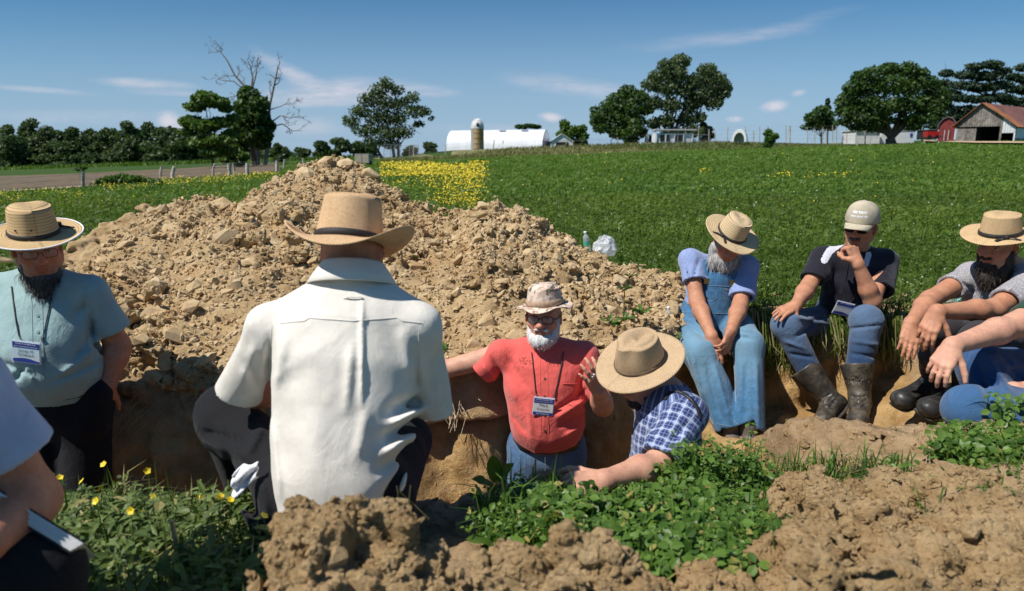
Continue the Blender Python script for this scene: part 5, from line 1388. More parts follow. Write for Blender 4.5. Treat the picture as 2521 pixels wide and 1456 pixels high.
# ---------------------------------------------------------------- man in blue plaid in the pit
def man_plaid():
    nb = W(1640, 968, 2.50); org = (nb[0], nb[1], -1.42)
    t = thing('person', 'person in a blue plaid shirt and wide tan straw hat leaning on the grassy edge', 'person', org)
    hd = W(1580, 915, 2.49); F = A3((-0.80, -0.46, -0.38)); U = A3((-0.30, -0.22, 0.93)); u = A3((0.25, 0.97, 0))
    shN, shF = W(1688, 1018, 2.34), W(1610, 1000, 2.66); elN, wrN = W(1615, 1150, 2.17), W(1485, 1183, 2.03); elF, wrF = W(1590, 1150, 2.7), W(1500, 1200, 2.5)
    def parts(v):
        head(v, hd, F, U); v.cap(hd-A3((-0.045, -0.02, 0.05)), nb, 0.060, 0.066, 0.02); v.cap(nb, W(1650, 1080, 2.48), 0.07, 0.12, 0.04, u, 0.8)
        arm(v, shN, elN, wrN, 1.06); arm(v, shF, elF, wrF, 1.0)
        hand(v, wrN, W(1405, 1196, 1.985)-wrN, A3((0.12, -0.62, 0.78)), 1, curl=((0.55, 0.55, 0.35), (0.5, 0.6, 0.35), (0.55, 0.6, 0.4), (0.6, 0.6, 0.4)), thumb=(0.4, 0.3, 0.3), s=1.08)
        hand(v, wrF, A3((-0.9, -0.2, -0.4)), A3((0, 0, 1)), -1)
    body(t, org, SKIN_FAIR, head_col(hd, F, U, hair=(0.16, 0.11, 0.09), low=-0.03), [parts], [hd, nb, shN, shF, elN, wrN, elF, wrF], 0.0048, 0.17)
    R_, F_, U_ = frame(F, U); M = np.stack([R_, F_, U_], 1); p = lambda r, f, w: hd+(r*R_+f*F_+w*U_)
    beard(t, org, HAIR_DARK, [(p(0, 0.062, -0.10), (0.040, 0.036, 0.030), M), (p(-0.05, 0.025, -0.08), (0.018, 0.034, 0.035), M), (p(0.05, 0.025, -0.08), (0.018, 0.034, 0.035), M)], 160, 31, 0.012, (0, -0.2, -1), 0.0048)
    s = lambda x, y, D, w, d: (W(x, y, D), w, d)
    st = [s(1642, 992, 2.50, 0.125, 0.080), s(1645, 1020, 2.49, 0.185, 0.112), s(1640, 1085, 2.46, 0.182, 0.125), s(1632, 1160, 2.44, 0.172, 0.128), s(1628, 1260, 2.42, 0.165, 0.125)]
    FD = [(W(1560, 1010, 2.36), W(1545, 1120, 2.3), 0.014, -0.007), (W(1700, 1040, 2.25), W(1640, 1090, 2.2), 0.014, -0.008), (W(1690, 1070, 2.22), W(1640, 1120, 2.2), 0.012, 0.008), (W(1600, 1040, 2.3), W(1590, 1120, 2.25), 0.012, 0.007)]
    hemN = W(1626, 1132, 2.19)
    so, V, Q = shirt(t, org, PLAID, st, u, [(shN, hemN, 0.076, 0.074), (shF, W(1595, 1110, 2.69), 0.072, 0.07)], nb, 0.006, fns=[folds(FD), wrinkle((0.2, 0, 1), 0.004, 9, 63)], front=(-1, 0, 0), sr=0.070)
    bv = bvh(V, Q)
    collar(t, org, nb+A3((0, 0, -0.016)), A3((-0.9, -0.42, -0.2)), A3((-0.22, -0.08, 0.97)), PLAID, rx=0.069, ry=0.069, hgt=0.038, fall=0.052, out=0.030, gap=0.34, point=0.034)
    for x, y in ((1556, 1012), (1553, 1048), (1548, 1085)):
        pp, nn = on(bv, x, y, 0.001); button(t, org, pp, nn, M_PLAST, 0.0055)
    # a dark brace over the shoulder
    seam(t, org, [on(bv, x, y, 0.003)[0] for x, y in ((1636, 985), (1650, 968), (1668, 965), (1685, 972), (1702, 985), (1716, 1005), (1724, 1030))], M_BLACK, 0.009, 'brace')
    pelv = A3((nb[0]+0.0, 2.42, -0.52)); legs = [(pelv+A3((0, q*0.09, -0.04)), A3((pelv[0]-0.03, 2.42+q*0.09, -0.95)), A3((pelv[0], 2.44+q*0.09, -1.36)), 0.10, 0.085, 0.08) for q in (-1, 1)]
    trousers(t, org, DENIM_DARK, pelv, legs, 0.011, u=(0, 1, 0), pr=(0.17, 0.13), fade=lambda V: V[:, 0]*0)
    hat(t, org, hd+U_*0.050-F_*0.006, F, norm(U_+A3((0.23, -0.02, 0))), STRAW_FINE, rx=0.084, ry=0.102, top=0.80, hc=0.110, bw=0.076, curl=0.004, droop=0.010, front=-0.01, dent=0.028, pinch=0.20, dome=0.012, wave=0.0015, band_h=0.013, band=plain('straw_braid_band', (0.17, 0.11, 0.065), 0.8, 0.3, 120), seed=9)


man_plaid()


# ---------------------------------------------------------------- man in overalls
def man_overalls():
    pel = W(1752, 768, 4.20); org = (pel[0], pel[1], -0.08)
    t = thing('person', 'person in denim overalls with a grey beard and pale straw hat', 'person', org)
    nb = W(1772, 648, 4.14); hd = W(1793, 597, 4.02); F = A3((-0.08, -0.86, -0.50)); U = A3((0.14, -0.48, 0.86)); u = A3((1, -0.02, -0.06))
    sh = [W(1700, 640, 4.13), W(1838, 656, 4.10)]; el = [W(1716, 742, 3.97), W(1822, 752, 3.92)]; wr = [W(1752, 828, 3.72), W(1800, 815, 3.70)]
    def parts(v):
        head(v, hd, F, U, 0.98); v.cap(hd-A3((0.0, -0.07, 0.03)), nb-A3((0, 0, 0.02)), 0.056, 0.062, 0.02); v.cap(nb, W(1765, 710, 4.12), 0.07, 0.12, 0.04, u, 0.7)
        for q in (0, 1): arm(v, sh[q], el[q], wr[q], 0.98)
        hand(v, wr[0], W(1762, 893, 3.655)-wr[0], A3((-0.12, -0.92, 0.36)), -1, curl=((0.15, 0.35, 0.25), (0.12, 0.3, 0.2), (0.15, 0.35, 0.25), (0.2, 0.4, 0.3)), thumb=(0.2, 0.2, 0.2), s=1.06)
        hand(v, wr[1], W(1780, 872, 3.645)-wr[1], A3((0.70, -0.60, 0.35)), -1, curl=((0.45, 0.6, 0.4), (0.5, 0.6, 0.4), (0.5, 0.6, 0.4), (0.5, 0.6, 0.4)), thumb=(0.25, 0.25, 0.2), s=1.02)
    body(t, org, SKIN_TAN, head_col(hd, F, U, 0.98, hair=(0.6, 0.56, 0.5), brow=(0.5, 0.48, 0.45), low=-0.04), [parts], [hd, nb]+sh+el+wr, 0.0052, 0.15)
    eyes(t, org, hd, F, U, 0.98)
    R_, F_, U_ = frame(F, U); M = np.stack([R_, F_, U_], 1); p = lambda r, f, w: hd+0.98*(r*R_+f*F_+w*U_)
    beard(t, org, HAIR_GREY, [(p(0, 0.066, -0.105), (0.058, 0.036, 0.034), M), (p(0, 0.070, -0.14), (0.066, 0.036, 0.035), M), (p(-0.068, 0.012, -0.06), (0.026, 0.034, 0.060), M), (p(0.068, 0.012, -0.06), (0.026, 0.034, 0.060), M), (p(-0.054, 0.045, -0.115), (0.038, 0.036, 0.045), M), (p(0.054, 0.045, -0.115), (0.038, 0.036, 0.045), M)], 800, 19, 0.035, (0, -0.2, -1), 0.005, 0.005)
    s = lambda x, y, D, w, d: (W(x, y, D), w, d)
    st = [s(1771, 668, 4.14, 0.118, 0.085), s(1769, 690, 4.13, 0.180, 0.112), s(1764, 720, 4.13, 0.176, 0.122), s(1758, 750, 4.15, 0.170, 0.13), s(1752, 782, 4.17, 0.165, 0.13)]
    hem = [W(1711, 694, 4.03), W(1829, 732, 3.955)]
    FD = [(W(1690, 660, 4.03), W(1700, 700, 3.98), 0.010, -0.007), (W(1672, 700, 4.06), W(1690, 745, 4.04), 0.010, -0.008), (W(1675, 720, 4.05), W(1700, 755, 4.03), 0.009, 0.008), (W(1720, 640, 4.02), W(1706, 690, 3.97), 0.013, -0.006)]
    so, V, Q = shirt(t, org, CHAMBRAY, st, u, [(sh[0], hem[0], 0.070, 0.076), (sh[1], hem[1], 0.070, 0.074)], nb, 0.006, fns=[folds(FD), wrinkle((0.1, 0, 1), 0.003, 11, 73)], sr=0.066)
    bvs = bvh(V, Q)
    collar(t, org, nb+A3((0.004, -0.006, -0.020)), A3((0.06, -0.92, -0.4)), A3((0.08, -0.36, 0.93)), CHAMBRAY, rx=0.066, ry=0.066, hgt=0.036, fall=0.050, out=0.030, gap=0.5, point=0.036)
    # overalls: bib, waist, legs in one garment
    lo, hi = box_of([W(1650, 640, 3.5), W(1890, 1080, 3.4), W(1752, 768, 4.4)], 0.15); v = Vol(lo, hi, 0.0075)
    hips = [W(1712, 785, 4.17), W(1800, 785, 4.17)]; kn = [W(1722, 868, 3.74), W(1838, 850, 3.74)]; an = [W(1800, 1052, 3.56), W(1842, 1060, 3.52)]
    kn2 = [k+A3((0, 0.02, 0.0)) for k in kn]
    v.cap(W(1752, 800, 4.18), W(1755, 755, 4.15), 0.180, 0.176, 0.03, u, 0.80)
    for hp, k, a in zip(hips, kn, an):
        d = norm(a-k); v.cap(hp, k, 0.112, 0.092, 0.05); v.cap(k, a+d*0.03, 0.091, 0.086, 0.04)
    v.cap(W(1766, 690, 4.10), W(1758, 760, 4.11), 0.118, 0.155, 0.02, u, 0.98, 0.86)                      # bib front
    FD2 = [(W(1690, 800, 4.0), W(1740, 835, 3.85), 0.014, -0.010), (W(1800, 800, 3.95), W(1850, 815, 3.8), 0.012, 0.010), (W(1790, 825, 3.85), W(1850, 835, 3.75), 0.012, -0.010), (W(1740, 900, 3.64), W(1775, 1040, 3.46), 0.014, -0.011), (W(1760, 900, 3.62), W(1800, 1045, 3.45), 0.013, 0.010), (W(1838, 900, 3.62), W(1830, 1050, 3.42), 0.016, -0.009), (W(1862, 890, 3.65), W(1868, 1050, 3.42), 0.014, 0.010), (W(1700, 870, 3.7), W(1735, 1000, 3.55), 0.012, 0.010), (W(1800, 850, 3.66), W(1812, 1000, 3.5), 0.018, -0.016), (W(1660, 790, 4.1), W(1720, 800, 4.0), 0.010, -0.008)]
    v.near(folds(FD2), 0.045); v.near(wrinkle((0.1, -0.3, 1), 0.005, 8, 83), 0.045)
    for k, a in zip(kn, an):
        d = norm(a-k); v.cut(a, d, 0.15); v.cap(a-d*0.05, a+d*0.09, 0.066, 0.066, 0.003, sub=True)
    v.cut(W(1766, 668, 4.04), A3((0, 0, 1)), 0.2); v.cap(nb+A3((0, 0.0, -0.02)), W(1764, 715, 4.10), 0.10, 0.07, 0.01, sub=True)
    B = Bones([(W(1752, 800, 4.18), W(1768, 680, 4.11), 0.16)]+[q for hp, k, a in zip(hips, kn, an) for q in ((hp, k, 0.1), (k, a, 0.09))])
    def fade(V): 
        o = np.zeros(len(V))
        for k in kn: o = np.maximum(o, np.exp(-(np.linalg.norm((V-k)*A3((1, 0.8, 0.75)), axis=1)/0.17)**2))
        return o
    oo, V2, Q2 = sdf_obj(v, 'overalls', DENIM_OVER, t, org, B, fade); bv = bvh(V2, Q2)
    Sd = plain('overall_stitch', (0.32, 0.40, 0.46), 0.9); bvb = bvh(np.concatenate([V, V2]), np.concatenate([Q, Q2+len(V)]))
    # straps, buttons, pocket, side button, seams, hems
    for P in ([(1738, 690), (1737, 672), (1735, 655), (1738, 640), (1746, 625)], [(1800, 696), (1806, 680), (1812, 664), (1818, 650), (1822, 640)]):
        pts = [on(bvb, x, y, 0.004)[0] for x, y in P]; pts = [q for q in pts if q is not None]
        A = Acc(); A.tube(np.array(pts), 0.017, 8, flat=0.22, up=(0, -1, 0.2)); A.obj('strap', DENIM_OVER, oo, org, True)
        B_ = Acc(); B_.box(pts[0]+A3((0, -0.006, 0.0)), (0.030, 0.006, 0.034)); B_.obj('buckle', M_BRASS, oo, org)
    seam(oo, org, [on(bvb, x, 703+0.04*(x-1740), 0.002)[0] for x in range(1738, 1806, 6)], Sd, 0.0013)
    for P in ([(1736, 712), (1737, 735), (1752, 742), (1764, 736), (1765, 716)],): seam(oo, org, [on(bvb, x, y, 0.002)[0] for x, y in P], Sd, 0.0013, 'bib_pocket')
    for x, y in ((1741, 734), (1790, 713), (1668, 762)): pp, nn = on(bvb, x, y, 0.001); button(oo, org, pp, nn, M_METAL if x < 1700 else M_BRASS, 0.0075)
    seam(oo, org, [on(bvb, x, 770+0.05*(x-1735), 0.002)[0] for x in range(1680, 1815, 8)], Sd, 0.0013)
    seam(oo, org, [on(bvb, x, y, 0.0015)[0] for x, y in ((1680, 838), (1692, 880), (1706, 925), (1722, 970), (1742, 1015), (1757, 1045))], Sd, 0.0018); seam(oo, org, [on(bvb, x, y, 0.0015)[0] for x, y in ((1806, 880), (1810, 930), (1812, 980), (1808, 1040))], Sd, 0.0016)
    for a, k in zip(an, kn): seam(oo, org, [q for q in (on(bvb, a[0]*0+x, y, 0.0015)[0] for x, y in [((1766+i*6) if a is an[0] else (1812+i*6), 1043+i*1.2) for i in range(9)]) if q is not None], Sd, 0.0012, 'hem')
    # boots under the hems
    for a in an:
        v = Vol(a-A3((0.12, 0.25, 0.15)), a+A3((0.12, 0.15, 0.1)), 0.008); v.cap(a+A3((0, 0, 0.03)), a+A3((0, 0, -0.05)), 0.05, 0.048, 0.02); v.cap(a+A3((0, 0.02, -0.055)), a+A3((0.0, -0.14, -0.065)), 0.045, 0.04, 0.02)
        sdf_obj(v, 'boot', plain('grey_boot', (0.12, 0.10, 0.09), 0.7, 0.3, 20), t, org)
    hat(t, org, hd+U_*0.062-F_*0.010, F, norm(U_+A3((0.12, 0.16, 0))), STRAW_BRAID, rx=0.084, ry=0.098, top=0.84, hc=0.118, bw=0.080, curl=0.010, droop=0.008, dent=0.012, dome=0.006, wave=0.003, band_h=0.016, bow=0.92, seed=6)


man_overalls()


# ---------------------------------------------------------------- man in the cap
def rubber_boot(t, org, top, an, toe, mat, r0=0.094, name='rubber_boot'):
    top, an, toe = (np.asarray(q, float) for q in (top, an, toe)); lo, hi = box_of([top, an, toe], 0.14); v = Vol(lo, hi, 0.006); d = norm(top-an); f = norm(toe-an)
    v.cap(an+d*0.05, top+d*0.02, 0.058, r0, 0.03); heel = an-f*0.035-d*0.045; v.cap(an, heel, 0.055, 0.046, 0.03)
    v.cap(heel, toe-f*0.045, 0.044, 0.046, 0.03, np.cross(f, d), 0.85); v.cap(an+f*0.02, toe-f*0.08, 0.05, 0.04, 0.03); v.cap(toe-f*0.05, toe-f*0.045, 0.050, 0.050, 0.02, np.cross(f, d), 0.78)
    v.near(folds([(an+np.cross(f, d)*0.05*q+f*0.03+d*0.02*k, an+f*0.065-d*0.01+d*0.03*k, 0.008, -0.006) for q in (-1, 1) for k in (0, 1, 2)]), 0.03); v.near(wrinkle(np.cross(f, d), 0.003, 14, 3), 0.03)
    v.cut(top, d, r0*1.5); v.cap(top-d*0.08, top+d*0.05, r0-0.027, r0-0.024, 0.003, sub=True)
    b_, V, Q = sdf_obj(v, name, mat, t, org)
    dn = np.cross(np.cross(f, d), f); dn = -norm(dn) if dn @ d > 0 else norm(dn)
    s = Vol(lo-0.05, hi+0.05, 0.006); hl = heel+dn*0.040; tl = toe-f*0.03+dn*0.038
    s.cap(hl, hl+f*0.05, 0.046, 0.046, 0.01, np.cross(f, d), 0.28); s.cap(hl+f*0.06, tl, 0.045, 0.051, 0.01, np.cross(f, d), 0.26)
    sdf_obj(s, 'sole', M_SOLE, b_, org); return b_


M_SOLE = plain('boot_sole', (0.035, 0.030, 0.026), 0.85, 0.4, 30)
m, n, b = material('muddy_rubber'); P = n.pos(); c = n.mix(n.ramp(n.noise(P, 14, 6, 0.7), 0.38, 0.70), (0.020, 0.018, 0.015), (0.115, 0.092, 0.064)); n.put(b.inputs['Base Color'], c); n.put(b.inputs['Roughness'], n.ramp(n.noise(P, 20, 5, 0.7), 0.35, 0.65, 0.32, 0.75)); n.put(b.inputs['Normal'], n.bump(n.noise(P, 70, 4, 0.6), 0.35, 0.004)); M_RUBBER = m
m, n, b = material('black_rubber'); b.inputs['Base Color'].default_value = (0.010, 0.010, 0.010, 1); P = n.pos(); n.put(b.inputs['Roughness'], n.ramp(n.noise(P, 20, 5, 0.7), 0.35, 0.65, 0.4, 0.8)); n.put(b.inputs['Base Color'], n.mix(n.ramp(n.noise(P, 16, 6, 0.7), 0.45, 0.75), (0.010, 0.010, 0.010), (0.075, 0.065, 0.052))); M_RUBBERB = m


def man_cap():
    pel = W(2078, 778, 4.24); org = (pel[0], pel[1], -0.08)
    t = thing('person', 'person in a khaki cap and black polo shirt, chin on fist, in rubber boots', 'person', org)
    nb = W(2112, 615, 4.14); hd = W(2120, 560, 4.03); F = A3((-0.66, -0.72, -0.16)); U = A3((-0.06, -0.16, 0.97)); u = A3((1, 0.05, -0.02))
    sh = [W(2027, 636, 4.12), W(2178, 642, 4.13)]; el = [W(1990, 706, 4.02), W(2148, 742, 3.86)]; wr = [W(1958, 752, 3.86), W(2112, 648, 3.86)]
    def parts(v):
        head(v, hd, F, U, 1.0); v.cap(hd-A3((0.0, -0.05, 0.04)), nb-A3((0, 0, 0.02)), 0.060, 0.066, 0.02); v.cap(nb, W(2102, 690, 4.1), 0.07, 0.12, 0.04, u, 0.7)
        for q in (0, 1): arm(v, sh[q], el[q], wr[q], 1.02)
        hand(v, wr[0], W(1920, 770, 3.80)-wr[0], A3((-0.15, -0.40, 0.90)), -1, curl=((0.1, 0.25, 0.2), (0.1, 0.2, 0.2), (0.15, 0.25, 0.2), (0.2, 0.3, 0.2)), thumb=(0.5, 0.1, 0.1), s=1.04, spread=(0.12, 0.03, -0.06, -0.14))
        hand(v, wr[1], W(2096, 606, 3.90)-wr[1], A3((0.35, -0.90, 0.25)), -1, curl=((1.25, 1.3, 0.7),)*4, thumb=(0.6, 0.7, 0.5), s=1.04)
    body(t, org, SKIN_TAN, head_col(hd, F, U, hair=(0.16, 0.12, 0.10), brow=(0.4, 0.3, 0.25), low=-0.05), [parts], [hd, nb]+sh+el+wr, 0.005, 0.15)
    eyes(t, org, hd, F, U)
    glasses(t, org, hd, F, U, 1.0, dark=True, r=0.0015)
    R_, F_, U_ = frame(F, U); M = np.stack([R_, F_, U_], 1)
    p = lambda r, f, w: hd+(r*R_+f*F_+w*U_)
    beard(t, org, HAIR_MIX, [(p(-0.013, 0.099, -0.044), (0.020, 0.010, 0.008), M), (p(0.013, 0.099, -0.044), (0.020, 0.010, 0.008), M)], 40, 77, 0.01, (0, -0.3, -1), 0.0042, 0.002).name = 'moustache'
    beard(t, org, HAIR_MIX, [(p(0, 0.088, -0.10), (0.024, 0.012, 0.016), M)], 30, 78, 0.01, (0, -0.3, -1), 0.0042, 0.002).name = 'goatee'
    s = lambda x, y, D, w, d: (W(x, y, D), w, d)
    st = [s(2110, 640, 4.14, 0.120, 0.085), s(2106, 662, 4.12, 0.184, 0.115), s(2100, 700, 4.11, 0.178, 0.125), s(2092, 735, 4.13, 0.168, 0.132), s(2082, 785, 4.2, 0.165, 0.135)]
    hem = [W(2001, 688, 4.045), W(2163, 716, 3.95)]
    FD = [(W(2130, 700, 3.97), W(2180, 660, 4.0), 0.012, -0.007), (W(2140, 720, 3.95), W(2185, 690, 3.97), 0.011, 0.007), (W(2060, 700, 3.97), W(2075, 760, 3.98), 0.014, -0.008), (W(2040, 660, 4.0), W(2050, 720, 3.97), 0.013, 0.007)]
    def panel(V):
        """the white flashes over the shoulders"""
        px = (V[:, 0]); d = V-A3((0, 0, CAMZ)); dep = d[:, 1]*math.cos(TILT)-d[:, 2]*math.sin(TILT); X = (512+FPX*d[:, 0]/dep)*2521/1024; Y = (295.5-FPX*(d[:, 1]*math.sin(TILT)+d[:, 2]*math.cos(TILT))/dep)*2521/1024
        o = np.zeros(len(V))
        for (x0, y0), (x1, y1), w in (((2072, 596), (2042, 618), 9), ((2042, 618), (2030, 640), 9), ((2139, 626), (2132, 650), 7)):
            ax, ay = x1-x0, y1-y0; tt = np.clip(((X-x0)*ax+(Y-y0)*ay)/(ax*ax+ay*ay), 0, 1); o = np.maximum(o, (np.hypot(X-x0-tt*ax, Y-y0-tt*ay) < w).astype(float)*(V[:, 1] < 4.16))
        return o
    so, V, Q = shirt(t, org, POLO, st, u, [(sh[0], hem[0], 0.074, 0.080), (sh[1], hem[1], 0.076, 0.082)], nb, 0.006, fns=[folds(FD), wrinkle((0.3, 0, 1), 0.004, 9, 93)], sr=0.068, fade=panel)
    bv = bvh(V, Q)
    collar(t, org, nb+A3((0, 0, -0.018)), A3((-0.3, -0.9, -0.3)), A3((0, -0.2, 0.98)), POLO_PLAIN, rx=0.068, ry=0.068, hgt=0.034, fall=0.05, out=0.030, gap=0.4, point=0.03)
    lanyard(t, org, [on(bv, x, y, 0.004)[0] for x, y in ((2088, 650), (2082, 690), (2072, 725), (2062, 742))], [on(bv, x, y, 0.004)[0] for x, y in ((2118, 660), (2112, 700), (2102, 735), (2092, 746))])
    c = on(bv, 2074, 757, 0.018)[0]
    if c is not None: badge(t, org, c+A3((0, -0.02, 0)), A3((0.96, -0.1, -0.22)), A3((0.22, -0.35, 0.9)), 0.096, 0.080, [('NORTH AMERICAN', 0.008, 0.42, M_WHITE_INK)], foot='hill')
    kn = [W(1936, 800, 3.84), W(2133, 788, 3.80)]; hips = [W(2035, 790, 4.22), W(2120, 790, 4.22)]; top = [W(1978, 905, 3.78), W(2110, 898, 3.72)]; an = [W(2045, 985, 3.68), W(2117, 985, 3.64)]; toe = [W(2018, 1052, 3.50), W(2110, 1046, 3.46)]
    FDt = [(W(1960, 780, 3.9), W(2040, 800, 4.0), 0.012, 0.010), (W(1980, 800, 3.9), W(2050, 770, 4.0), 0.012, -0.010), (W(1960, 830, 3.75), W(2000, 800, 3.85), 0.011, -0.010), (W(2090, 810, 3.72), W(2170, 800, 3.75), 0.010, -0.008), (W(2095, 840, 3.7), W(2165, 850, 3.7), 0.011, 0.009), (W(2092, 870, 3.68), W(2165, 880, 3.68), 0.010, -0.010), (W(1930, 840, 3.75), W(1985, 860, 3.72), 0.011, 0.009), (W(1945, 870, 3.75), W(2000, 880, 3.7), 0.010, -0.010)]
    def fade(V):
        o = np.zeros(len(V))
        for k in kn: o = np.maximum(o, np.exp(-(np.linalg.norm((V-k), axis=1)/0.13)**2))
        return o
    hemk = [top[0]+(an[0]-top[0])*0.35, top[1]+(an[1]-top[1])*0.35]
    trousers(t, org, DENIM_DARK, W(2078, 780, 4.24), [(hips[0], kn[0], hemk[0], 0.100, 0.080, 0.064), (hips[1], kn[1], hemk[1], 0.100, 0.082, 0.064)], 0.007, [folds(FDt), wrinkle((1, 0, 0.2), 0.004, 10, 97)], pr=(0.17, 0.13), fade=fade)
    for q in (0, 1): rubber_boot(t, org, top[q], an[q], toe[q], M_RUBBER)
    # cap
    c = hd+U_*0.050-F_*0.006; na = 60; th = np.linspace(0, 2*math.pi, na, endpoint=False); rows = []
    for k in np.linspace(0.02, 1, 12):
        e = math.sin(k*math.pi/2)**0.85; hgt = 0.108*math.cos(k*math.pi/2)**0.9 if k < 1 else 0
        rows.append(c+(0.089*e*np.sin(th))[:, None]*R_+(0.106*e*np.cos(th))[:, None]*F_+(hgt*(1+0.05*np.cos(th)))[:, None]*U_)
    rows.append(rows[-1]-U_*0.010-0.0*F_); V = np.concatenate(rows); nn_ = len(rows); i, j = np.meshgrid(np.arange(nn_-1), np.arange(na), indexing='ij'); jn = (j+1) % na
    M_CAP = plain('khaki_cotton', (0.46, 0.40, 0.29), 0.9, 0.12, 25, 0.4, 200)
    cp = mesh_np('cap', V, np.stack([i*na+j, (i+1)*na+j, (i+1)*na+jn, i*na+jn], -1).reshape(-1, 4), M_CAP, t, org, True); cp.modifiers.new('thick', 'SOLIDIFY').thickness = 0.003
    a = np.linspace(-1.12, 1.12, 25); rows = []
    for k in np.linspace(0, 1, 8):
        rr = 0.0+k*0.072*np.cos(a*0.9)**0.8; drop = -0.004-0.014*k-0.030*(a/1.12)**2*(0.25+k*0.75)
        rows.append(c+(0.089*np.sin(a)*(1-0.10*k))[:, None]*R_+(0.104*np.cos(a)+rr)[:, None]*F_+drop[:, None]*U_)
    V = np.concatenate(rows); n2 = len(a); i, j = np.meshgrid(np.arange(7), np.arange(n2-1), indexing='ij')
    vs = mesh_np('visor', V, np.stack([i*n2+j, i*n2+j+1, (i+1)*n2+j+1, (i+1)*n2+j], -1).reshape(-1, 4), M_CAP, cp, org, True); vs.modifiers.new('thick', 'SOLIDIFY').thickness = 0.004
    B = Acc(); v, f = ICO0; B.add(v*0.007*A3((1, 1, 0.6))+c+U_*0.110, f); B.obj('cap_button', M_CAP, cp, org, True)
    for k in range(6):
        an_ = k*math.pi/3+math.pi/6*0; P = [c+0.0905*math.sin(q*math.pi/2)**0.85*math.sin(an_)*R_+0.1075*math.sin(q*math.pi/2)**0.85*math.cos(an_)*F_+0.109*math.cos(q*math.pi/2)**0.9*(1+0.05*math.cos(an_))*U_ for q in np.linspace(0.03, 0.99, 10)]
        seam(cp, org, P, M_CAP, 0.0012)
    for txt, up, sz in (('SWEET SEED', 0.058, 0.017), ('MT. HOPE, OHIO', 0.037, 0.0135)):
        # the words follow the curve of the crown
        me = text_mesh(txt, sz, M_WHITE_INK, 'lettering', cp, org, A3((0, 0, 0))+A3(org), A3((1, 0, 0)), A3((0, 1, 0)), bold=0.0007)
        for q in me.data.vertices:
            x, y = q.co.x, q.co.y; ang = -x/0.095+0.06; hh = up+y*0.94; kk = math.acos(min(1, (hh/0.109)**(1/0.9)))/(math.pi/2); e = math.sin(kk*math.pi/2)**0.85
            w = c+0.0912*e*math.sin(-ang)*R_*-1*-1+0.1085*e*math.cos(ang)*F_+hh*(1+0.05*math.cos(ang))*U_+F_*0.0012; q.co = Vector(w-A3(org))
        me.data.update()


POLO_PLAIN = clothmat('black_knit', (0.012, 0.011, 0.019), rough=0.7)
man_cap()


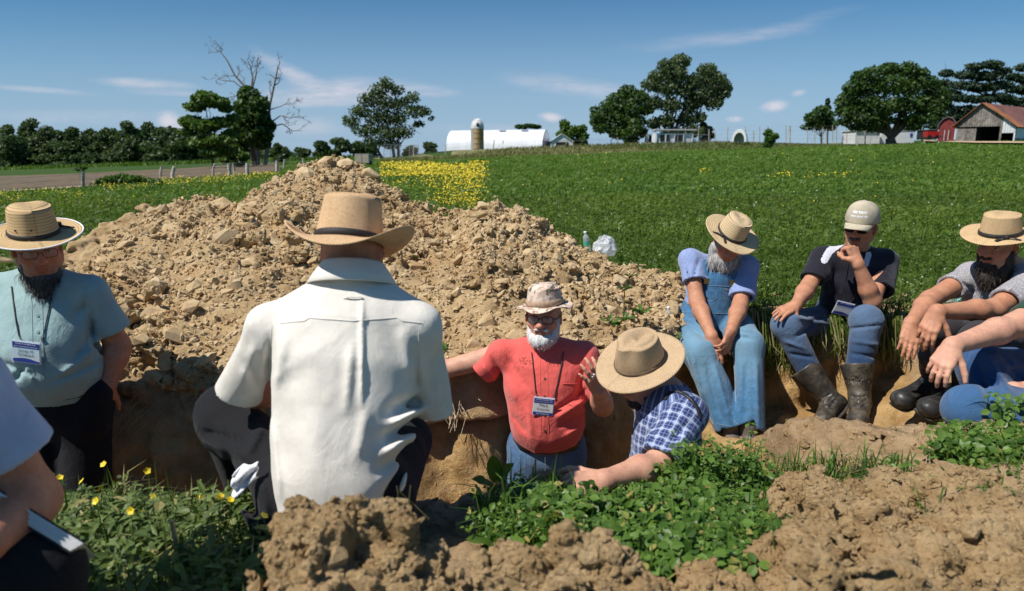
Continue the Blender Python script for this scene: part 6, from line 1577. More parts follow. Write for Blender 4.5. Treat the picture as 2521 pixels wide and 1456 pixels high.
# ---------------------------------------------------------------- man in grey, right
def man_grey():
    pel = W(2490, 820, 3.56); org = (pel[0], pel[1], -0.02)
    t = thing('person', 'person in a grey shirt with a black beard and straw hat, forearms on knees', 'person', org)
    nb = W(2484, 655, 3.50); hd = W(2458, 604, 3.41); F = A3((-0.84, -0.50, -0.18)); U = A3((-0.10, -0.10, 0.98)); u = A3((0.55, -0.83, 0.0))
    sh = [W(2392, 678, 3.62), W(2535, 700, 3.30)]; el = [W(2290, 738, 3.44), W(2446, 762, 3.14)]; wr = [W(2244, 796, 3.22), W(2306, 768, 3.04)]
    def parts(v):
        head(v, hd, F, U, 1.0); v.cap(hd-A3((-0.05, -0.04, 0.05)), nb-A3((0, 0, 0.02)), 0.060, 0.066, 0.02); v.cap(nb, W(2470, 730, 3.5), 0.07, 0.12, 0.04, u, 0.7)
        for q in (0, 1): arm(v, sh[q], el[q], wr[q], 1.05)
        hand(v, wr[0], W(2232, 880, 3.12)-wr[0], A3((-0.30, -0.90, 0.15)), -1, curl=((0.2, 0.3, 0.2), (0.15, 0.3, 0.2), (0.15, 0.3, 0.2), (0.2, 0.4, 0.2)), s=1.06, spread=(0.05, 0.01, -0.03, -0.08))
        hand(v, wr[1], W(2268, 850, 2.98)-wr[1], A3((-0.55, -0.65, 0.50)), -1, curl=((0.35, 0.5, 0.3), (0.3, 0.5, 0.3), (0.35, 0.5, 0.3), (0.4, 0.5, 0.3)), s=1.06, spread=(0.05, 0.01, -0.03, -0.08))
    body(t, org, SKIN_TAN, head_col(hd, F, U, hair=(0.06, 0.045, 0.04), brow=(0.12, 0.1, 0.09), low=-0.07), [parts], [hd, nb]+sh+el+wr, 0.0052, 0.17)
    eyes(t, org, hd, F, U)
    R_, F_, U_ = frame(F, U); M = np.stack([R_, F_, U_], 1); p = lambda r, f, w: hd+(r*R_+f*F_+w*U_)
    beard(t, org, HAIR_DARK, [(p(0, 0.074, -0.090), (0.044, 0.030, 0.030), M), (p(0, 0.070, -0.150), (0.048, 0.036, 0.045), M), (p(0, 0.074, -0.195), (0.036, 0.030, 0.035), M), (p(-0.06, 0.016, -0.07), (0.022, 0.034, 0.055), M), (p(0.06, 0.016, -0.07), (0.022, 0.034, 0.055), M), (p(-0.04, 0.045, -0.125), (0.036, 0.036, 0.05), M), (p(0.04, 0.045, -0.125), (0.036, 0.036, 0.05), M), (p(0, 0.096, -0.044), (0.03, 0.01, 0.009), M)], 700, 29, 0.04, (-0.05, -0.1, -1), 0.005, 0.005)
    s = lambda x, y, D, w, d: (W(x, y, D), w, d)
    st = [s(2484, 684, 3.50, 0.125, 0.085), s(2478, 708, 3.48, 0.188, 0.115), s(2472, 745, 3.48, 0.182, 0.125), s(2478, 785, 3.52, 0.172, 0.130), s(2490, 835, 3.56, 0.165, 0.13)]
    hem = [W(2340, 708, 3.53), W(2474, 742, 3.18)]
    FD = [(W(2420, 690, 3.4), W(2430, 790, 3.36), 0.014, -0.008), (W(2500, 700, 3.2), W(2460, 760, 3.2), 0.012, 0.008), (W(2360, 690, 3.5), W(2400, 720, 3.5), 0.011, -0.007)]
    so, V, Q = shirt(t, org, DOTS, st, u, [(sh[0], hem[0], 0.072, 0.078), (sh[1], hem[1], 0.074, 0.076)], nb, 0.0065, fns=[folds(FD), wrinkle((0.2, 0, 1), 0.004, 9, 103)], front=(-0.8, -0.5, 0), sr=0.068)
    collar(t, org, nb+A3((0, 0, -0.018)), A3((-0.8, -0.5, -0.25)), A3((-0.14, -0.12, 0.98)), DOTS, rx=0.068, ry=0.068, hgt=0.038, fall=0.05, out=0.030, gap=0.34, point=0.034)
    hips = [W(2460, 820, 3.66), W(2520, 830, 3.44)]; kn = [W(2318, 806, 3.26), W(2410, 838, 3.02)]; an = [W(2296, 945, 3.38), W(2375, 970, 3.20)]; toe = [W(2206, 992, 3.24), W(2270, 1010, 3.05)]
    tp = [kn[i]+(an[i]-kn[i])*0.45 for i in (0, 1)]
    trousers(t, org, CLOTH_CHAR, W(2492, 825, 3.56), [(hips[0], kn[0], kn[0]+(an[0]-kn[0])*0.55, 0.102, 0.082, 0.08), (hips[1], kn[1], kn[1]+(an[1]-kn[1])*0.55, 0.102, 0.082, 0.08)], 0.008, [wrinkle((0.5, 0.3, 1), 0.006, 8, 107)], u=u, pr=(0.17, 0.13))
    for q in (0, 1): rubber_boot(t, org, tp[q], an[q], toe[q], M_RUBBERB)
    hat(t, org, hd+U_*0.060-F_*0.008, F, norm(U_+A3((0.10, 0.03, 0))), STRAW_OPEN, rx=0.088, ry=0.102, top=0.84, hc=0.108, bw=0.080, curl=0.010, droop=0.012, dent=0.012, pinch=0.05, dome=0.004, wave=0.002, band_h=0.020, bow=-0.75, seed=8)


man_grey()


# ---------------------------------------------------------------- person at the right edge
def person_right():
    pel = W(2660, 960, 2.95); org = (pel[0], pel[1], -0.05)
    t = thing('person', 'person in blue jeans and dark green sleeve sitting cross legged beside the grey shirt', 'person', org)
    sh = [W(2625, 715, 2.86), W(2740, 760, 2.55)]; el = [W(2502, 800, 2.76), W(2690, 950, 2.66)]; wr = [W(2345, 852, 2.63), W(2492, 962, 2.64)]; nb = W(2700, 650, 2.8); hd = W(2695, 560, 2.75)
    F = A3((-0.85, -0.45, -0.2)); u = A3((0.5, -0.86, 0))
    def parts(v):
        head(v, hd, F); v.cap(hd-A3((-0.03, -0.02, 0.05)), nb, 0.06, 0.066, 0.02); v.cap(nb, W(2700, 760, 2.8), 0.07, 0.12, 0.04, u, 0.8)
        arm(v, sh[0], el[0], wr[0], 1.12); arm(v, sh[1], el[1], wr[1], 1.05)
        hand(v, wr[0], W(2296, 930, 2.56)-wr[0], A3((-0.60, -0.62, 0.50)), -1, curl=((0.30, 0.55, 0.35), (0.35, 0.6, 0.35), (0.45, 0.6, 0.35), (0.5, 0.6, 0.4)), thumb=(0.45, 0.2, 0.15), s=1.10, spread=(0.10, 0.02, -0.05, -0.12))
        hand(v, wr[1], A3((-0.7, 0.4, -0.9)), A3((0, -0.5, 0.85)), -1)
    body(t, org, SKIN_FAIR, head_col(hd, F, hair=(0.1, 0.08, 0.07)), [parts], [hd, nb]+sh+el+wr, 0.0055, 0.17)
    s = lambda x, y, D, w, d: (W(x, y, D), w, d)
    st = [s(2700, 690, 2.80, 0.125, 0.085), s(2700, 730, 2.80, 0.185, 0.115), s(2695, 800, 2.82, 0.182, 0.13), s(2680, 880, 2.88, 0.175, 0.13), s(2660, 950, 2.95, 0.165, 0.13)]
    shirt(t, org, GREEN, st, u, [(sh[0], W(2522, 787, 2.78), 0.074, 0.070), (sh[1], W(2700, 900, 2.53), 0.074, 0.075)], nb, 0.008, fns=[wrinkle((0.2, 0, 1), 0.004, 9, 113)], front=(-0.8, -0.5, 0))
    kn = [W(2418, 905, 2.80), W(2385, 1008, 2.50)]; hips = [W(2640, 930, 3.02), W(2690, 1010, 2.85)]; an = [W(2440, 1040, 2.75), W(2640, 1030, 2.48)]
    FD = [(W(2400, 880, 2.7), W(2440, 1000, 2.65), 0.014, -0.010), (W(2430, 880, 2.7), W(2490, 970, 2.6), 0.014, 0.011), (W(2460, 870, 2.7), W(2530, 950, 2.6), 0.014, -0.010), (W(2400, 1000, 2.4), W(2560, 1030, 2.4), 0.012, -0.006), (W(2480, 900, 2.7), W(2540, 900, 2.7), 0.012, 0.010)]
    o, V, Q = trousers(t, org, DENIM_NAVY, W(2665, 975, 2.95), [(hips[0], kn[0], an[0], 0.112, 0.092, 0.085), (hips[1], kn[1], an[1], 0.108, 0.088, 0.082)], 0.008, [folds(FD), wrinkle((0.4, 0.2, 1), 0.005, 9, 117)], u=u, pr=(0.17, 0.13), fade=lambda V: 0.9*np.exp(-(np.linalg.norm(V-kn[1], axis=1)/0.16)**2))
    bv = bvh(V, Q); Sd = plain('jean_hem_stitch', (0.10, 0.20, 0.36), 0.9)
    seam(t, org, [on(bv, x, 1035+(x-2400)*0.08, 0.001)[0] for x in range(2405, 2560, 8)], Sd, 0.002, 'hem')


person_right()


# ---------------------------------------------------------------- person at the left edge, close to the camera
def person_left():
    org = (-1.15, 1.05, 0.0)
    t = thing('person', 'blurred person in a pale blue shirt close to the camera holding a notebook', 'person', org)
    sh = W(-110, 950, 1.14); el = W(72, 1232, 1.19); wr = W(-50, 1345, 1.02); nb = W(-300, 820, 1.12); hd = W(-310, 690, 1.16); F = A3((0.5, 0.85, -0.2)); u = A3((1, -0.3, 0))
    sh2 = W(-480, 960, 1.1); el2 = W(-560, 1200, 1.12); wr2 = W(-330, 1360, 1.1)
    def parts(v):
        head(v, hd, F); v.cap(hd, nb, 0.06, 0.066, 0.02); v.cap(nb, W(-300, 1000, 1.1), 0.07, 0.12, 0.04, u, 0.8)
        arm(v, sh, el, wr, 1.12); arm(v, sh2, el2, wr2, 1.1)
        hand(v, wr, A3((-0.6, -0.4, -0.3)), A3((0.3, -0.3, 0.9)), 1, curl=((0.6, 0.7, 0.4),)*4); hand(v, wr2, A3((0.8, 0.2, -0.3)), A3((0, -0.5, 0.8)), 1)
    body(t, org, SKIN_RED, head_col(hd, F, hair=(0.1, 0.08, 0.07)), [parts], [hd, nb, sh, el, wr, sh2, el2, wr2], 0.0065, 0.17)
    s = lambda x, y, D, w, d: (W(x, y, D), w, d)
    st = [s(-300, 870, 1.12, 0.125, 0.085), s(-300, 940, 1.11, 0.150, 0.11), s(-310, 1060, 1.09, 0.150, 0.12), s(-320, 1250, 1.07, 0.145, 0.125), s(-330, 1400, 1.05, 0.145, 0.12)]
    shirt(t, org, SKYSHIRT, st, u, [(sh, W(52, 1118, 1.175), 0.075, 0.070), (sh2, W(-540, 1130, 1.12), 0.074, 0.07)], nb, 0.007, fns=[wrinkle((0.3, 0, 1), 0.004, 9, 123)], sr=0.07)
    trousers(t, org, CLOTH_BLACK, W(-260, 1520, 1.06), [(W(-200, 1500, 0.98), W(70, 1425, 1.10), W(90, 1650, 1.16), 0.10, 0.085, 0.08), (W(-340, 1560, 1.06), W(-190, 1480, 1.36), W(-150, 1700, 1.4), 0.10, 0.085, 0.08)], 0.01, u=(1, 0, 0), pr=(0.17, 0.13))
    hat(t, org, hd+A3((0, 0, 0.055)), F, Z, STRAW_GOLD, hc=0.11, bw=0.11, seed=4)  # unseen hat, added so its wide brim shades the near arm
    # the papers in a black folder
    a0, a1 = W(-60, 1195, 1.10), W(186, 1345, 1.10); x = norm(a1-a0); y = norm(A3((0.0, 0.66, -0.78))); y = norm(y-x*(x @ y)); nn = np.cross(y, x)*-1; L = np.linalg.norm(a1-a0)*1.15
    R = np.stack([x, y, nn], 1); c = a1-x*L/2+y*0.13; nb_ = thing('notebook', 'white paged notebook with black covers held by the person in pale blue', 'notebook', tuple(c))
    A = Acc(); A.box(c-nn*0.012, (L, 0.26, 0.003), R); A.box(c+nn*0.012, (L, 0.26, 0.003), R); A.obj('cover', M_BLACK, nb_, tuple(c))
    for k in range(9): B = Acc(); B.box(c+nn*(-0.0088+0.0022*k)-y*(0.002+0.0015*(k % 3))+x*0.001*k, (L*0.99, 0.258, 0.0017), R); B.obj('page', M_PAPER, nb_, tuple(c))


person_left()
print('people', round(time.time()-T0, 1))
# ------------------------------------------------------------------ trees, buildings and fences in the distance
LEAF_A = leafmat('leaves_deep', (0.030, 0.066, 0.014), (0.095, 0.165, 0.032)); LEAF_B = leafmat('leaves_fresh', (0.055, 0.115, 0.020), (0.150, 0.235, 0.048))
LEAF_C = leafmat('leaves_grey_green', (0.045, 0.075, 0.028), (0.135, 0.180, 0.070)); LEAF_D = leafmat('needles_dark', (0.016, 0.036, 0.018), (0.050, 0.085, 0.042), 0.2)
LEAF_W = leafmat('woodland_leaves', (0.036, 0.066, 0.024), (0.105, 0.160, 0.056), 0.35)
BARK = plain('bark', (0.085, 0.066, 0.050), 0.95, 0.35, 2.5, 0.9, 14, bdist=0.05); BARK_GREY = plain('grey_dead_bark', (0.20, 0.17, 0.145), 0.95, 0.3, 2.5, 0.7, 14, bdist=0.05)


def leaves(centres, radii, n_per, size, seed, hollow=0.45, droop=0.0, flat=0.75, aspect=1.7):
    """leaf clumps: quads spread through ellipsoids, denser towards their skins"""
    r = np.random.default_rng(seed); C = np.asarray(centres, float); Rr = np.asarray(radii, float)
    if Rr.ndim == 1: Rr = np.stack([Rr, Rr, Rr*flat], -1)
    w = (Rr[:, 0]*Rr[:, 2]); N_ = int(n_per*1.5); size = size*0.80; k = r.choice(len(C), N_, p=w/w.sum())
    d = norm_rows(r.normal(size=(N_, 3))); rad = (hollow+(1-hollow)*r.random(N_)**0.6)
    # sub clumps give light and dark tufts
    sub = norm_rows(r.normal(size=(len(C), 14, 3))); pick = r.integers(0, 14, N_); tuft = r.random(N_) < 0.72
    d2 = norm_rows(sub[k, pick]+0.28*r.normal(size=(N_, 3))); d = np.where(tuft[:, None], d2, d)
    P = C[k]+d*rad[:, None]*Rr[k]; P[:, 2] -= droop*r.random(N_)**2
    nrm = norm_rows(d*0.6+r.normal(size=(N_, 3))*0.8+np.array((0, 0, 0.5))); t = norm_rows(np.cross(nrm, r.normal(size=(N_, 3)))); b = np.cross(nrm, t)
    if droop: b = norm_rows(b+np.array((0, 0, -0.9))); t = norm_rows(np.cross(b, nrm))
    s = size*(0.55+0.9*r.random(N_))[:, None]; t = t*s; b = b*s*aspect
    V = np.stack([P-t*0.5, P-b*0.5+t*0.0, P+t*0.5, P+b*0.6], 1).reshape(-1, 3)
    F = np.arange(N_*4).reshape(-1, 4); tint = np.clip(r.random(N_)*0.75+0.25*sub[k, pick][:, 2]*tuft, 0, 1)
    return V, F, tint


def limbs(A, base, top_pts, r0, seed, fork=0.35, ns=6):
    r = np.random.default_rng(seed); base = np.asarray(base, float)
    T = np.asarray(top_pts, float); mid = T.mean(0); hub = base+(mid-base)*fork; hub[2] = base[2]+(mid[2]-base[2])*fork
    A.tube([base-np.array((0, 0, 0.3)), base+np.array((0, 0, 0.02)), base+(hub-base)*0.5+r.normal(size=3)*r0*0.3, hub], [r0*1.5, r0*1.2, r0, r0*0.85], ns+2)
    for t in T:
        p1 = hub+(t-hub)*0.35+np.array((0, 0, 0.12))*np.linalg.norm(t-hub)*0.6; p2 = hub+(t-hub)*0.7+r.normal(size=3)*0.05*np.linalg.norm(t-hub)
        A.tube([hub, p1, p2, t], [r0*0.55, r0*0.38, r0*0.22, r0*0.06], ns)
        for _ in range(3):
            q = p1+(t-p1)*r.random(); e = q+norm(r.normal(size=3)+np.array((0, 0, 0.4)))*np.linalg.norm(t-hub)*0.35
            A.tube([q, (q+e)/2+r.normal(size=3)*0.1, e], [r0*0.16, r0*0.10, r0*0.03], 4)


def tree(name, label, base, D, blobs, mat, n, size, seed, bark=BARK, r0=0.3, cat='tree', group=None, droop=0.0, fork=0.35, hollow=0.45, aspect=1.7, trunk_to=None, trunks=1):
    """blobs: (photo x, photo y, radius in photo px, depth offset) of the crown's clumps"""
    base = np.asarray(base, float); k = 2521/1024*FPX/D
    r = np.random.default_rng(seed); C, R = [], []
    for bl in blobs:
        dx, dy, rp = bl[:3]; rz = bl[3] if len(bl) > 3 else rp*0.8
        for off in ((0.0,) if rp/k < 1.0 else (-0.45, 0.45)):
            C.append(W(dx, dy, D+off*rp/k+r.normal()*0.2*rp/k)); R.append((rp/k, rp/k*0.9, rz/k))
    org = tuple(base); t = thing(name, label, cat, org, group)
    V, F, tint = leaves(C, R, n, size, seed, hollow, droop, aspect=aspect)
    mesh_np('crown', V, F, mat, t, org, False, tint=tint)
    A = Acc(); pts = np.array(C); sel = pts[r.choice(len(pts), min(len(pts), 9), replace=False)]
    if trunks == 1: limbs(A, base, sel, r0, seed, fork)
    else:
        for q in range(trunks): limbs(A, base+np.array((r.normal()*0.9, r.normal()*0.5, 0)), sel[q::trunks], r0*0.7, seed+q, fork)
    A.obj('trunk', bark, t, org, True); return t


def g_at(dx, dy, D):
    """a point of the ground at distance D below photo column dx"""
    p = W(dx, dy, D); return np.array((p[0], D, float(field_z(p[0], D))))


# woodland edge far left: individual trees, near and far rows
WOODS = []
r = np.random.default_rng(21)
profile = lambda x: np.interp(x, [0, 60, 120, 160, 230, 300, 360, 400, 440, 500, 560, 620, 660, 700], [322, 310, 322, 338, 330, 322, 318, 334, 322, 336, 345, 352, 378, 386])
xs_ = list(np.arange(-110, 690, 36))
for i, x in enumerate(xs_):
    x = x+r.uniform(-8, 8); D = 150+r.uniform(-10, 14); k = 2521/1024*FPX/D; base = g_at(x, 415, D); bY = proj(base[None])[1][0]; topy = profile(x)-13+r.uniform(-8, 9)
    h = bY-topy; bl = []
    for q in range(13):
        f = q/12; w = 34*math.sin(math.pi*(0.18+0.66*f))**0.6+4+16*(f < 0.35)
        bl.append((x+r.uniform(-0.5, 0.5)*w*1.5*(1 if f < 0.8 else 0.6), bY-h*(-0.03+0.95*f), w*r.uniform(0.5, 0.95)*(1.0 if f < 0.8 else 0.8), h*r.uniform(0.09, 0.15)))
    WOODS.append(tree('woodland_tree', 'dark leafy tree in the woodland edge beyond the ploughed field', base, D, bl, LEAF_W, 3600, 0.50, 300+i, r0=0.22, group='trees of the woodland edge', fork=0.2, hollow=0.3))
# lower woods behind the lone tree, centre left
for i, (x, ty, w) in enumerate([(745, 366, 24), (790, 348, 28), (836, 340, 28), (880, 350, 24), (905, 352, 22), (1010, 362, 16), (1060, 352, 18)]):
    D = 135; base = g_at(x, 392, D); bY = proj(base[None])[1][0]; h = bY-ty
    bl = [(x+r.uniform(-0.6, 0.6)*w, bY-h*f, w*0.6, h*0.17) for f in (0.15, 0.3, 0.5, 0.62, 0.75, 0.85)]
    tree('woodland_tree', 'low bushy tree of the hedge line behind the lone leafy tree', base, D, bl, LEAF_W if i < 5 else LEAF_C, 1500, 0.5, 340+i, r0=0.15, group='low trees behind the lone tree', fork=0.2, hollow=0.3)

# three trees by the fence on the left
b1 = g_at(528, 437, 66)
tree('leafy_tree', 'layered green tree with a thin trunk, furthest from the dirt pile of the fence trees', b1, 66, [(505, 240, 32, 15), (530, 252, 34, 14), (480, 262, 26, 12), (555, 268, 18, 9), (470, 300, 30, 14), (505, 310, 36, 15), (545, 300, 26, 12), (575, 290, 16, 10), (460, 325, 22, 10), (500, 350, 36, 15), (540, 345, 32, 13), (565, 330, 18, 10), (520, 375, 30, 12), (560, 372, 24, 10)], LEAF_B, 5200, 0.30, 401, r0=0.12, fork=0.55)
b2 = g_at(632, 428, 75)
tree('leafy_tree', 'dense dark green tree wrapped round the dead trunks by the fence', b2, 75, [(612, 235, 26, 22), (635, 255, 26, 20), (600, 265, 24, 20), (620, 290, 36, 24), (650, 290, 16, 18), (590, 310, 28, 18), (630, 325, 38, 20), (665, 310, 14, 14), (605, 340, 28, 15), (640, 352, 26, 14), (660, 335, 14, 10), (575, 332, 20, 12), (585, 365, 24, 12)], LEAF_A, 6200, 0.34, 402, r0=0.32, fork=0.4, hollow=0.3)
tree('leafy_tree', 'small young tree in the pasture between the fence trees', g_at(563, 438, 70), 70, [(560, 392, 20, 10), (575, 380, 22, 12), (595, 385, 18, 10), (585, 400, 20, 9)], LEAF_B, 1300, 0.28, 403, r0=0.09, fork=0.55)


def dead_tree():
    D = 75; base = g_at(645, 428, D); org = tuple(base); t = thing('dead_tree', 'bare grey dead tree with twisting branches standing among the green ones', 'dead tree', org)
    r = np.random.default_rng(77); A = Acc(); px = lambda x, y, o=0.0: W(x, y, D+o)
    def br(P, r0, r1, twigs, depth=0, L=None):
        P = [px(*q) if len(q) == 2 else q for q in P]; n = len(P); A.tube(P, np.linspace(r0, r1, n), 7 if r0 > 0.08 else 4)
        for _ in range(twigs):
            i = r.integers(1, n-1) if n > 2 else 0; q = P[i]+(P[min(i+1, n-1)]-P[i])*r.random(); d = norm(P[min(i+1, n-1)]-P[i]); s = norm(np.cross(d, (0.2, -1, 0.1)))*(1 if r.random() < 0.5 else -1)
            ln = (L or 1.6)*r.uniform(0.35, 1.0); e1 = q+(d*0.6+s*0.6+r.normal(size=3)*0.25)*ln*0.5; e2 = e1+(d*0.7+s*0.25+r.normal(size=3)*0.35+np.array((0, 0, 0.15)))*ln*0.5
            if depth < 2: br([q, e1, e2], max(0.018, r0*0.32), 0.012, 3 if depth == 0 else 2, depth+1, ln*0.6)
            else: A.tube([q, e1, e2], [0.016, 0.013, 0.009], 3)
    br([(632, 432), (633, 380), (628, 320), (622, 260), (618, 225)], 0.36, 0.20, 0)
    br([(650, 432), (656, 380), (660, 320), (664, 260), (676, 205), (684, 165), (690, 152)], 0.24, 0.03, 9, 0, 1.5)
    br([(620, 240), (600, 210), (578, 185), (560, 150), (545, 130), (535, 122)], 0.14, 0.02, 8, 0, 1.9)
    br([(618, 230), (622, 190), (615, 160), (608, 145)], 0.12, 0.02, 6, 0, 1.1); br([(618, 230), (630, 185), (634, 150), (637, 135)], 0.10, 0.02, 5, 0, 1.0)
    br([(600, 220), (575, 200), (548, 198), (525, 190)], 0.07, 0.015, 6, 0, 1.2); br([(615, 250), (585, 235), (560, 240), (552, 245)], 0.06, 0.015, 4, 0, 0.9)
    br([(662, 305), (690, 285), (715, 290), (738, 285)], 0.08, 0.015, 8, 0, 1.3); br([(660, 315), (695, 305), (720, 322), (745, 322)], 0.08, 0.015, 8, 0, 1.3); br([(664, 270), (690, 262), (712, 252), (726, 258)], 0.06, 0.012, 6, 0, 1.1); br([(668, 240), (664, 215), (668, 195)], 0.06, 0.012, 4, 0, 0.9)
    A.obj('trunk', BARK_GREY, t, org, True)


dead_tree()
# lone tree, centre left
tree('leafy_tree', 'airy half bare tree standing by the chain link run left of the silo', g_at(962, 388, 96), 96, [(950, 205, 20, 16), (930, 225, 26, 18), (975, 222, 22, 15), (905, 245, 26, 18), (945, 255, 34, 22), (985, 255, 26, 18), (1015, 240, 20, 16), (885, 275, 28, 18), (930, 290, 36, 22), (975, 290, 34, 22), (1020, 275, 26, 18), (1045, 275, 18, 14), (1062, 290, 10, 8), (865, 300, 22, 14), (900, 320, 34, 18), (950, 325, 38, 20), (995, 325, 28, 18), (850, 292, 12, 8), (920, 350, 30, 14), (965, 355, 26, 14), (1030, 305, 18, 9)], LEAF_C, 5200, 0.27, 411, r0=0.30, fork=0.22, hollow=0.1, bark=plain('pale_bark', (0.17, 0.145, 0.115), 0.95, 0.3, 2.5, 0.8, 14, bdist=0.05), trunks=3)
# pair of big trees, centre right
tree('leafy_tree', 'tall spreading tree with open drooping crown behind the white goat shed', g_at(1630, 352, 116), 116, [(1675, 148, 26, 16), (1640, 160, 24, 16), (1620, 185, 26, 16), (1665, 180, 30, 20), (1600, 205, 22, 12), (1640, 215, 28, 18), (1685, 215, 24, 20), (1740, 170, 24, 16), (1715, 195, 28, 18), (1760, 195, 28, 20), (1730, 225, 34, 20), (1775, 225, 24, 16), (1785, 210, 18, 16), (1755, 250, 26, 12), (1700, 255, 28, 18), (1650, 255, 26, 18), (1610, 250, 24, 16), (1690, 290, 24, 16), (1640, 295, 26, 14), (1705, 320, 30, 16), (1655, 325, 30, 14), (1610, 300, 18, 14), (1725, 285, 16, 12)], LEAF_C, 10500, 0.33, 421, r0=0.42, fork=0.2, droop=0.7, hollow=0.3, trunks=3)
tree('leafy_tree', 'rounded leafy tree overlapping the tall spreading tree on its barn side', g_at(1540, 352, 112), 112, [(1545, 225, 24, 16), (1570, 240, 28, 18), (1520, 245, 26, 18), (1500, 262, 26, 18), (1545, 270, 36, 22), (1480, 285, 28, 16), (1515, 295, 36, 20), (1560, 300, 32, 20), (1485, 315, 26, 14), (1530, 325, 34, 18), (1570, 325, 26, 16), (1465, 270, 14, 10), (1468, 300, 16, 14), (1590, 270, 20, 14)], LEAF_A, 6800, 0.33, 422, r0=0.3, fork=0.25, hollow=0.3)
for i, (x, y, w, D, lab) in enumerate([(1560, 325, 26, 104, 'dark bush under the rounded leafy tree by the goat shed'), (1740, 320, 16, 118, 'grey green bush right of the goat shed under the tall tree'), (1395, 328, 26, 175, 'low green tree behind the white gable shed'), (1425, 332, 20, 175, 'low yellowish green tree between gable shed and rounded tree'), (1897, 338, 16, 82, 'small bushy shrub on the field edge near the calf hut'), (1120, 345, 16, 165, 'dark shrub at the end of the arched barn'), (692, 375, 18, 100, 'pale sapling by the fence behind the dirt pile'), (1300, 311, 20, 205, 'tree top showing above the arched barn roof')]):
    base = g_at(x, 345, D); bY = proj(base[None])[1][0]; top = y-w
    bl = [(x+r.uniform(-0.6, 0.6)*w, bY+(top-bY)*f, w*(0.75 if f < 0.8 else 0.5), w*0.5) for f in (0.2, 0.4, 0.55, 0.7, 0.85, 0.92)]
    if i == 7: bl = [(x+q, y+r.uniform(-2, 2), 10, 4) for q in (-22, -10, 0, 12, 22)]
    tree('shrub', lab, base, D, bl, (LEAF_A, LEAF_C, LEAF_B, LEAF_B, LEAF_B, LEAF_A, LEAF_C, LEAF_A)[i], 1300, 0.30*D/100, 430+i, r0=0.1, cat='shrub', fork=0.3, hollow=0.25)
# right side trees
tree('leafy_tree', 'broad dark green tree with a short thick trunk before the white sheds', g_at(2195, 352, 84), 84, [(2150, 180, 28, 18), (2190, 170, 26, 16), (2230, 170, 30, 18), (2262, 182, 24, 16), (2120, 190, 24, 16), (2105, 215, 30, 20), (2145, 215, 38, 24), (2195, 210, 42, 26), (2245, 210, 40, 24), (2285, 205, 26, 18), (2305, 230, 30, 20), (2090, 245, 30, 20), (2130, 255, 40, 22), (2180, 260, 44, 24), (2235, 255, 42, 24), (2285, 255, 36, 22), (2318, 250, 22, 16), (2085, 275, 30, 16), (2120, 290, 34, 16), (2165, 295, 34, 16), (2230, 295, 34, 16), (2275, 290, 32, 16), (2300, 275, 26, 16), (2075, 300, 22, 10), (2110, 312, 26, 10), (2150, 315, 24, 10), (2250, 312, 26, 10), (2068, 255, 16, 12)], LEAF_A, 12500, 0.27, 441, r0=0.55, fork=0.18, hollow=0.3)
tree('leafy_tree', 'small round tree beside the wire pens, left of the broad dark tree', g_at(2025, 345, 98), 98, [(2020, 275, 20, 14), (2000, 290, 20, 14), (2035, 290, 22, 14), (2010, 308, 24, 12), (2040, 310, 20, 12), (1985, 312, 14, 8)], LEAF_A, 1800, 0.28, 442, r0=0.12, fork=0.3)
tree('young_conifer', 'narrow upright conifer between small round tree and broad dark tree', g_at(2038, 345, 101), 101, [(2038, 250, 5, 8), (2038, 265, 8, 8), (2040, 280, 11, 8), (2038, 295, 13, 8), (2040, 310, 15, 8)], LEAF_D, 900, 0.26, 443, r0=0.08, fork=0.8)
PINES = [((2420, 345, 118), [(2400, 165, 22, 9), (2440, 160, 28, 10), (2470, 175, 20, 8), (2380, 185, 30, 10), (2430, 188, 36, 12), (2370, 210, 34, 9), (2420, 215, 40, 10), (2465, 210, 30, 10), (2350, 240, 34, 8), (2400, 245, 44, 9), (2450, 240, 36, 9), (2480, 245, 24, 8), (2380, 270, 44, 9), (2440, 275, 44, 9), (2350, 285, 34, 8), (2400, 300, 44, 10)], 'dark pine with layered boughs behind the weathered barn'),
         ((2545, 345, 124), [(2535, 165, 30, 10), (2500, 190, 22, 8), (2540, 195, 36, 10), (2510, 220, 32, 9), (2550, 225, 36, 9), (2500, 250, 32, 9), (2545, 260, 40, 9), (2580, 200, 34, 10), (2500, 280, 30, 9)], 'dark pine at the far end of the barn roof, cut by the picture edge'),
         ((2320, 345, 122), [(2330, 180, 16, 8), (2320, 205, 22, 8), (2335, 230, 26, 8), (2320, 262, 28, 9), (2330, 290, 28, 9), (2310, 310, 26, 10)], 'dark pine half hidden by the broad green tree')]
for i, ((x, y, D), bl, lab) in enumerate(PINES):
    tree('pine_tree', lab, g_at(x, y, D), D, bl, LEAF_D, 6500 if i < 2 else 2600, 0.34, 450+i, r0=0.4, fork=0.75, hollow=0.25, aspect=2.6)

# bush on the left meadow
tree('bush', 'low spreading green bush beside the fence post on the meadow edge', gp(318, 463), float(gp(318, 463)[1]), [(255, 448, 16, 8), (280, 443, 20, 10), (305, 440, 22, 11), (330, 443, 22, 10), (355, 446, 20, 8), (385, 450, 16, 6), (270, 455, 24, 8), (340, 456, 26, 8)], LEAF_B, 2600, 0.12, 461, r0=0.03, cat='bush', fork=0.2, hollow=0.2)
tree('vine_shrub', 'vine tuft growing on top of the leaning fence post', gp(200, 466), float(gp(200, 466)[1]), [(190, 416, 7, 3), (204, 413, 9, 3)], LEAF_B, 160, 0.08, 462, r0=0.01, cat='shrub')

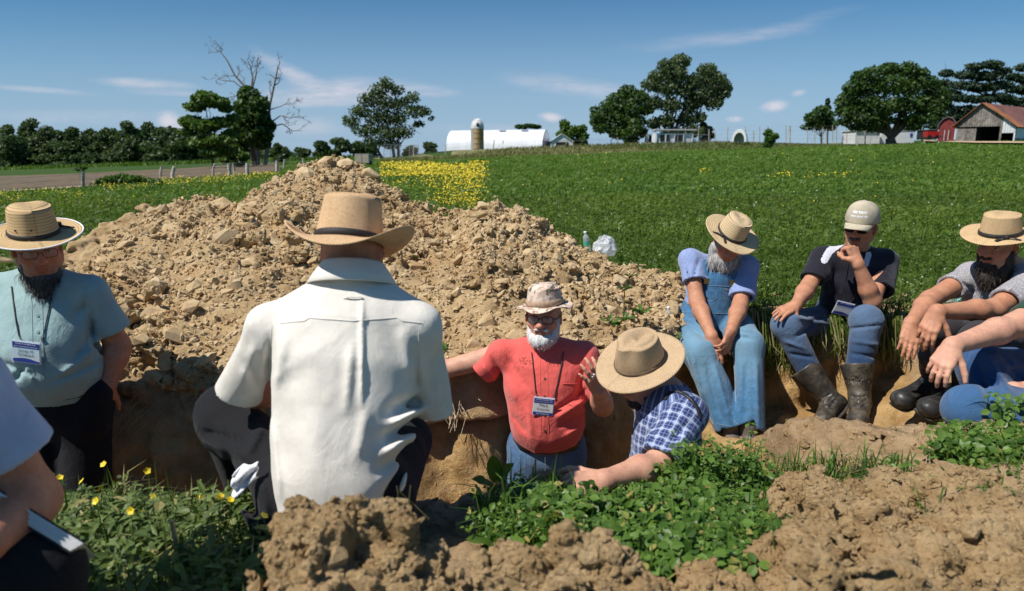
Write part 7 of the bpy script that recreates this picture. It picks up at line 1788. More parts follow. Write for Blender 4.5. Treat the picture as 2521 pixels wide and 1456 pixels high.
# ------------------------------------------------------------------ buildings
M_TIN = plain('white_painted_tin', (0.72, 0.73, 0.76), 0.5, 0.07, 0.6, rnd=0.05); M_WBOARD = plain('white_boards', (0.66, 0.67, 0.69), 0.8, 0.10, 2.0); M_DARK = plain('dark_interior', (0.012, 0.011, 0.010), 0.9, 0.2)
M_OLDWOOD = plain('weathered_boards', (0.22, 0.195, 0.17), 0.95, 0.35, 3.0, 0.7, 12, bdist=0.03, rnd=0.28); M_RUST = plain('rusty_tin', (0.20, 0.085, 0.062), 0.7, 0.28, 1.4, rnd=0.12); M_RUST2 = plain('rusty_orange_tin', (0.33, 0.125, 0.05), 0.8, 0.3, 1.0)
M_BARNRED = plain('barn_red_boards', (0.19, 0.030, 0.028), 0.85, 0.25, 3.0); M_GREYROOF = plain('grey_shingle', (0.15, 0.145, 0.15), 0.9, 0.2, 2.0); M_SILO = None
M_GALV = plain('galvanised_steel', (0.40, 0.41, 0.42), 0.5, 0.15, 3.0, metal=0.4); M_POST = plain('weathered_post', (0.44, 0.39, 0.32), 0.95, 0.3, 6.0, 0.6, 30, bdist=0.01); M_WIRE = plain('fence_wire', (0.25, 0.24, 0.23), 0.6, 0.1, metal=0.6)
m, n, b = material('silo_staves'); P = n.obj(); st = n.ramp(n.noise(n.vmath('MULTIPLY', P, (1.6, 1.6, 0.12)), 1.0, 5, 0.65), 0.42, 0.66)
c = n.mix(n.ramp(n.noise(P, 2.2, 5, 0.6), 0.3, 0.7), (0.34, 0.25, 0.13), (0.50, 0.40, 0.24)); c = n.mix(n.math('MULTIPLY', st, 0.9), c, (0.45, 0.19, 0.02)); n.put(b.inputs['Base Color'], c); b.inputs['Roughness'].default_value = 0.9; M_SILO = m


def quonset():
    D = 155; a = g_at(1098, 366, D+1); b_ = g_at(1334, 360, D-5); z0 = min(a[2], b_[2])-0.3; org = (a[0], a[1], z0)
    a[2] = b_[2] = z0; x = norm(b_-a); L = np.linalg.norm(b_-a); y = A3((-x[1], x[0], 0)); 
    k = 2521/1024*FPX/D; H = 58/k; hw = 3.9
    th = thing('arched_barn', 'long white arched roof barn with the silo in front', 'barn', org)
    prof = [(hw*math.cos(t)*1.0, H*math.sin(t)**0.82) for t in np.linspace(0, math.pi, 25)]
    M_ = lambda s, q, z: a+x*s+y*(q+hw)+A3((0, 0, z))
    nseg = 14; A_ = np.linspace(0, L, nseg+1)
    for i in range(nseg):                                  # each roofing sheet a part
        V = [M_(s, q, z) for s in (A_[i]+0.02, A_[i+1]+0.05) for q, z in prof]; n_ = len(prof); V = np.array(V)
        V[n_:] += (V[n_:]-M_(A_[i+1], 0, 0)*0-0)*0; F = np.array([(j, j+1, n_+j+1, n_+j) for j in range(n_-1)])
        mesh_np('roof_sheet', V, F, M_TIN, th, org, True)
    for s, nm in ((L-0.05, 'gable_wall'), (0.05, 'gable_wall')):
        V = np.array([M_(s, 0, 0)]+[M_(s, q*0.985, z*0.985) for q, z in prof]); mesh_np(nm, V, np.array([(0, j, j+1) for j in range(1, len(prof))]), M_WBOARD, th, org, False)
    A = Acc(); R = np.stack([x, y, Z], 1); A.box(M_(L+0.02, 0.6, 1.0), (0.1, 1.2, 2.0), R); A.obj('door', M_DARK, th, org)
    A = Acc(); A.box(M_(L+0.02, -0.2, H*0.52), (0.12, 6.6, 0.16), R); A.obj('trim', M_OLDWOOD, th, org)
    for f in (0.28, 0.57, 0.80):
        A = Acc(); zq = 0.94; A.box(M_(L*f, -hw*0.42, H*0.965), (1.5, 0.5, 0.08), np.stack([x, norm(y+Z*0.5), norm(Z-y*0.5)], 1)); A.obj('skylight', plain('skylight_panel', (0.30, 0.33, 0.42), 0.4), th, org)


quonset()


def silo():
    D = 146; b_ = g_at(1176, 366, D); b_[2] -= 0.3; org = tuple(b_); k = 2521/1024*FPX/D; r0 = 15/k; top = W(1176, 317, D)[2]-b_[2]; H = W(1176, 291, D)[2]-b_[2]
    th = thing('silo', 'rust streaked concrete stave silo with a white domed cap', 'silo', org); A = Acc()
    A.tube([b_+A3((0, 0, z)) for z in np.linspace(0, top, 12)], r0, 28); A.obj('barrel', M_SILO, th, org, True)
    for z in np.arange(0.5, top, 1.05): ring(th, org, b_+A3((0, 0, z)), A3((1, 0, 0)), A3((0, 1, 0)), r0+0.004, r0+0.004, 0.05, M_RUST, 'hoop', 32, 0.03)
    A = Acc(); hs = np.linspace(0, 1, 9); A.tube([b_+A3((0, 0, top+(H-top)*q)) for q in hs], [r0*1.03*math.sqrt(max(0.0004, 1-q*q)) for q in hs], 24); dome = A.obj('dome', plain('silo_cap', (0.58, 0.57, 0.55), 0.6, 0.2, 2.0), th, org, True)
    for q in range(12):
        an = q*math.pi/6; P = [b_+A3((r0*1.035*math.sqrt(max(0.0004, 1-w*w))*math.cos(an), r0*1.035*math.sqrt(max(0.0004, 1-w*w))*math.sin(an), top+(H-top)*w*1.005)) for w in hs]; B = Acc(); B.tube(P, 0.03, 4); B.obj('rib', M_WBOARD, dome, org)
    A = Acc(); A.box(b_+A3((0.10, -r0*0.92, top+(H-top)*0.36)), (0.50, 0.35, 0.62)); A.obj('hatch', M_DARK, th, org)
    A = Acc(); A.box(b_+A3((-r0*0.9, -r0*0.55, top*0.52)), (0.4, 0.4, top*1.02)); A.obj('chute', M_WBOARD, th, org)


silo()


def gable(name, label, cx, by, D, wpx, hpx_e, hpx_r, depth, wallm, roofm, yaw=0.0, doors=(), over=0.25, cat='shed', sink=0.2, boards=0):
    """a gabled building whose gable end faces the camera: photo column, base row, sizes in photo px"""
    k = 2521/1024*FPX/D; p = g_at(cx, by, D); p[2] = W(cx, by, D)[2]; org = tuple(p); w, he, hr = wpx/k, hpx_e/k, hpx_r/k
    th = thing(name, label, cat, org); c, s = math.cos(yaw), math.sin(yaw); x = A3((c, s, 0)); y = A3((-s, c, 0)); R = np.stack([x, y, Z], 1); Mx = lambda a, b_, z: p+x*a+y*b_+Z*z
    V = np.array([Mx(q, 0, z) for q, z in ((-w/2, -sink), (w/2, -sink), (w/2, he), (0, hr), (-w/2, he))]+[Mx(q, depth, z) for q, z in ((-w/2, -sink), (w/2, -sink), (w/2, he), (0, hr), (-w/2, he))])
    mesh_np('wall', V, [np.array([(0, 1, 2, 3, 4), (9, 8, 7, 6, 5)]), np.array([(1, 6, 7, 2), (5, 0, 4, 9)])], wallm, th, org, False)
    for sg in (-1, 1):
        sl = norm(A3((0, 0, he-hr))+x*sg*w/2); nn = norm(np.cross(y, sl)*sg) ; nn = nn if nn[2] > 0 else -nn; ln = math.hypot(w/2, hr-he)+over
        A = Acc(); A.box(Mx(0, depth/2, hr)+sl*ln/2+nn*0.05, (ln, depth+2*over, 0.08), np.stack([sl, y, nn], 1)); A.obj('roof', roofm, th, org)
    for dx0, dx1, h0, h1, mt, nm in doors:
        A = Acc(); A.box(Mx((dx0+dx1)/2/k, -0.03, (h0+h1)/2/k), ((dx1-dx0)/k, 0.08, (h1-h0)/k), R); A.obj(nm, mt, th, org)
    for i in range(boards):
        q = -w/2+(i+0.5)*w/boards; hh = he+(hr-he)*(1-abs(q)/(w/2)); A = Acc(); A.box(Mx(q, -0.02, hh/2), (w/boards*0.9, 0.05, hh-0.05), R); A.obj('plank', wallm, th, org)
    return th, Mx, k


gable('gable_shed', 'small white gable shed next to the arched barn', 1383, 356, 152, 52, 8, 25, 5.0, M_WBOARD, M_TIN, 0.0, [(-14, 16, -2, 6, M_DARK, 'opening')])
# white goat shed: flat roofed
def flat_shed():
    D = 98; p = g_at(1660, 350, D); p[2] = W(1660, 350, D)[2]; org = tuple(p); k = 2521/1024*FPX/D; th = thing('goat_shed', 'grey white flat roofed animal shed beneath the tall spreading tree', 'shed', org)
    w = 92/k; A = Acc(); A.box(p+A3((0, 1.3, 0.55)), (w, 2.4, 1.3)); A.obj('wall', M_WBOARD, th, org)
    A = Acc(); A.box(p+A3((0.1, 1.2, 29/k)), (w*1.08, 2.9, 0.16)); A.obj('roof', plain('grey_white_roof', (0.50, 0.49, 0.49), 0.8, 0.1), th, org)
    for q in np.linspace(-w/2+0.15, w/2-0.15, 5): A = Acc(); A.box(p+A3((q, -0.02, 0.6)), (0.12, 0.14, 1.25)); A.obj('post', M_WBOARD, th, org)
    for q in (-0.25, 0.12): A = Acc(); A.box(p+A3((w*q, 0.04, 0.55)), (w*0.24, 0.1, 0.85)); A.obj('opening', M_DARK, th, org)


flat_shed()
def hut(name, label, cx, by, D, wpx, hpx, mat, open_=True, depth=2.0):
    p = g_at(cx, by, D); p[2] = W(cx, by, D)[2]-0.05; org = tuple(p); k = 2521/1024*FPX/D; w, h = wpx/k/2, hpx/k; th = thing(name, label, 'calf hut', org)
    pr = [(w*math.cos(t), h*math.sin(t)**0.85) for t in np.linspace(0, math.pi, 15)]; n_ = len(pr); x = norm((0.9, -0.4, 0)); y = norm((0.4, 0.9, 0))
    V = np.array([p+x*q+y*d+Z*z for d in (0, depth) for q, z in pr]); mesh_np('shell', V, np.array([(j, j+1, n_+j+1, n_+j) for j in range(n_-1)]), mat, th, org, True)
    V = np.array([p+y*(depth-0.02)]+[p+x*q+y*(depth-0.02)+Z*z for q, z in pr]); mesh_np('back_wall', V, np.array([(0, j, j+1) for j in range(1, n_)]), mat, th, org, False)
    V = np.array([p+x*q*s+y*(-0.01)+Z*z*s for s in (1.0, 0.72) for q, z in pr]); mesh_np('front_frame', V, np.array([(j, j+1, n_+j+1, n_+j) for j in range(n_-1)]), mat, th, org, False)


hut('calf_hut', 'white plastic calf hut with a dark arched opening in the open field', 1819, 348, 92, 34, 30, M_PLAST)
hut('calf_hut', 'small white hut by the rounded leafy tree trunk', 1350+0, 348, 128, 1, 1, M_PLAST) if False else None
for i, (cx, by, w, h, D, lab) in enumerate([(1608, 350, 34, 22, 104, 'small open white crate shed at the foot of the rounded tree')]):
    p = g_at(cx, by, D); p[2] = W(cx, by, D)[2]; k = 2521/1024*FPX/D; th = thing('crate_shed', lab, 'shed', tuple(p)); ww, hh = w/k, h/k
    for q in (-0.42, 0.42): A = Acc(); A.box(p+A3((ww*q, 0.4, hh*0.35)), (ww*0.2, 0.9, hh*0.8)); A.obj('side_panel', M_WBOARD, th, tuple(p))
    A = Acc(); A.box(p+A3((0, 0.4, hh*0.82)), (ww, 1.0, 0.08)); A.obj('roof', M_OLDWOOD, th, tuple(p)); A = Acc(); A.box(p+A3((0, 0.9, hh*0.35)), (ww, 0.06, hh*0.8)); A.obj('back_panel', M_DARK, th, tuple(p))
# white sheds behind the broad tree
def long_shed(name, label, x0, x1, by, ty, D, mat, roof, depth=4.0, doors=()):
    a, b_ = W(x0, by, D), W(x1, by, D); h = W(x0, ty, D)[2]-a[2]; c = (a+b_)/2; org = tuple(c); L = b_[0]-a[0]; th = thing(name, label, 'shed', org)
    A = Acc(); A.box(c+A3((0, depth/2, h/2-0.15)), (L, depth, h+0.3)); A.obj('wall', mat, th, org); A = Acc(); A.box(c+A3((0, depth/2, h+0.05)), (L+0.3, depth+0.4, 0.12)); A.obj('roof', roof, th, org)
    for q0, q1, z0, z1, mt in doors: A = Acc(); A.box(c+A3(((q0+q1)/2*L, -0.02, (z0+z1)/2*h)), ((q1-q0)*L, 0.08, (z1-z0)*h)); A.obj('window', mt, th, org)


long_shed('low_shed', 'low white shed half hidden behind the broad dark tree', 2105, 2165, 350, 322, 96, M_WBOARD, M_TIN)
long_shed('low_shed', 'white shed right of the broad tree trunk with a blue sign', 2168, 2250, 349, 314, 97, M_TIN, M_TIN, doors=[(0.36, 0.43, 0.35, 0.6, M_NAVY)])
# red sheds and the wagon
def gambrel():
    D = 104; p = W(2328, 345, D); org = tuple(p); k = 2521/1024*FPX/D; th = thing('red_shed', 'small red barn shed with a grey rounded gambrel roof', 'shed', org); w, h = 36/k, 52/k; yaw = 0.55; c, s = math.cos(yaw), math.sin(yaw); x = A3((c, -s, 0)); y = A3((s, c, 0)); dpt = 4.6
    pr = [(-w/2, -0.2), (w/2, -0.2), (w/2, h*0.52), (w*0.44, h*0.72), (w*0.25, h*0.92), (0, h), (-w*0.25, h*0.92), (-w*0.44, h*0.72), (-w/2, h*0.52)]; n_ = len(pr)
    V = np.array([p+x*q+y*d+Z*z for d in (0, dpt) for q, z in pr]); mesh_np('wall', V, [np.array([tuple(range(n_)), tuple(range(2*n_-1, n_-1, -1))]), np.array([(j, n_+j, n_+(j+1) % n_, (j+1) % n_) for j in (1, 8)])], M_BARNRED, th, org, False)
    V = np.array([p+x*q*1.05+y*d+Z*(z*1.03) for d in (-0.25, dpt+0.25) for q, z in pr[2:]]); m_ = len(pr)-2; mesh_np('roof', V, np.array([(j, j+1, m_+j+1, m_+j) for j in range(m_-1)]), M_GREYROOF, th, org, False).modifiers.new('thick', 'SOLIDIFY').thickness = 0.1
    R = np.stack([x, y, Z], 1)
    for q in (-0.11, 0.11): A = Acc(); A.box(p+x*w*q-y*0.03+Z*h*0.22, (w*0.2, 0.08, h*0.46), R); d_ = A.obj('door', M_BARNRED, th, org); B = Acc(); B.box(p+x*w*q-y*0.09+Z*h*0.22, (w*0.03, 0.05, h*0.46), R); B.obj('door_trim', M_WBOARD, d_, org)
    for q in (-0.48, 0.48): A = Acc(); A.box(p+x*w*q-y*0.04+Z*h*0.25, (0.10, 0.08, h*0.5), R); A.obj('corner_trim', M_WBOARD, th, org)


gambrel()
long_shed('lean_to', 'low dark lean to roof behind the red wagon', 2283, 2312, 338, 320, 112, M_DARK, M_GREYROOF, 3.0)
def wagon():
    D = 101; p = W(2291, 342, D); org = tuple(p); k = 2521/1024*FPX/D; th = thing('red_wagon', 'bright red farm cart parked beside the red shed', 'cart', org); w = 30/k
    mr = plain('red_paint', (0.42, 0.018, 0.022), 0.4, 0.1); A = Acc(); A.add(np.array([(x*w/2*(1 if z else 0.88), y*0.55, 0.30+z*0.75) for z in (0, 1) for y in (-1, 1) for x in (-1, 1)])+p, [(0, 2, 3, 1), (4, 5, 7, 6), (0, 1, 5, 4), (2, 6, 7, 3), (0, 4, 6, 2), (1, 3, 7, 5)]); A.obj('bed', mr, th, org)
    for q in (-1, 1): B = Acc(); B.tube([p+A3((q*w*0.3, -0.62, 0.26)), p+A3((q*w*0.3, -0.48, 0.26))], 0.28, 14); B.obj('wheel', M_BLACK, th, org, True)
    B = Acc(); B.tube([p+A3((w/2, 0, 0.35)), p+A3((w/2+0.9, -0.2, 0.2))], 0.04, 5); B.obj('drawbar', M_BLACK, th, org)


wagon()


def barn():
    """weathered barn, its open gable end to the left and roof running off to the right"""
    D = 92; P0 = W(2352, 349, D); P1 = W(2468, 352, D-3.5); org = tuple(P0); th = thing('weathered_barn', 'weathered grey plank barn with rusty tin roof and open dark bays', 'barn', org)
    k = 2521/1024*FPX/D; x = norm((P1-P0)*A3((1, 1, 0))); y = A3((-x[1], x[0], 0)); yb = norm(A3((0.80, 0.60, 0)))      # ridge direction
    hz = lambda a, h: P0+x*a+Z*h
    w1 = 40/k; w2 = 90/k; w3 = 116/k; e0 = 52/k; pk = 87/k; e2 = 60/k; e3 = 44/k
    # gable front as planks
    def plank_wall(a0, a1, z0f, z1f, n_, mat, nm='plank'):
        for i in range(n_):
            q0, q1 = a0+(a1-a0)*i/n_, a0+(a1-a0)*(i+0.92)/n_; A = Acc(); o = y*(0.02*(i % 2))
            V = np.array([hz(q, z)+d for d in (o, o+y*0.05) for q, z in ((q0, z0f(q0)), (q1, z0f(q1)), (q1, z1f(q1)), (q0, z1f(q0)))]); mesh_np(nm, V, np.array([(0, 1, 2, 3), (7, 6, 5, 4), (0, 4, 5, 1), (1, 5, 6, 2), (2, 6, 7, 3), (3, 7, 4, 0)]), mat, th, org, False)
    roofz = lambda q: np.interp(q, [0, 46/k, w2, w3], [e0-12/k, pk, e2-5/k, e3-14/k])
    plank_wall(0, w1, lambda q: -0.1, lambda q: e0-22/k+0*q, 9, M_OLDWOOD); plank_wall(0, w2, lambda q: e0-18/k, roofz, 18, M_OLDWOOD)
    plank_wall(w2-0.25, w2, lambda q: -0.1, lambda q: e0-18/k, 1, M_OLDWOOD, 'post'); plank_wall(w2, w3, lambda q: e3-20/k-0.3, roofz, 5, M_WBOARD); plank_wall(w3-0.18, w3, lambda q: -0.1, lambda q: e3-20/k, 1, M_WBOARD, 'post')
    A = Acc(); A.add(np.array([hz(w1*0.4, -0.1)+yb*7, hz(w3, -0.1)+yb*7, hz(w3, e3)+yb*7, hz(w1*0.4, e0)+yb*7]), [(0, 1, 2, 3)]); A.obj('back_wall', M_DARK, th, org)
    A = Acc(); A.add(np.array([hz(0, -0.1)+y*0.06, hz(0, -0.1)+yb*8, hz(0, e0-0.3)+yb*8, hz(0, e0-0.3)+y*0.06]), [(0, 1, 2, 3)]); A.obj('side_wall', M_OLDWOOD, th, org)
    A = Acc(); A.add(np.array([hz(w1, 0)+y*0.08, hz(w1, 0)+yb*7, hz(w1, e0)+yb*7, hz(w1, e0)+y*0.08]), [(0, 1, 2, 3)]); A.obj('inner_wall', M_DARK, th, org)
    # roof sheets along the ridge
    Lr = 22.0; ns = 9
    for i in range(ns):
        s0, s1 = -0.4+Lr*i/ns, -0.4+Lr*(i+1)/ns+0.06
        for (qa, qb, mt) in ((46/k, w2, M_RUST), (w2, w3+0.3, M_RUST), (46/k, -0.5, M_RUST)):
            za, zb = roofz(qa)+0.08, (roofz(qb) if qb > 0 else roofz(0)-0.35)+0.08; mt = M_RUST2 if i == 0 else mt
            V = np.array([hz(qa, za)+yb*s0, hz(qb, zb)+yb*s0, hz(qb, zb)+yb*s1, hz(qa, za)+yb*s1]); V2 = V-Z*0.06; mesh_np('roof_sheet', np.concatenate([V, V2+A3((0, 0, 0.002*i))]), np.array([(0, 1, 2, 3), (7, 6, 5, 4), (0, 4, 5, 1), (1, 5, 6, 2), (2, 6, 7, 3), (3, 7, 4, 0)]), mt, th, org, False)
    # white wall of the long side
    for i in range(12):
        a = hz(w3, 0.35)+yb*(0.2+i*1.5); b_ = hz(w3, 0.35)+yb*(0.2+(i+0.98)*1.5); A = Acc(); A.add(np.array([a, b_, b_+Z*(e3-14/k-0.4), a+Z*(e3-14/k-0.4)]), [(0, 1, 2, 3)]); A.obj('wall_sheet', M_TIN, th, org)
    A = Acc(); A.add(np.array([hz(w3, -0.3)+yb*0.1-y*0.02, hz(w3, -0.3)+yb*20, hz(w3, 0.35)+yb*20, hz(w3, 0.35)+yb*0.1-y*0.02]), [(0, 1, 2, 3)]); A.obj('foundation', plain('concrete_base', (0.3, 0.27, 0.24), 0.9, 0.15, 3), th, org)


barn()
# grey box trailer behind the dirt pile
def box_trailer():
    D = 52; p = W(891, 398, D); p[2] = float(field_z(p[0], D)); org = tuple(p); k = 2521/1024*FPX/D; top = W(891, 379, D)[2]-p[2]; w = 34/k; th = thing('box_trailer', 'beige box trailer parked behind the top of the dirt pile', 'trailer', org)
    mb = plain('beige_paint', (0.44, 0.37, 0.29), 0.7, 0.1, 3.0); A = Acc(); A.box(p+A3((0, 0.8, top*0.62)), (w, 1.5, top*0.72)); A.obj('body', mb, th, org)
    for q in (-0.25, 0.25): A = Acc(); A.box(p+A3((w*q, 0.03, top*0.62)), (w*0.46, 0.05, top*0.66)); A.obj('door', mb, th, org)
    A = Acc(); A.box(p+A3((0, 0.8, top*0.99)), (w*1.04, 1.6, 0.04)); A.obj('lid', plain('grey_lid', (0.5, 0.48, 0.45), 0.6), th, org)
    for q in (-1, 1): B = Acc(); B.tube([p+A3((q*w*0.42, 0.4, 0.22)), p+A3((q*w*0.42, 0.55, 0.22))], 0.22, 12); B.obj('wheel', M_BLACK, th, org, True)
    A = Acc(); A.tube([p+A3((w/2, 0.6, top*0.8)), p+A3((w/2+0.8, 0.6, top*0.78))], 0.03, 5); A.obj('drawbar', M_BLACK, th, org)


box_trailer()

# ------------------------------------------------------------------ fences
def fence(name, label, posts, rails=(), wires=(0.25, 0.5, 0.75, 1.0), r=0.06, mat=None, wr=0.006, mesh=False, cat='fence'):
    """posts: (photo x, base row, top row, depth)"""
    P = []; RR = []
    for x, by, ty, D in posts:
        if D is None: D = float(gp(x, by)[1])
        P.append((W(x, by, D), W(x, ty, D))); RR.append(r if r < 1 else r*0.5*D*2.5/(2.46*FPX))
    r0_ = min(RR)
    org = tuple(P[0][0]); th = thing(name, label, cat, org); rg = np.random.default_rng(len(posts))
    for (b_, t), r in zip(P, RR):
        A = Acc(); A.tube([b_-Z*0.3, b_*0.5+t*0.5+rg.normal(size=3)*0.015, t+rg.normal(size=3)*A3((0.05, 0.02, 0.02))], [r*1.05, r, r*0.9], 7); A.obj('post', mat or M_POST, th, org, True)
    for h in rails:
        for (b0, t0), (b1, t1) in zip(P[:-1], P[1:]): A = Acc(); A.tube([b0+(t0-b0)*h, b1+(t1-b1)*h], 0.03, 5); A.obj('rail', mat or M_POST, th, org)
    for h in wires:
        A = Acc(); A.tube([b_+(t-b_)*h-A3((0, r0_, 0)) for b_, t in P], wr, 3, cap=False); A.obj('wire', M_WIRE, th, org)
    if mesh:
        A = Acc()
        for (b0, t0), (b1, t1) in zip(P[:-1], P[1:]):
            n_ = max(2, int(np.linalg.norm(b1-b0)/0.22))
            for i in range(n_+1):
                f = i/n_
                for g in (-1, 1):
                    a = b0+(b1-b0)*f; e = b0+(b1-b0)*np.clip(f+g*0.6/max(0.5, np.linalg.norm(b1-b0)), 0, 1); zt = t0+(t1-t0)*np.clip(f+g*0.6/max(0.5, np.linalg.norm(b1-b0)), 0, 1); A.tube([a, zt], 0.004, 3, cap=False)
        tag(A.obj('chain_link', M_WIRE, th, org), kind='stuff')
    return th


fence('pasture_fence', 'post and wire fence along the path beside the ploughed field', [(-60, 484, 432, None), (202, 466, 416, None), (425, 447, 412, None), (565, 437, 403, None), (610, 433, 402, None), (682, 424, 395, None)], r=3.4)
fence('pasture_fence', 'thin post and wire fence crossing between the green trees', [(396, 440, 410, None), (525, 433, 402, None), (577, 432, 401, None), (700, 418, 392, None), (747, 414, 390, None)], r=2.2)
fence('field_fence', 'long wire fence on thin posts along the far edge of the field', [(1018, 391, 360, 92), (1097, 390, 357, 92), (1215, 386, 344, 94), (1304, 388, 360, 93), (1411, 384, 345, 95), (1521, 378, 338, 98), (1632, 372, 330, 100), (1745, 366, 318, 100), (1855, 358, 322, 98), (1945, 352, 310, 96), (2035, 349, 318, 92), (2130, 350, 322, 88)], r=0.075)
fence('tall_fence', 'row of tall bare poles along the pasture behind the calf hut', [(x, 350-0.004*(x-1300), t, 112) for x, t in ((1238, 345), (1395, 345), (1505, 342), (1688, 314), (1720, 315), (1760, 316), (1791, 312), (1835, 312), (1870, 311), (1890, 312), (1935, 309), (1944, 311))], r=0.065)
fence('dog_run', 'galvanised chain link run at the foot of the airy tree', [(945, 390, 356, 84), (962, 388, 356, 86), (985, 386, 357, 88), (1008, 386, 357, 88), (1030, 389, 357, 84)], rails=(1.0,), r=0.03, mat=M_GALV, mesh=True)
fence('dog_run', 'wire pen with a top rail in front of the goat shed', [(1640, 358, 331, 90), (1668, 358, 332, 90), (1700, 356, 332, 91), (1725, 354, 332, 92), (1748, 352, 332, 93)], rails=(1.0,), r=0.03, mat=M_GALV, mesh=True)
fence('wire_pen', 'tall wire pens on posts left of the broad dark tree', [(1988, 349, 312, 94), (2006, 349, 314, 94), (2025, 349, 312, 94), (2050, 349, 308, 94), (2060, 350, 306, 93), (2085, 350, 318, 93), (2108, 350, 318, 93)], rails=(), r=0.05, mesh=True)
for i, (x, b0, t0, lab, lean) in enumerate([(2142, 357, 334, 'short grey post in the shade of the broad tree nearer its trunk', 0.05), (2108+2, 357, 340, 'short leaning grey post at the shade edge of the broad tree', 0.12), (2280, 361, 347, 'white leaning marker post at the edge of the field', -0.25), (2311, 361, 349, 'white upright marker post at the edge of the field', 0.0)]):
    D = 78; b_ = W(x, b0, D); t = W(x, t0, D)+A3((lean, 0, 0)); A = Acc(); A.tube([b_-Z*0.2, (b_+t)/2, t], 0.06 if i < 2 else 0.04, 7); o = A.obj('marker_post' if i > 1 else 'wooden_post', M_PLAST if i > 1 else M_POST, None, tuple(b_), True); tag(o, lab, 'post')
print('background', round(time.time()-T0, 1))
# ------------------------------------------------------------------ plants
GRASS = leafmat('meadow_leaves', (0.036, 0.078, 0.008), (0.165, 0.235, 0.034), 0.38); GRASS2 = leafmat('meadow_far', (0.056, 0.118, 0.012), (0.140, 0.220, 0.030), 0.35)
CLOVER = leafmat('clover_leaves', (0.024, 0.070, 0.010), (0.155, 0.270, 0.045), 0.35, 0.42, (0.34, 0.30, 0.09)); WEED = leafmat('weed_leaves', (0.040, 0.080, 0.016), (0.21, 0.28, 0.085), 0.38, 0.5, (0.36, 0.32, 0.13)); DRYG = leafmat('dry_grass', (0.19, 0.175, 0.070), (0.42, 0.37, 0.20), 0.3)
YELLOW = plain('yellow_petals', (0.74, 0.55, 0.014), 0.6, 0.1, 60); WHITEF = plain('clover_blossom', (0.50, 0.51, 0.40), 0.8, 0.15, 90); DOCK = leafmat('dock_leaf_green', (0.055, 0.125, 0.018), (0.13, 0.235, 0.040), 0.4, 0.4)
M_STALK = plain('dry_stalk', (0.42, 0.33, 0.19), 0.9, 0.2, 40); M_ROOT = plain('roots', (0.42, 0.33, 0.22), 0.9, 0.2, 40)


class HM:
    """height of a built surface, looked up from its points"""
    def __init__(self, V, h=0.03):
        self.h = h; self.lo = V[:, :2].min(0); n = ((V[:, :2].max(0)-self.lo)/h).astype(int)+2; self.g = np.full(n, -9.0)
        I = ((V[:, :2]-self.lo)/h).astype(int); np.maximum.at(self.g, (I[:, 0], I[:, 1]), V[:, 2])
    def __call__(self, x, y):
        i = np.clip(((np.asarray(x)-self.lo[0])/self.h).astype(int), 0, self.g.shape[0]-1); j = np.clip(((np.asarray(y)-self.lo[1])/self.h).astype(int), 0, self.g.shape[1]-1); return self.g[i, j]


GV = np.array([0.0]); _me = ground.data; GV = np.zeros(len(_me.vertices)*3, np.float32); _me.vertices.foreach_get('co', GV); GV = GV.reshape(-1, 3); GHM = HM(GV); PHM = HM(PV)


def blades(P, L, w, lean, r, bend=0.5, up=None):
    """grass blades: base points, lengths, widths"""
    n = len(P); a = r.uniform(0, 6.283, n); d = np.stack([np.cos(a), np.sin(a), np.zeros(n)], -1); s = np.stack([-np.sin(a), np.cos(a), np.zeros(n)], -1)
    L = np.broadcast_to(L, (n,))[:, None]; w = np.broadcast_to(w, (n,))[:, None]; ln = (lean*r.random(n))[:, None]
    u = np.array((0, 0, 1.0)) if up is None else up
    m = P+u*L*0.55*np.sqrt(np.maximum(0, 1-ln**2*0.5))+d*L*ln*0.4; t = P+u*L*(1-bend*ln)+d*L*ln*(0.9+0.4*bend)
    V = np.stack([P-s*w*0.5, P+s*w*0.5, m+s*w*0.45, m-s*w*0.45, t], 1).reshape(-1, 3); b = np.arange(n)*5
    return V, np.stack([b, b+1, b+2, b+3], -1), np.stack([b+3, b+2, b+4], -1)


def leafset(P, d, nrm, L, W_, r, fold=0.25, curl=0.25):
    """leaf blades with a fold along the midrib: base points, directions, upper side normals"""
    n = len(P); d = norm_rows(d); nrm = norm_rows(nrm-d*(nrm*d).sum(1)[:, None]); s = np.cross(d, nrm); L = np.broadcast_to(L, (n,))[:, None]; W_ = np.broadcast_to(W_, (n,))[:, None]
    c = (curl*r.uniform(0.3, 1.3, n))[:, None]; dn = -nrm
    m1 = P+d*L*0.35+dn*L*c*0.10; m2 = P+d*L*0.70+dn*L*c*0.42; tip = P+d*L*(1-0.12*c)+dn*L*c*0.85; f = fold
    l1 = m1-s*W_*0.48+nrm*W_*f; r1 = m1+s*W_*0.48+nrm*W_*f; l2 = m2-s*W_*0.40+nrm*W_*f; r2 = m2+s*W_*0.40+nrm*W_*f
    V = np.stack([P, m1, m2, tip, l1, r1, l2, r2], 1).reshape(-1, 3); b = np.arange(n)*8
    Q = np.concatenate([np.stack([b+1, b+5, b+7, b+2], -1), np.stack([b+4, b+1, b+2, b+6], -1)]); T = np.concatenate([np.stack([b, b+5, b+1], -1), np.stack([b, b+1, b+4], -1), np.stack([b+2, b+7, b+3], -1), np.stack([b+6, b+2, b+3], -1)])
    return V, Q, T


def join(parts):
    """parts: (V, faces..., tint per leaf list) -> one set"""
    Vs, Fs, Ts, n = [], [], [], 0
    for V, fl, tn in parts:
        for f in fl:
            Fs.append(f+n); k = len(f)//len(tn); Ts.append(np.tile(tn, k) if k*len(tn) == len(f) else np.full(len(f), 0.5))
        Vs.append(V); n += len(V)
    return np.concatenate(Vs), Fs, np.concatenate(Ts)


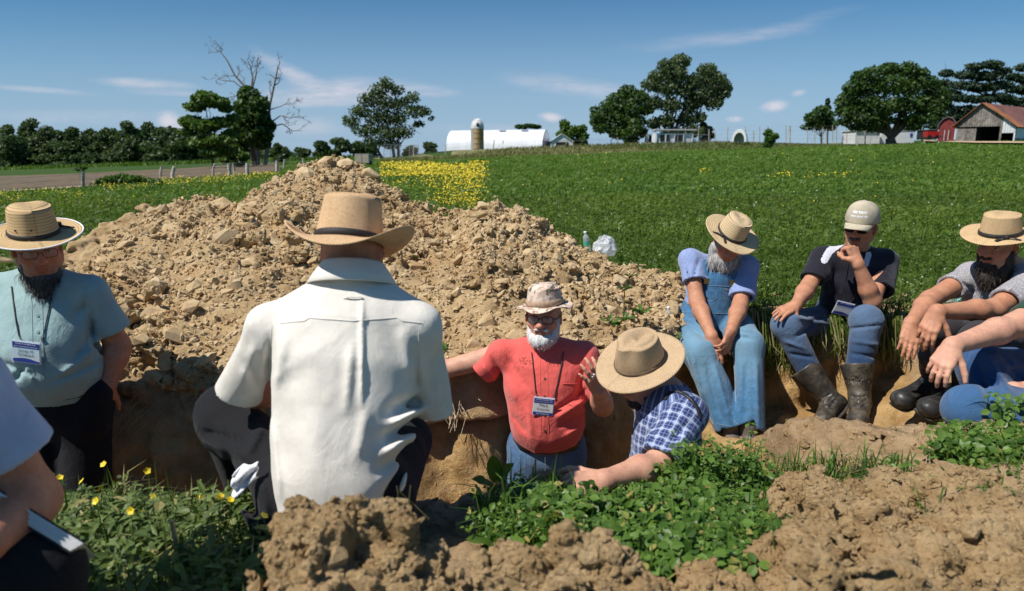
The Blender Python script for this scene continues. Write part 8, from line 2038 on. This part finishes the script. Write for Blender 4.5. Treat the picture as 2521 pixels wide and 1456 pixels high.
def patch(x, y): return vnoise(np.stack([x*0.5, y*0.5, x*0], -1), 1.0, 61)*0.5+vnoise(np.stack([x*2.2, y*2.2, x*0], -1), 1.0, 63)*0.35


def meadow(name, y0, y1, dens, kinds, seed, label, mat, xl=None):
    r = np.random.default_rng(seed); area = (y1-y0)*(y0+y1)*0.80; n = int(area*dens); y = np.sqrt(r.uniform(y0*y0, y1*y1, n)); x = r.uniform(-0.80, 0.80, n)*y
    ok = np.ones(n, bool)
    if y0 < 9:
        ok &= ~((y < far_y(x)+0.03+0.04*r.random(n)) & (x < 4)); ph = pile_h(x, y); ok &= ~((x > -3.6) & (x < 1.35) & (y > 2.9) & (y < 7.3) & (ph > -0.02)); ok &= ~((y < 4.3) & (x < 1.35))
    fx = np.array([p[0] for p in FL]); fy_ = np.array([p[1] for p in FL]); ok &= ~((x < fx.max()) & (y > np.interp(x/y, [a/b for a, b in zip(fx, fy_)], fy_)-0.4) & (x/y < fx[-1]/fy_[-1]))
    vx = np.array([p[0]/p[1] for p in VG]); vy = np.array([p[1] for p in VG]); ok &= ~((x/y > vx[0]) & (y > np.interp(x/y, vx, vy)))
    x, y = x[ok], y[ok]; z = field_z(x, y)-0.01
    if y0 < 5: g = GHM(x, y); z = np.where((y < 4.55) & (x > -3.5) & (x < 4.0) & (g > -0.6), g-0.01, z)
    P = np.stack([x, y, z], -1); n = len(P); kind = r.random(n); pt = np.clip(0.5+patch(x, y), 0, 1); parts = []
    (gL, gw, gf), (cL, cs) = kinds
    m = kind < gf; tn = np.clip(0.62*r.random(m.sum())+0.45*pt[m]-0.05, 0, 1); V, q, t = blades(P[m], gL*r.uniform(0.5, 1.25, m.sum())*(0.65+0.7*pt[m]), gw*r.uniform(0.7, 1.3, m.sum()), 0.9, r); parts.append((V, [q, t], tn))
    m = ~m; k = m.sum(); Pc = P[m]; hh = cL*r.uniform(0.35, 1.15, k)*(0.6+0.8*pt[m]); a0 = r.uniform(0, 6.28, k); tilt = norm_rows(r.normal(size=(k, 3))*0.45+np.array((-0.12, -0.1, 1)))
    top = Pc+np.stack([r.normal(size=k)*0.02, r.normal(size=k)*0.02, hh], -1); t1 = norm_rows(np.cross(tilt, np.array((0.3, 1, 0.2)))); t2 = np.cross(tilt, t1)
    for j in range(3):
        a = a0+j*2.094; d = np.cos(a)[:, None]*t1+np.sin(a)[:, None]*t2; s = np.cross(tilt, d); L = (cs*r.uniform(0.7, 1.3, k))[:, None]
        V = np.stack([top, top+d*L*0.6-s*L*0.40, top+d*L*1.05, top+d*L*0.6+s*L*0.40], 1).reshape(-1, 3); tn = np.clip(0.70*r.random(k)+0.40*pt[m]-0.05, 0, 1); parts.append((V, [np.arange(k*4).reshape(-1, 4)], tn))
    V, F, T = join(parts); o = mesh_np(name, V, F, mat, None, (0, 0, 0), False, tint=T); tag(o, label, 'meadow', kind='stuff'); return o


meadow('meadow_grass', 3.6, 7.5, 1700, ((0.16, 0.007, 0.40), (0.13, 0.017)), 71, 'dense clover and grass right behind the seated people', GRASS)
meadow('meadow_grass', 7.5, 15, 420, ((0.17, 0.013, 0.40), (0.14, 0.030)), 72, 'green clover meadow behind the dirt pile', GRASS)
meadow('meadow_grass', 15, 34, 120, ((0.17, 0.022, 0.45), (0.14, 0.050)), 73, 'green meadow in the middle distance', GRASS2)
meadow('meadow_grass', 34, 90, 26, ((0.14, 0.05, 0.5), (0.12, 0.10)), 74, 'green meadow running up to the far fence', GRASS2)
# tall dry grass on the verge below the buildings
r = np.random.default_rng(75); n = 15000; a = r.uniform(0, 1, n); i = r.uniform(0, 1, n); vx = np.array([p[0]/p[1] for p in VG]); t = vx[0]+(vx[-1]-vx[0])*a; y = np.interp(t, vx, [p[1] for p in VG])+i*14; x = t*y
P = np.stack([x, y, field_z(x, y)], -1); V, q, tt = blades(P, r.uniform(0.15, 0.60, n)*(1-0.65*sst(0.15, 0.5, t)), 0.07, 0.7, r); tn = np.clip(r.random(n), 0, 1); sel = r.random(n) < 0.5
V2, F2, T2 = join([(V, [q, tt], tn)]); tag(mesh_np('verge_grass', V2, F2, leafmat('verge_blades', (0.085, 0.110, 0.026), (0.24, 0.225, 0.085), 0.3), None, (0, 0, 0), False, tint=T2), 'tall dry grass strip along the wire fence below the barn', 'grass', kind='stuff')
# strip of grass and low growth at the foot of the woods
n = 9000; tx = r.uniform(-0.80, -0.22, n); y = r.uniform(128, 150, n); x = tx*y; P = np.stack([x, y, field_z(x, y)], -1); V, q, tt = blades(P, r.uniform(0.3, 1.1, n), 0.16, 1.0, r); V2, F2, T2 = join([(V, [q, tt], r.random(n))])
tag(mesh_np('verge_grass', V2, F2, GRASS2, None, (0, 0, 0), False, tint=T2), 'rough grass along the foot of the woodland', 'grass', kind='stuff')


# ------------------------------------------------------------------ flowers of the meadow
def flowers(name, label, polys, size, mat, seed, h=(0.10, 0.22)):
    r = np.random.default_rng(seed); P, S = [], []
    for (x0, x1, y0, y1, n, f) in polys:
        q = [(r.uniform(x0, x1), y0+(y1-y0)*r.random()) for _ in range(n)]; q = np.array([c for c in q if f is None or f(c[0], c[1], r)])
        if len(q) == 0: continue
        p = gpv(q[:, 0], q[:, 1]); p[:, 2] += r.uniform(*h, len(p)); P.extend(p); S.extend(size*p[:, 1])
    P = np.array(P); S = np.array(S)*r.uniform(0.7, 1.3, len(P)); n = len(P); nr = norm_rows(r.normal(size=(n, 3))*0.6+np.array((-0.2, -0.5, 0.8))); t1 = norm_rows(np.cross(nr, np.array((0.3, 0.2, 1)))); t2 = np.cross(nr, t1); a = np.arange(5)*2*math.pi/5
    V = (P[:, None]+(np.cos(a)[None, :, None]*t1[:, None]+np.sin(a)[None, :, None]*t2[:, None])*S[:, None, None]); V = np.concatenate([V, (P-nr*S[:, None]*0.3)[:, None]], 1).reshape(-1, 3); b = np.arange(n)[:, None]*6
    F = np.concatenate([np.stack([b[:, 0]+k, b[:, 0]+(k+1) % 5, b[:, 0]+5], -1) for k in range(5)])
    return tag(mesh_np(name, V, F, mat, None, (0, 0, 0), False), label, 'flowers', kind='stuff')


def band_main(x, y, r):
    edge = 1200-(y-402)*0.10; return x < edge+r.normal()*9-abs(r.normal())*6 and vnoise(np.array([[x*0.012, y*0.10, 0]]), 1.0, 5)[0] >-0.05-0.35*(y < 425)+r.normal()*0.18
def band_low(x, y, r): return x < 1196-(y-440)*0.25+r.normal()*10 and x > 1060+(y-440)*0.2+r.normal()*25 and r.random() < 0.85
def band_left(x, y, r): return abs(y-(470-(x-250)*0.085)) < 7+abs(r.normal())*4 and vnoise(np.array([[x*0.03, y*0.1, 0]]), 1.0, 9)[0] > -0.45
flowers('buttercups', 'band of yellow buttercups in the meadow behind the dirt pile', [(935, 1215, 402, 442, 4200, band_main), (1040, 1215, 440, 525, 2000, band_low), (935, 1190, 440, 480, 260, None)], 0.00095, YELLOW, 81)
flowers('buttercups', 'yellow buttercup strip on the meadow by the path and fence', [(230, 690, 430, 480, 2600, band_left), (0, 210, 480, 520, 500, lambda x, y, r: vnoise(np.array([[x*0.03, y*0.12, 0]]), 1.0, 19)[0] > 0.0), (230, 640, 450, 520, 150, None)], 0.0008, YELLOW, 82)
flowers('buttercups', 'scattered yellow flowers across the open field', [(1840, 2125, 433, 446, 150, lambda x, y, r: vnoise(np.array([[x*0.03, y*0.12, 0]]), 1.0, 29)[0] > -0.1), (1210, 2500, 380, 560, 110, None), (1720, 1745, 428, 434, 16, None)], 0.0009, YELLOW, 83)
flowers('white_clover', 'white clover heads dotted through the meadow behind the seated men', [(1500, 2521, 450, 760, 130, None), (1000, 1500, 450, 560, 20, None)], 0.0010, WHITEF, 84, (0.10, 0.17))


# ------------------------------------------------------------------ plants on the near edge
def near_z(x, y): return np.maximum(GHM(x, y), -0.2)


def clover_bed(name, label, n, region, size, height, seed, mat=CLOVER, grass=0, gl=0.2, lance=0.0, flower=0, cat='clover', dry=0):
    r = np.random.default_rng(seed); x, y = region(r, n*3); ok = GHM(x, y) > -0.35; x, y = x[ok][:n], y[ok][:n]; n = len(x); P = np.stack([x, y, near_z(x, y)-0.005], -1)
    hh = height*r.uniform(0.15, 1.0, n)**0.8*(0.7+0.5*np.clip(0.5+patch(x*3, y*3), 0, 1)); top = P+np.stack([r.normal(size=n)*0.02, r.normal(size=n)*0.02, hh], -1); parts = []
    nr = norm_rows(r.normal(size=(n, 3))*0.42+np.array((-0.15, -0.25, 1))); t1 = norm_rows(np.cross(nr, r.normal(size=(n, 3)))); t2 = np.cross(nr, t1); L = size*(0.5+1.1*r.random(n)**1.6)
    il = r.random(n) < lance
    for j in range(3):
        a = j*2.094; d = math.cos(a)*t1+math.sin(a)*t2; m = ~il
        V, q, t = leafset(top[m]+d[m]*0.002, d[m]-nr[m]*0.15, nr[m], L[m], L[m]*0.72, r, 0.10, 0.25); parts.append((V, [q, t], np.clip(r.random(m.sum())*0.8+0.2*hh[m]/height, 0, 1)))
    if il.any():
        for j in range(5):
            fz = r.uniform(0.2, 1.0, il.sum())[:, None]; a = r.uniform(0, 6.28, il.sum()); d = np.stack([np.cos(a), np.sin(a), r.uniform(0.1, 0.9, il.sum())], -1)
            V, q, t = leafset(P[il]+(top[il]-P[il])*fz, d, norm_rows(r.normal(size=(il.sum(), 3))*0.3+np.array((0, -0.2, 1))), L[il]*1.9, L[il]*0.55, r, 0.12, 0.45); parts.append((V, [q, t], np.clip(r.random(il.sum())*0.9+0.1, 0, 1)))
    V, F, T = join(parts); o = thing(name, label, cat, (float(x.mean()), float(y.mean()), float(P[:, 2].mean()))); org = tuple(o.location)
    tag(mesh_np('leaves', V, F, mat, o, org, False, tint=T), kind='stuff')
    w = 0.0013; s = norm_rows(np.cross(top-P, np.array((0.2, 1, 0.1)))); V = np.stack([P-s*w, P+s*w, top+s*w*0.6, top-s*w*0.6], 1).reshape(-1, 3); tag(mesh_np('stems', V, np.arange(n*4).reshape(-1, 4), mat, o, org, False, tint=np.full(n, 0.6)), kind='stuff')
    if grass:
        xx, yy = region(r, grass); ok = GHM(xx, yy) > -0.3; xx, yy = xx[ok], yy[ok]; V, q, t = blades(np.stack([xx, yy, near_z(xx, yy)-0.005], -1), gl*r.uniform(0.5, 1.3, len(xx)), 0.0055, 1.0, r, 0.9); V, F, T = join([(V, [q, t], r.random(len(xx)))]); tag(mesh_np('grass_blades', V, F, mat, o, org, False, tint=T), kind='stuff')
    if dry:
        xx, yy = region(r, dry); ok = GHM(xx, yy) > -0.3; xx, yy = xx[ok], yy[ok]; V, q, t = blades(np.stack([xx, yy, near_z(xx, yy)-0.005], -1), gl*r.uniform(0.4, 1.1, len(xx)), 0.004, 1.4, r, 1.1); V, F, T = join([(V, [q, t], r.random(len(xx)))]); tag(mesh_np('dry_blades', V, F, DRYG, o, org, False, tint=T), kind='stuff')
    for k in range(flower):
        xx, yy = region(r, 1); A = Acc(); z0 = float(near_z(xx, yy)[0]); h = height*r.uniform(0.75, 1.35); c = np.array((xx[0], yy[0], z0+h)); nr1 = norm(r.normal(size=3)*0.5+np.array((-0.2, -0.6, 0.8))); R = rot_to(nr1, r.uniform(0, 6))
        fo = thing('buttercup', 'small yellow buttercup flower on a thin stem among the front weeds', 'flower', tuple(c), group='yellow buttercups in the front weeds')
        B = Acc(); B.tube([np.array((xx[0]+r.normal()*0.03, yy[0], z0)), (c+np.array((xx[0], yy[0], z0)))/2+r.normal(size=3)*0.01, c], 0.0011, 4); B.obj('stem', mat, fo, tuple(c))
        for q in range(5):
            a = q*1.2566; d = math.cos(a)*R[:, 0]+math.sin(a)*R[:, 1]; V, qq, tq = leafset(c[None]+d*0.001, (d+nr1*0.35)[None], (nr1-d*0.35)[None], 0.0105, 0.011, r, 0.05, 0.0); mesh_np('petal', V, [qq, tq], YELLOW, fo, tuple(c), False)
    return o


def reg(poly):
    """random ground points inside a polygon of ground points"""
    A = np.array(poly, float)
    def fn(r, n):
        lo, hi = A.min(0), A.max(0); X = []
        m = 0
        while m < n:
            p = r.uniform(lo, hi, (max(64, n*2), 2)); ins = np.zeros(len(p), bool); j = len(A)-1
            for i in range(len(A)):
                c = ((A[i, 1] > p[:, 1]) != (A[j, 1] > p[:, 1])) & (p[:, 0] < (A[j, 0]-A[i, 0])*(p[:, 1]-A[i, 1])/(A[j, 1]-A[i, 1]+1e-12)+A[i, 0]); ins ^= c; j = i
            X.append(p[ins]); m += ins.sum()
        X = np.concatenate(X)[:n]; return X[:, 0], X[:, 1]
    return fn


clover_bed('clover_patch', 'lush green clover patch on the pit edge in front of the plaid shirt', 3400, reg([(0.06, 1.78), (0.08, 1.50), (0.30, 1.32), (0.62, 1.30), (0.78, 1.55), (0.90, 1.95), (0.80, 2.22), (0.60, 2.21), (0.50, 2.12), (0.47, 1.80), (0.22, 1.76), (0.08, 1.86)]), 0.024, 0.135, 91, grass=420, gl=0.18, dry=90)
clover_bed('clover_patch', 'short clover under the resting forearm', 420, reg([(0.10, 1.74), (0.47, 1.78), (0.50, 2.12), (0.30, 2.10), (0.10, 2.0)]), 0.019, 0.055, 90, grass=60, gl=0.08)
clover_bed('clover_patch', 'taller clover sprigs rising against the plaid sleeve', 420, reg([(0.52, 2.02), (0.86, 2.05), (0.86, 2.26), (0.55, 2.22)]), 0.021, 0.23, 92, grass=40, gl=0.2)
clover_bed('weed_patch', 'tangle of lance leaved weeds with yellow buttercups at the lower corner near the notebook', 1350, reg([(-1.50, 1.30), (-0.62, 1.22), (-0.36, 1.35), (-0.40, 1.66), (-0.60, 1.90), (-1.20, 1.95), (-1.6, 1.9)]), 0.025, 0.14, 93, mat=WEED, grass=560, gl=0.16, lance=0.75, flower=34, cat='weeds', dry=460)
clover_bed('weed_patch', 'dark shaded weeds between the cream shirt and the clover', 420, reg([(-0.10, 1.60), (0.14, 1.50), (0.16, 2.0), (-0.04, 2.05)]), 0.022, 0.10, 94, mat=CLOVER, grass=110, gl=0.20, lance=0.3, cat='weeds')
clover_bed('clover_patch', 'leafy clover clump on the crumbly soil in front of the blue jeans', 420, reg([(1.42, 2.18), (1.50, 1.98), (1.75, 1.96), (1.95, 2.12), (1.85, 2.28), (1.55, 2.30)]), 0.026, 0.11, 95, grass=50, gl=0.16)
clover_bed('clover_patch', 'leafy stems at the far corner of the crumbly soil mound', 220, reg([(1.62, 1.72), (1.86, 1.62), (2.0, 1.95), (1.80, 2.0)]), 0.028, 0.14, 96, grass=30, gl=0.16)
clover_bed('clover_patch', 'trailing clover stems lying along the lower edge of the blue jeans', 90, reg([(1.75, 2.28), (2.25, 2.25), (2.25, 2.40), (1.75, 2.42)]), 0.024, 0.13, 97, grass=20, gl=0.18)
clover_bed('grass_tuft', 'flattened grass lying on the bare soil before the rubber boots', 40, reg([(0.92, 2.18), (1.30, 2.05), (1.32, 2.2), (0.95, 2.35)]), 0.018, 0.05, 98, grass=240, gl=0.13, cat='grass', dry=60)


clover_bed('weed_patch', 'sparse sprigs scattered over the crumbly soil mound to the right', 70, reg([(0.95, 1.55), (1.75, 1.40), (1.95, 1.9), (1.0, 2.0)]), 0.020, 0.05, 99, grass=120, gl=0.07, cat='weeds', dry=160)
clover_bed('weed_patch', 'leafy weeds at the bottom corner beside the dry stalk', 260, reg([(-0.95, 1.12), (-0.40, 1.10), (-0.38, 1.34), (-0.9, 1.34)]), 0.022, 0.09, 104, mat=WEED, grass=120, gl=0.13, lance=0.6, cat='weeds', dry=40)


# grass hanging over the ledge
def ledge(name, label, pts, n, L, seed, mix=0.35):
    r = np.random.default_rng(seed); t = r.random(n)*(len(pts)-1); A = np.array(pts, float); i = np.minimum(t.astype(int), len(pts)-2); f = (t-i)[:, None]; P = A[i]*(1-f)+A[i+1]*f; P = P+r.normal(size=(n, 3))*np.array((0.02, 0.035, 0.01))
    l = L*r.uniform(0.35, 1.1, n); out = np.stack([r.normal(size=n)*0.25, -np.ones(n)*r.uniform(0.4, 1.0, n), np.zeros(n)], -1); m = P+out*0.08+np.array((0, 0, 0.045)); e = P+out*0.15+np.array((0, 0, -1.0))*l[:, None]*0.6; tip = P+out*0.17+np.stack([r.normal(size=n)*0.04, r.normal(size=n)*0.02, -l], -1); w = 0.004
    s = np.array((1.0, 0, 0)); V = np.stack([P-s*w, P+s*w, m+s*w, m-s*w, e+s*w*0.8, e-s*w*0.8, tip], 1).reshape(-1, 3); b = np.arange(n)*7
    F = [np.stack([b, b+1, b+2, b+3], -1), np.stack([b+3, b+2, b+4, b+5], -1), np.stack([b+5, b+4, b+6], -1)]; tn = r.random(n); dry = r.random(n) < mix; org = tuple(A.mean(0)); th = thing(name, label, 'grass', org)
    V2, F2, T2 = join([(V, F, tn)]); full = np.concatenate([np.tile(dry, 1) for _ in F2])
    tag(mesh_np('grass_blades', V2, [f[~dry] for f in F2], GRASS, th, org, False, tint=np.concatenate([tn[~dry]]*3)), kind='stuff'); tag(mesh_np('dry_blades', V2, [f[dry] for f in F2], DRYG, th, org, False, tint=np.concatenate([tn[dry]]*3)), kind='stuff')


def lp(x): return (x, float(far_y(x))+0.05, float(max(GHM(x, float(far_y(x))+0.12), -0.15)))
ledge('hanging_grass', 'long grass hanging down the soil ledge between overalls and rubber boots', [lp(x) for x in (1.36, 1.45, 1.55, 1.66, 1.74)], 420, 0.36, 101); ledge('hanging_grass', 'trampled grass over the ledge between the two rubber boots', [lp(x) for x in (1.76, 1.85, 1.95, 2.03)], 300, 0.20, 102, 0.5); ledge('hanging_grass', 'grass fringe over the ledge between the black polo and the grey shirt', [lp(x) for x in (2.08, 2.15, 2.22, 2.30)], 380, 0.26, 103, 0.4)


# single broad leaved plants
def broad(name, label, base, leaves_, mat=DOCK, cat='plant', stems=True):
    """leaves_: (direction, length, width)"""
    base = np.asarray(base, float); r = np.random.default_rng(int(abs(base[0])*1000)+5); th = thing(name, label, cat, tuple(base))
    for d, L, w, *o in leaves_:
        d = np.asarray(d, float); off = np.asarray(o[0], float) if o else np.zeros(3); p = base+off; pet = p+norm(d)*L*0.25; n_ = 7; t = np.linspace(0, 1, n_); dn = norm(d); nr = norm(np.array((0, -0.35, 1))-dn*(dn @ np.array((0, -0.35, 1)))) if abs(dn[2]) < 0.95 else np.array((0, -1.0, 0.2)); s = np.cross(dn, nr)
        mid = pet+dn*(t*L)[:, None]-np.array((0, 0, 1.0))*(t**2*L*0.22)[:, None]; ww = w*np.sin(math.pi*np.clip(t*0.93+0.07, 0, 1))**0.7*(1-0.25*t)*0.5; wav = 0.10*w*np.sin(t*9+L*50)
        V = np.concatenate([mid-s*ww[:, None]+nr*(ww*0.35+wav)[:, None], mid, mid+s*ww[:, None]+nr*(ww*0.35-wav)[:, None]]); Q = np.concatenate([np.stack([np.arange(n_-1)+k*n_, np.arange(1, n_)+k*n_, np.arange(1, n_)+(k+1)*n_, np.arange(n_-1)+(k+1)*n_], -1) for k in (0, 1)])
        lf = mesh_np('leaf', V, Q, mat, th, tuple(base), True, tint=r.uniform(0.2, 0.9)*np.ones(len(Q)))
        A = Acc(); A.tube([p, (p+pet)/2, pet], 0.0022, 5); A.obj('stalk', mat, lf, tuple(base))
    return th


def gz_(dx, D): p = W(dx, 1200, D); return np.array((p[0], D, float(near_z(np.array([p[0]]), np.array([D]))[0])))
broad('dock_plant', 'broad dock leaves standing up beside the jeans of the coral shirt', gz_(1225, 2.06), [((-0.1, -0.1, 1), 0.13, 0.06), ((0.35, -0.1, 0.9), 0.11, 0.055), ((-0.6, -0.3, 0.6), 0.10, 0.045), ((0.6, -0.4, 0.3), 0.10, 0.05), ((-0.2, -0.8, 0.5), 0.09, 0.045)])
broad('dock_plant', 'low dock plant with pale spotted leaf at the near side of the clover', gz_(1225, 1.58), [((0.5, -0.5, 0.5), 0.10, 0.05), ((-0.6, -0.3, 0.5), 0.09, 0.035), ((0.1, -0.6, 0.8), 0.08, 0.04), ((0.8, 0.1, 0.4), 0.10, 0.04)])
lh = W(1352, 1188, 1.99); o_ = np.array(lh); broad('dock_leaf', 'large oval dock leaf pinched between the fingers of the resting hand', W(1392, 1168, 1.985), [((-0.80, -0.25, -0.30), 0.098, 0.066)], cat='leaf')
broad('dock_plant', 'dock leaf arching toward the viewer just under the resting hand', gz_(1430, 1.85), [((0.5, -0.6, 0.3), 0.12, 0.05), ((0.7, -0.3, 0.2), 0.10, 0.045)])
broad('plant', 'pale folded leaf at the boundary of clover and bare soil', gz_(1905, 1.98), [((-0.3, 0.2, 0.5), 0.09, 0.035), ((-0.9, -0.2, 0.25), 0.10, 0.02)], mat=leafmat('pale_leaf', (0.16, 0.22, 0.06), (0.27, 0.32, 0.12)))
for i, (dx, dy, D, lab, sc) in enumerate([(1535, 790, 3.62, 'tall leafy weed at the foot of the dirt pile above the tan hat', 1.0), (1580, 775, 3.66, 'spreading dark leaves beside the tall weed above the tan hat', 1.0), (1500, 800, 3.58, 'low dark leaf sprig at the rear edge behind the tan hat', 0.9), (1100, 865, 3.22, 'small green sprig on the pit edge next to the cream sleeve', 0.7), (1655, 830, 3.85, 'yellow green leaf tuft beside the overall hip', 0.9), (1465, 830, 3.5, 'single curled leaf stem behind the tan hat', 0.7)]):
    b_ = W(dx, dy, D); rg = np.random.default_rng(140+i); lv = []
    for k in range(8 if i < 3 else 5):
        a = rg.uniform(0, 6.28); lv.append(((math.cos(a), math.sin(a)*0.6-0.2, rg.uniform(0.2, 0.9)), rg.uniform(0.05, 0.085)*sc, rg.uniform(0.022, 0.036)*sc))
    if i == 0:
        lv += [((rg.normal()*0.8, -0.3, 0.5), 0.045, 0.022, (0.0, 0, 0.17)) for _ in range(5)]+[((rg.normal()*0.8, -0.3, 0.5), 0.042, 0.020, (0.03, 0, 0.24)) for _ in range(6)]
    th = broad('weed_plant', lab, b_, lv, mat=CLOVER if i < 4 else WEED)
    if i == 0: A = Acc(); A.tube([b_, b_+np.array((0, 0, 0.12)), b_+np.array((0.0, 0, 0.18)), b_+np.array((0.03, 0, 0.25))], 0.003, 5); A.obj('stem', CLOVER, th, tuple(b_))
# rough stalk, dried stems, roots
p = gz_(420, 1.48); q = W(422, 1282, 1.46); A = Acc(); A.tube([p-Z*0.02, (p+q)/2+np.array((0.004, 0, 0)), q], [0.0055, 0.0065, 0.005], 7); tag(A.obj('dry_stalk', M_STALK, None, tuple(p), True), 'pale broken dry stalk standing among the buttercup weeds', 'stalk')
def sprays(name, label, segs, mat, seed, w=0.0012, n=9, sp=0.05):
    r = np.random.default_rng(seed); a0 = segs[0][0]; th = thing(name, label, 'stems', tuple(a0)); A = Acc()
    for a, b_ in segs:
        for _ in range(n):
            s = a+r.normal(size=3)*np.array((0.03, 0.015, 0.01)); e = b_+r.normal(size=3)*sp; A.tube([s, (s+e)/2+r.normal(size=3)*sp*0.5, e], w, 3)
    tag(A.obj('stems', mat, th, tuple(a0)), kind='stuff')


sprays('hanging_roots', 'thin pale roots hanging down the pit wall under the outstretched arm', [(W(1118, 955, 3.16), W(1105, 1035, 3.05)), (W(1128, 960, 3.18), W(1120, 1060, 3.02)), (W(1135, 950, 3.2), W(1150, 1000, 3.1))], M_ROOT, 151, 0.0014, 7, 0.03)
sprays('dry_grass_tuft', 'dry grass stems leaning out of the shaded bank beside the black trousers', [(W(395, 960, 3.0), W(300, 1040, 2.85)), (W(415, 980, 3.0), W(350, 1060, 2.88)), (W(480, 940, 3.03), W(530, 985, 2.9)), (W(500, 900, 3.05), W(480, 1010, 2.92)), (W(530, 930, 3.05), W(505, 1000, 2.95))], DRYG, 152, 0.0016, 5, 0.05)
sprays('dry_grass_tuft', 'fine seed stems rising over the brown mound against the cream shirt', [(W(1000, 1290, 1.2), W(965, 1190, 1.2)), (W(1000, 1290, 1.2), W(985, 1180, 1.2))], DRYG, 153, 0.0007, 2, 0.012)

# ------------------------------------------------------------------ bottles and bag
m, n, b = material('clear_plastic'); b.inputs['Base Color'].default_value = (0.80, 0.86, 0.87, 1); b.inputs['Roughness'].default_value = 0.08; b.inputs['Transmission Weight'].default_value = 0.55; b.inputs['IOR'].default_value = 1.2; b.inputs['Alpha'].default_value = 0.62; M_PET = m
M_LABEL = plain('green_label', (0.06, 0.34, 0.20), 0.5, 0.35, 45); M_LABEL2 = plain('bright_green_label', (0.03, 0.36, 0.08), 0.5, 0.3, 45)
def bottle(label, base, up, hgt, lab):
    base = np.asarray(base, float); up = norm(up); s = hgt/0.20; th = thing('water_bottle', label, 'bottle', tuple(base)); z = np.array([0, 0.004, 0.02, 0.05, 0.055, 0.06, 0.11, 0.118, 0.125, 0.145, 0.162, 0.172, 0.184])*s; rr_ = np.array([0.024, 0.030, 0.0315, 0.0315, 0.030, 0.0315, 0.0315, 0.0295, 0.0315, 0.029, 0.019, 0.0125, 0.0125])*s
    A = Acc(); A.tube([base+up*q for q in z], rr_, 18); A.obj('body', M_PET, th, tuple(base), True); A = Acc(); A.tube([base+up*q*s for q in (0.066, 0.108)], 0.0322*s, 18, cap=False); A.obj('label', lab, th, tuple(base), True); A = Acc(); A.tube([base+up*q*s for q in (0.182, 0.184, 0.198, 0.2)], [0.0145*s, 0.015*s, 0.015*s, 0.013*s], 14); A.obj('cap', M_PLAST, th, tuple(base), True)


bottle('clear water bottle with green label leaning on the slope of the dirt pile', W(1447, 622, 4.86), (-0.14, 0.05, 1), 0.155, M_LABEL)
bottle('clear bottle with bright green label beside the overall hip', W(1641, 806, 4.02), (0.05, 0, 1), 0.13, M_LABEL2)
bottle('empty clear bottle lying in the grass beyond the grey shirt knees', W(2325, 742, 4.3), (0.95, -0.15, 0.05), 0.17, plain('teal_label', (0.25, 0.5, 0.5), 0.4, 0.5, 40))
def bag():
    c = W(1486, 606, 4.84); r = np.random.default_rng(9); v, f = ICO2; v = v.copy(); L = v.copy(); hh = 0.5+0.5*v[:, 2]; k = 0.105*(1-0.60*hh**1.3); V = np.stack([v[:, 0]*k, v[:, 1]*k*0.7, v[:, 2]*0.075], -1); V += fbm(v*1.0, 2.2, 3, 5)[:, None]*0.022*v+np.abs(vnoise(v, 5.0, 8))[:, None]*0.016*v; V[:, 0] += 0.015*hh
    m, n, b = material('thin_clear_bag'); b.inputs['Base Color'].default_value = (0.80, 0.82, 0.85, 1); b.inputs['Roughness'].default_value = 0.18; b.inputs['Alpha'].default_value = 0.50; n.put(b.inputs['Normal'], n.bump(n.noise(n.obj(), 40, 4, 0.6), 0.8, 0.01))
    tag(mesh_np('plastic_bag', V+c, f, m, None, tuple(c), False), 'crumpled clear plastic bag on the dirt pile beside a bottle', 'plastic bag')


bag()
print('plants', round(time.time()-T0, 1), 'objects', len(bpy.data.objects), 'tris', sum(len(o.data.polygons) for o in bpy.data.objects if o.type == 'MESH'))
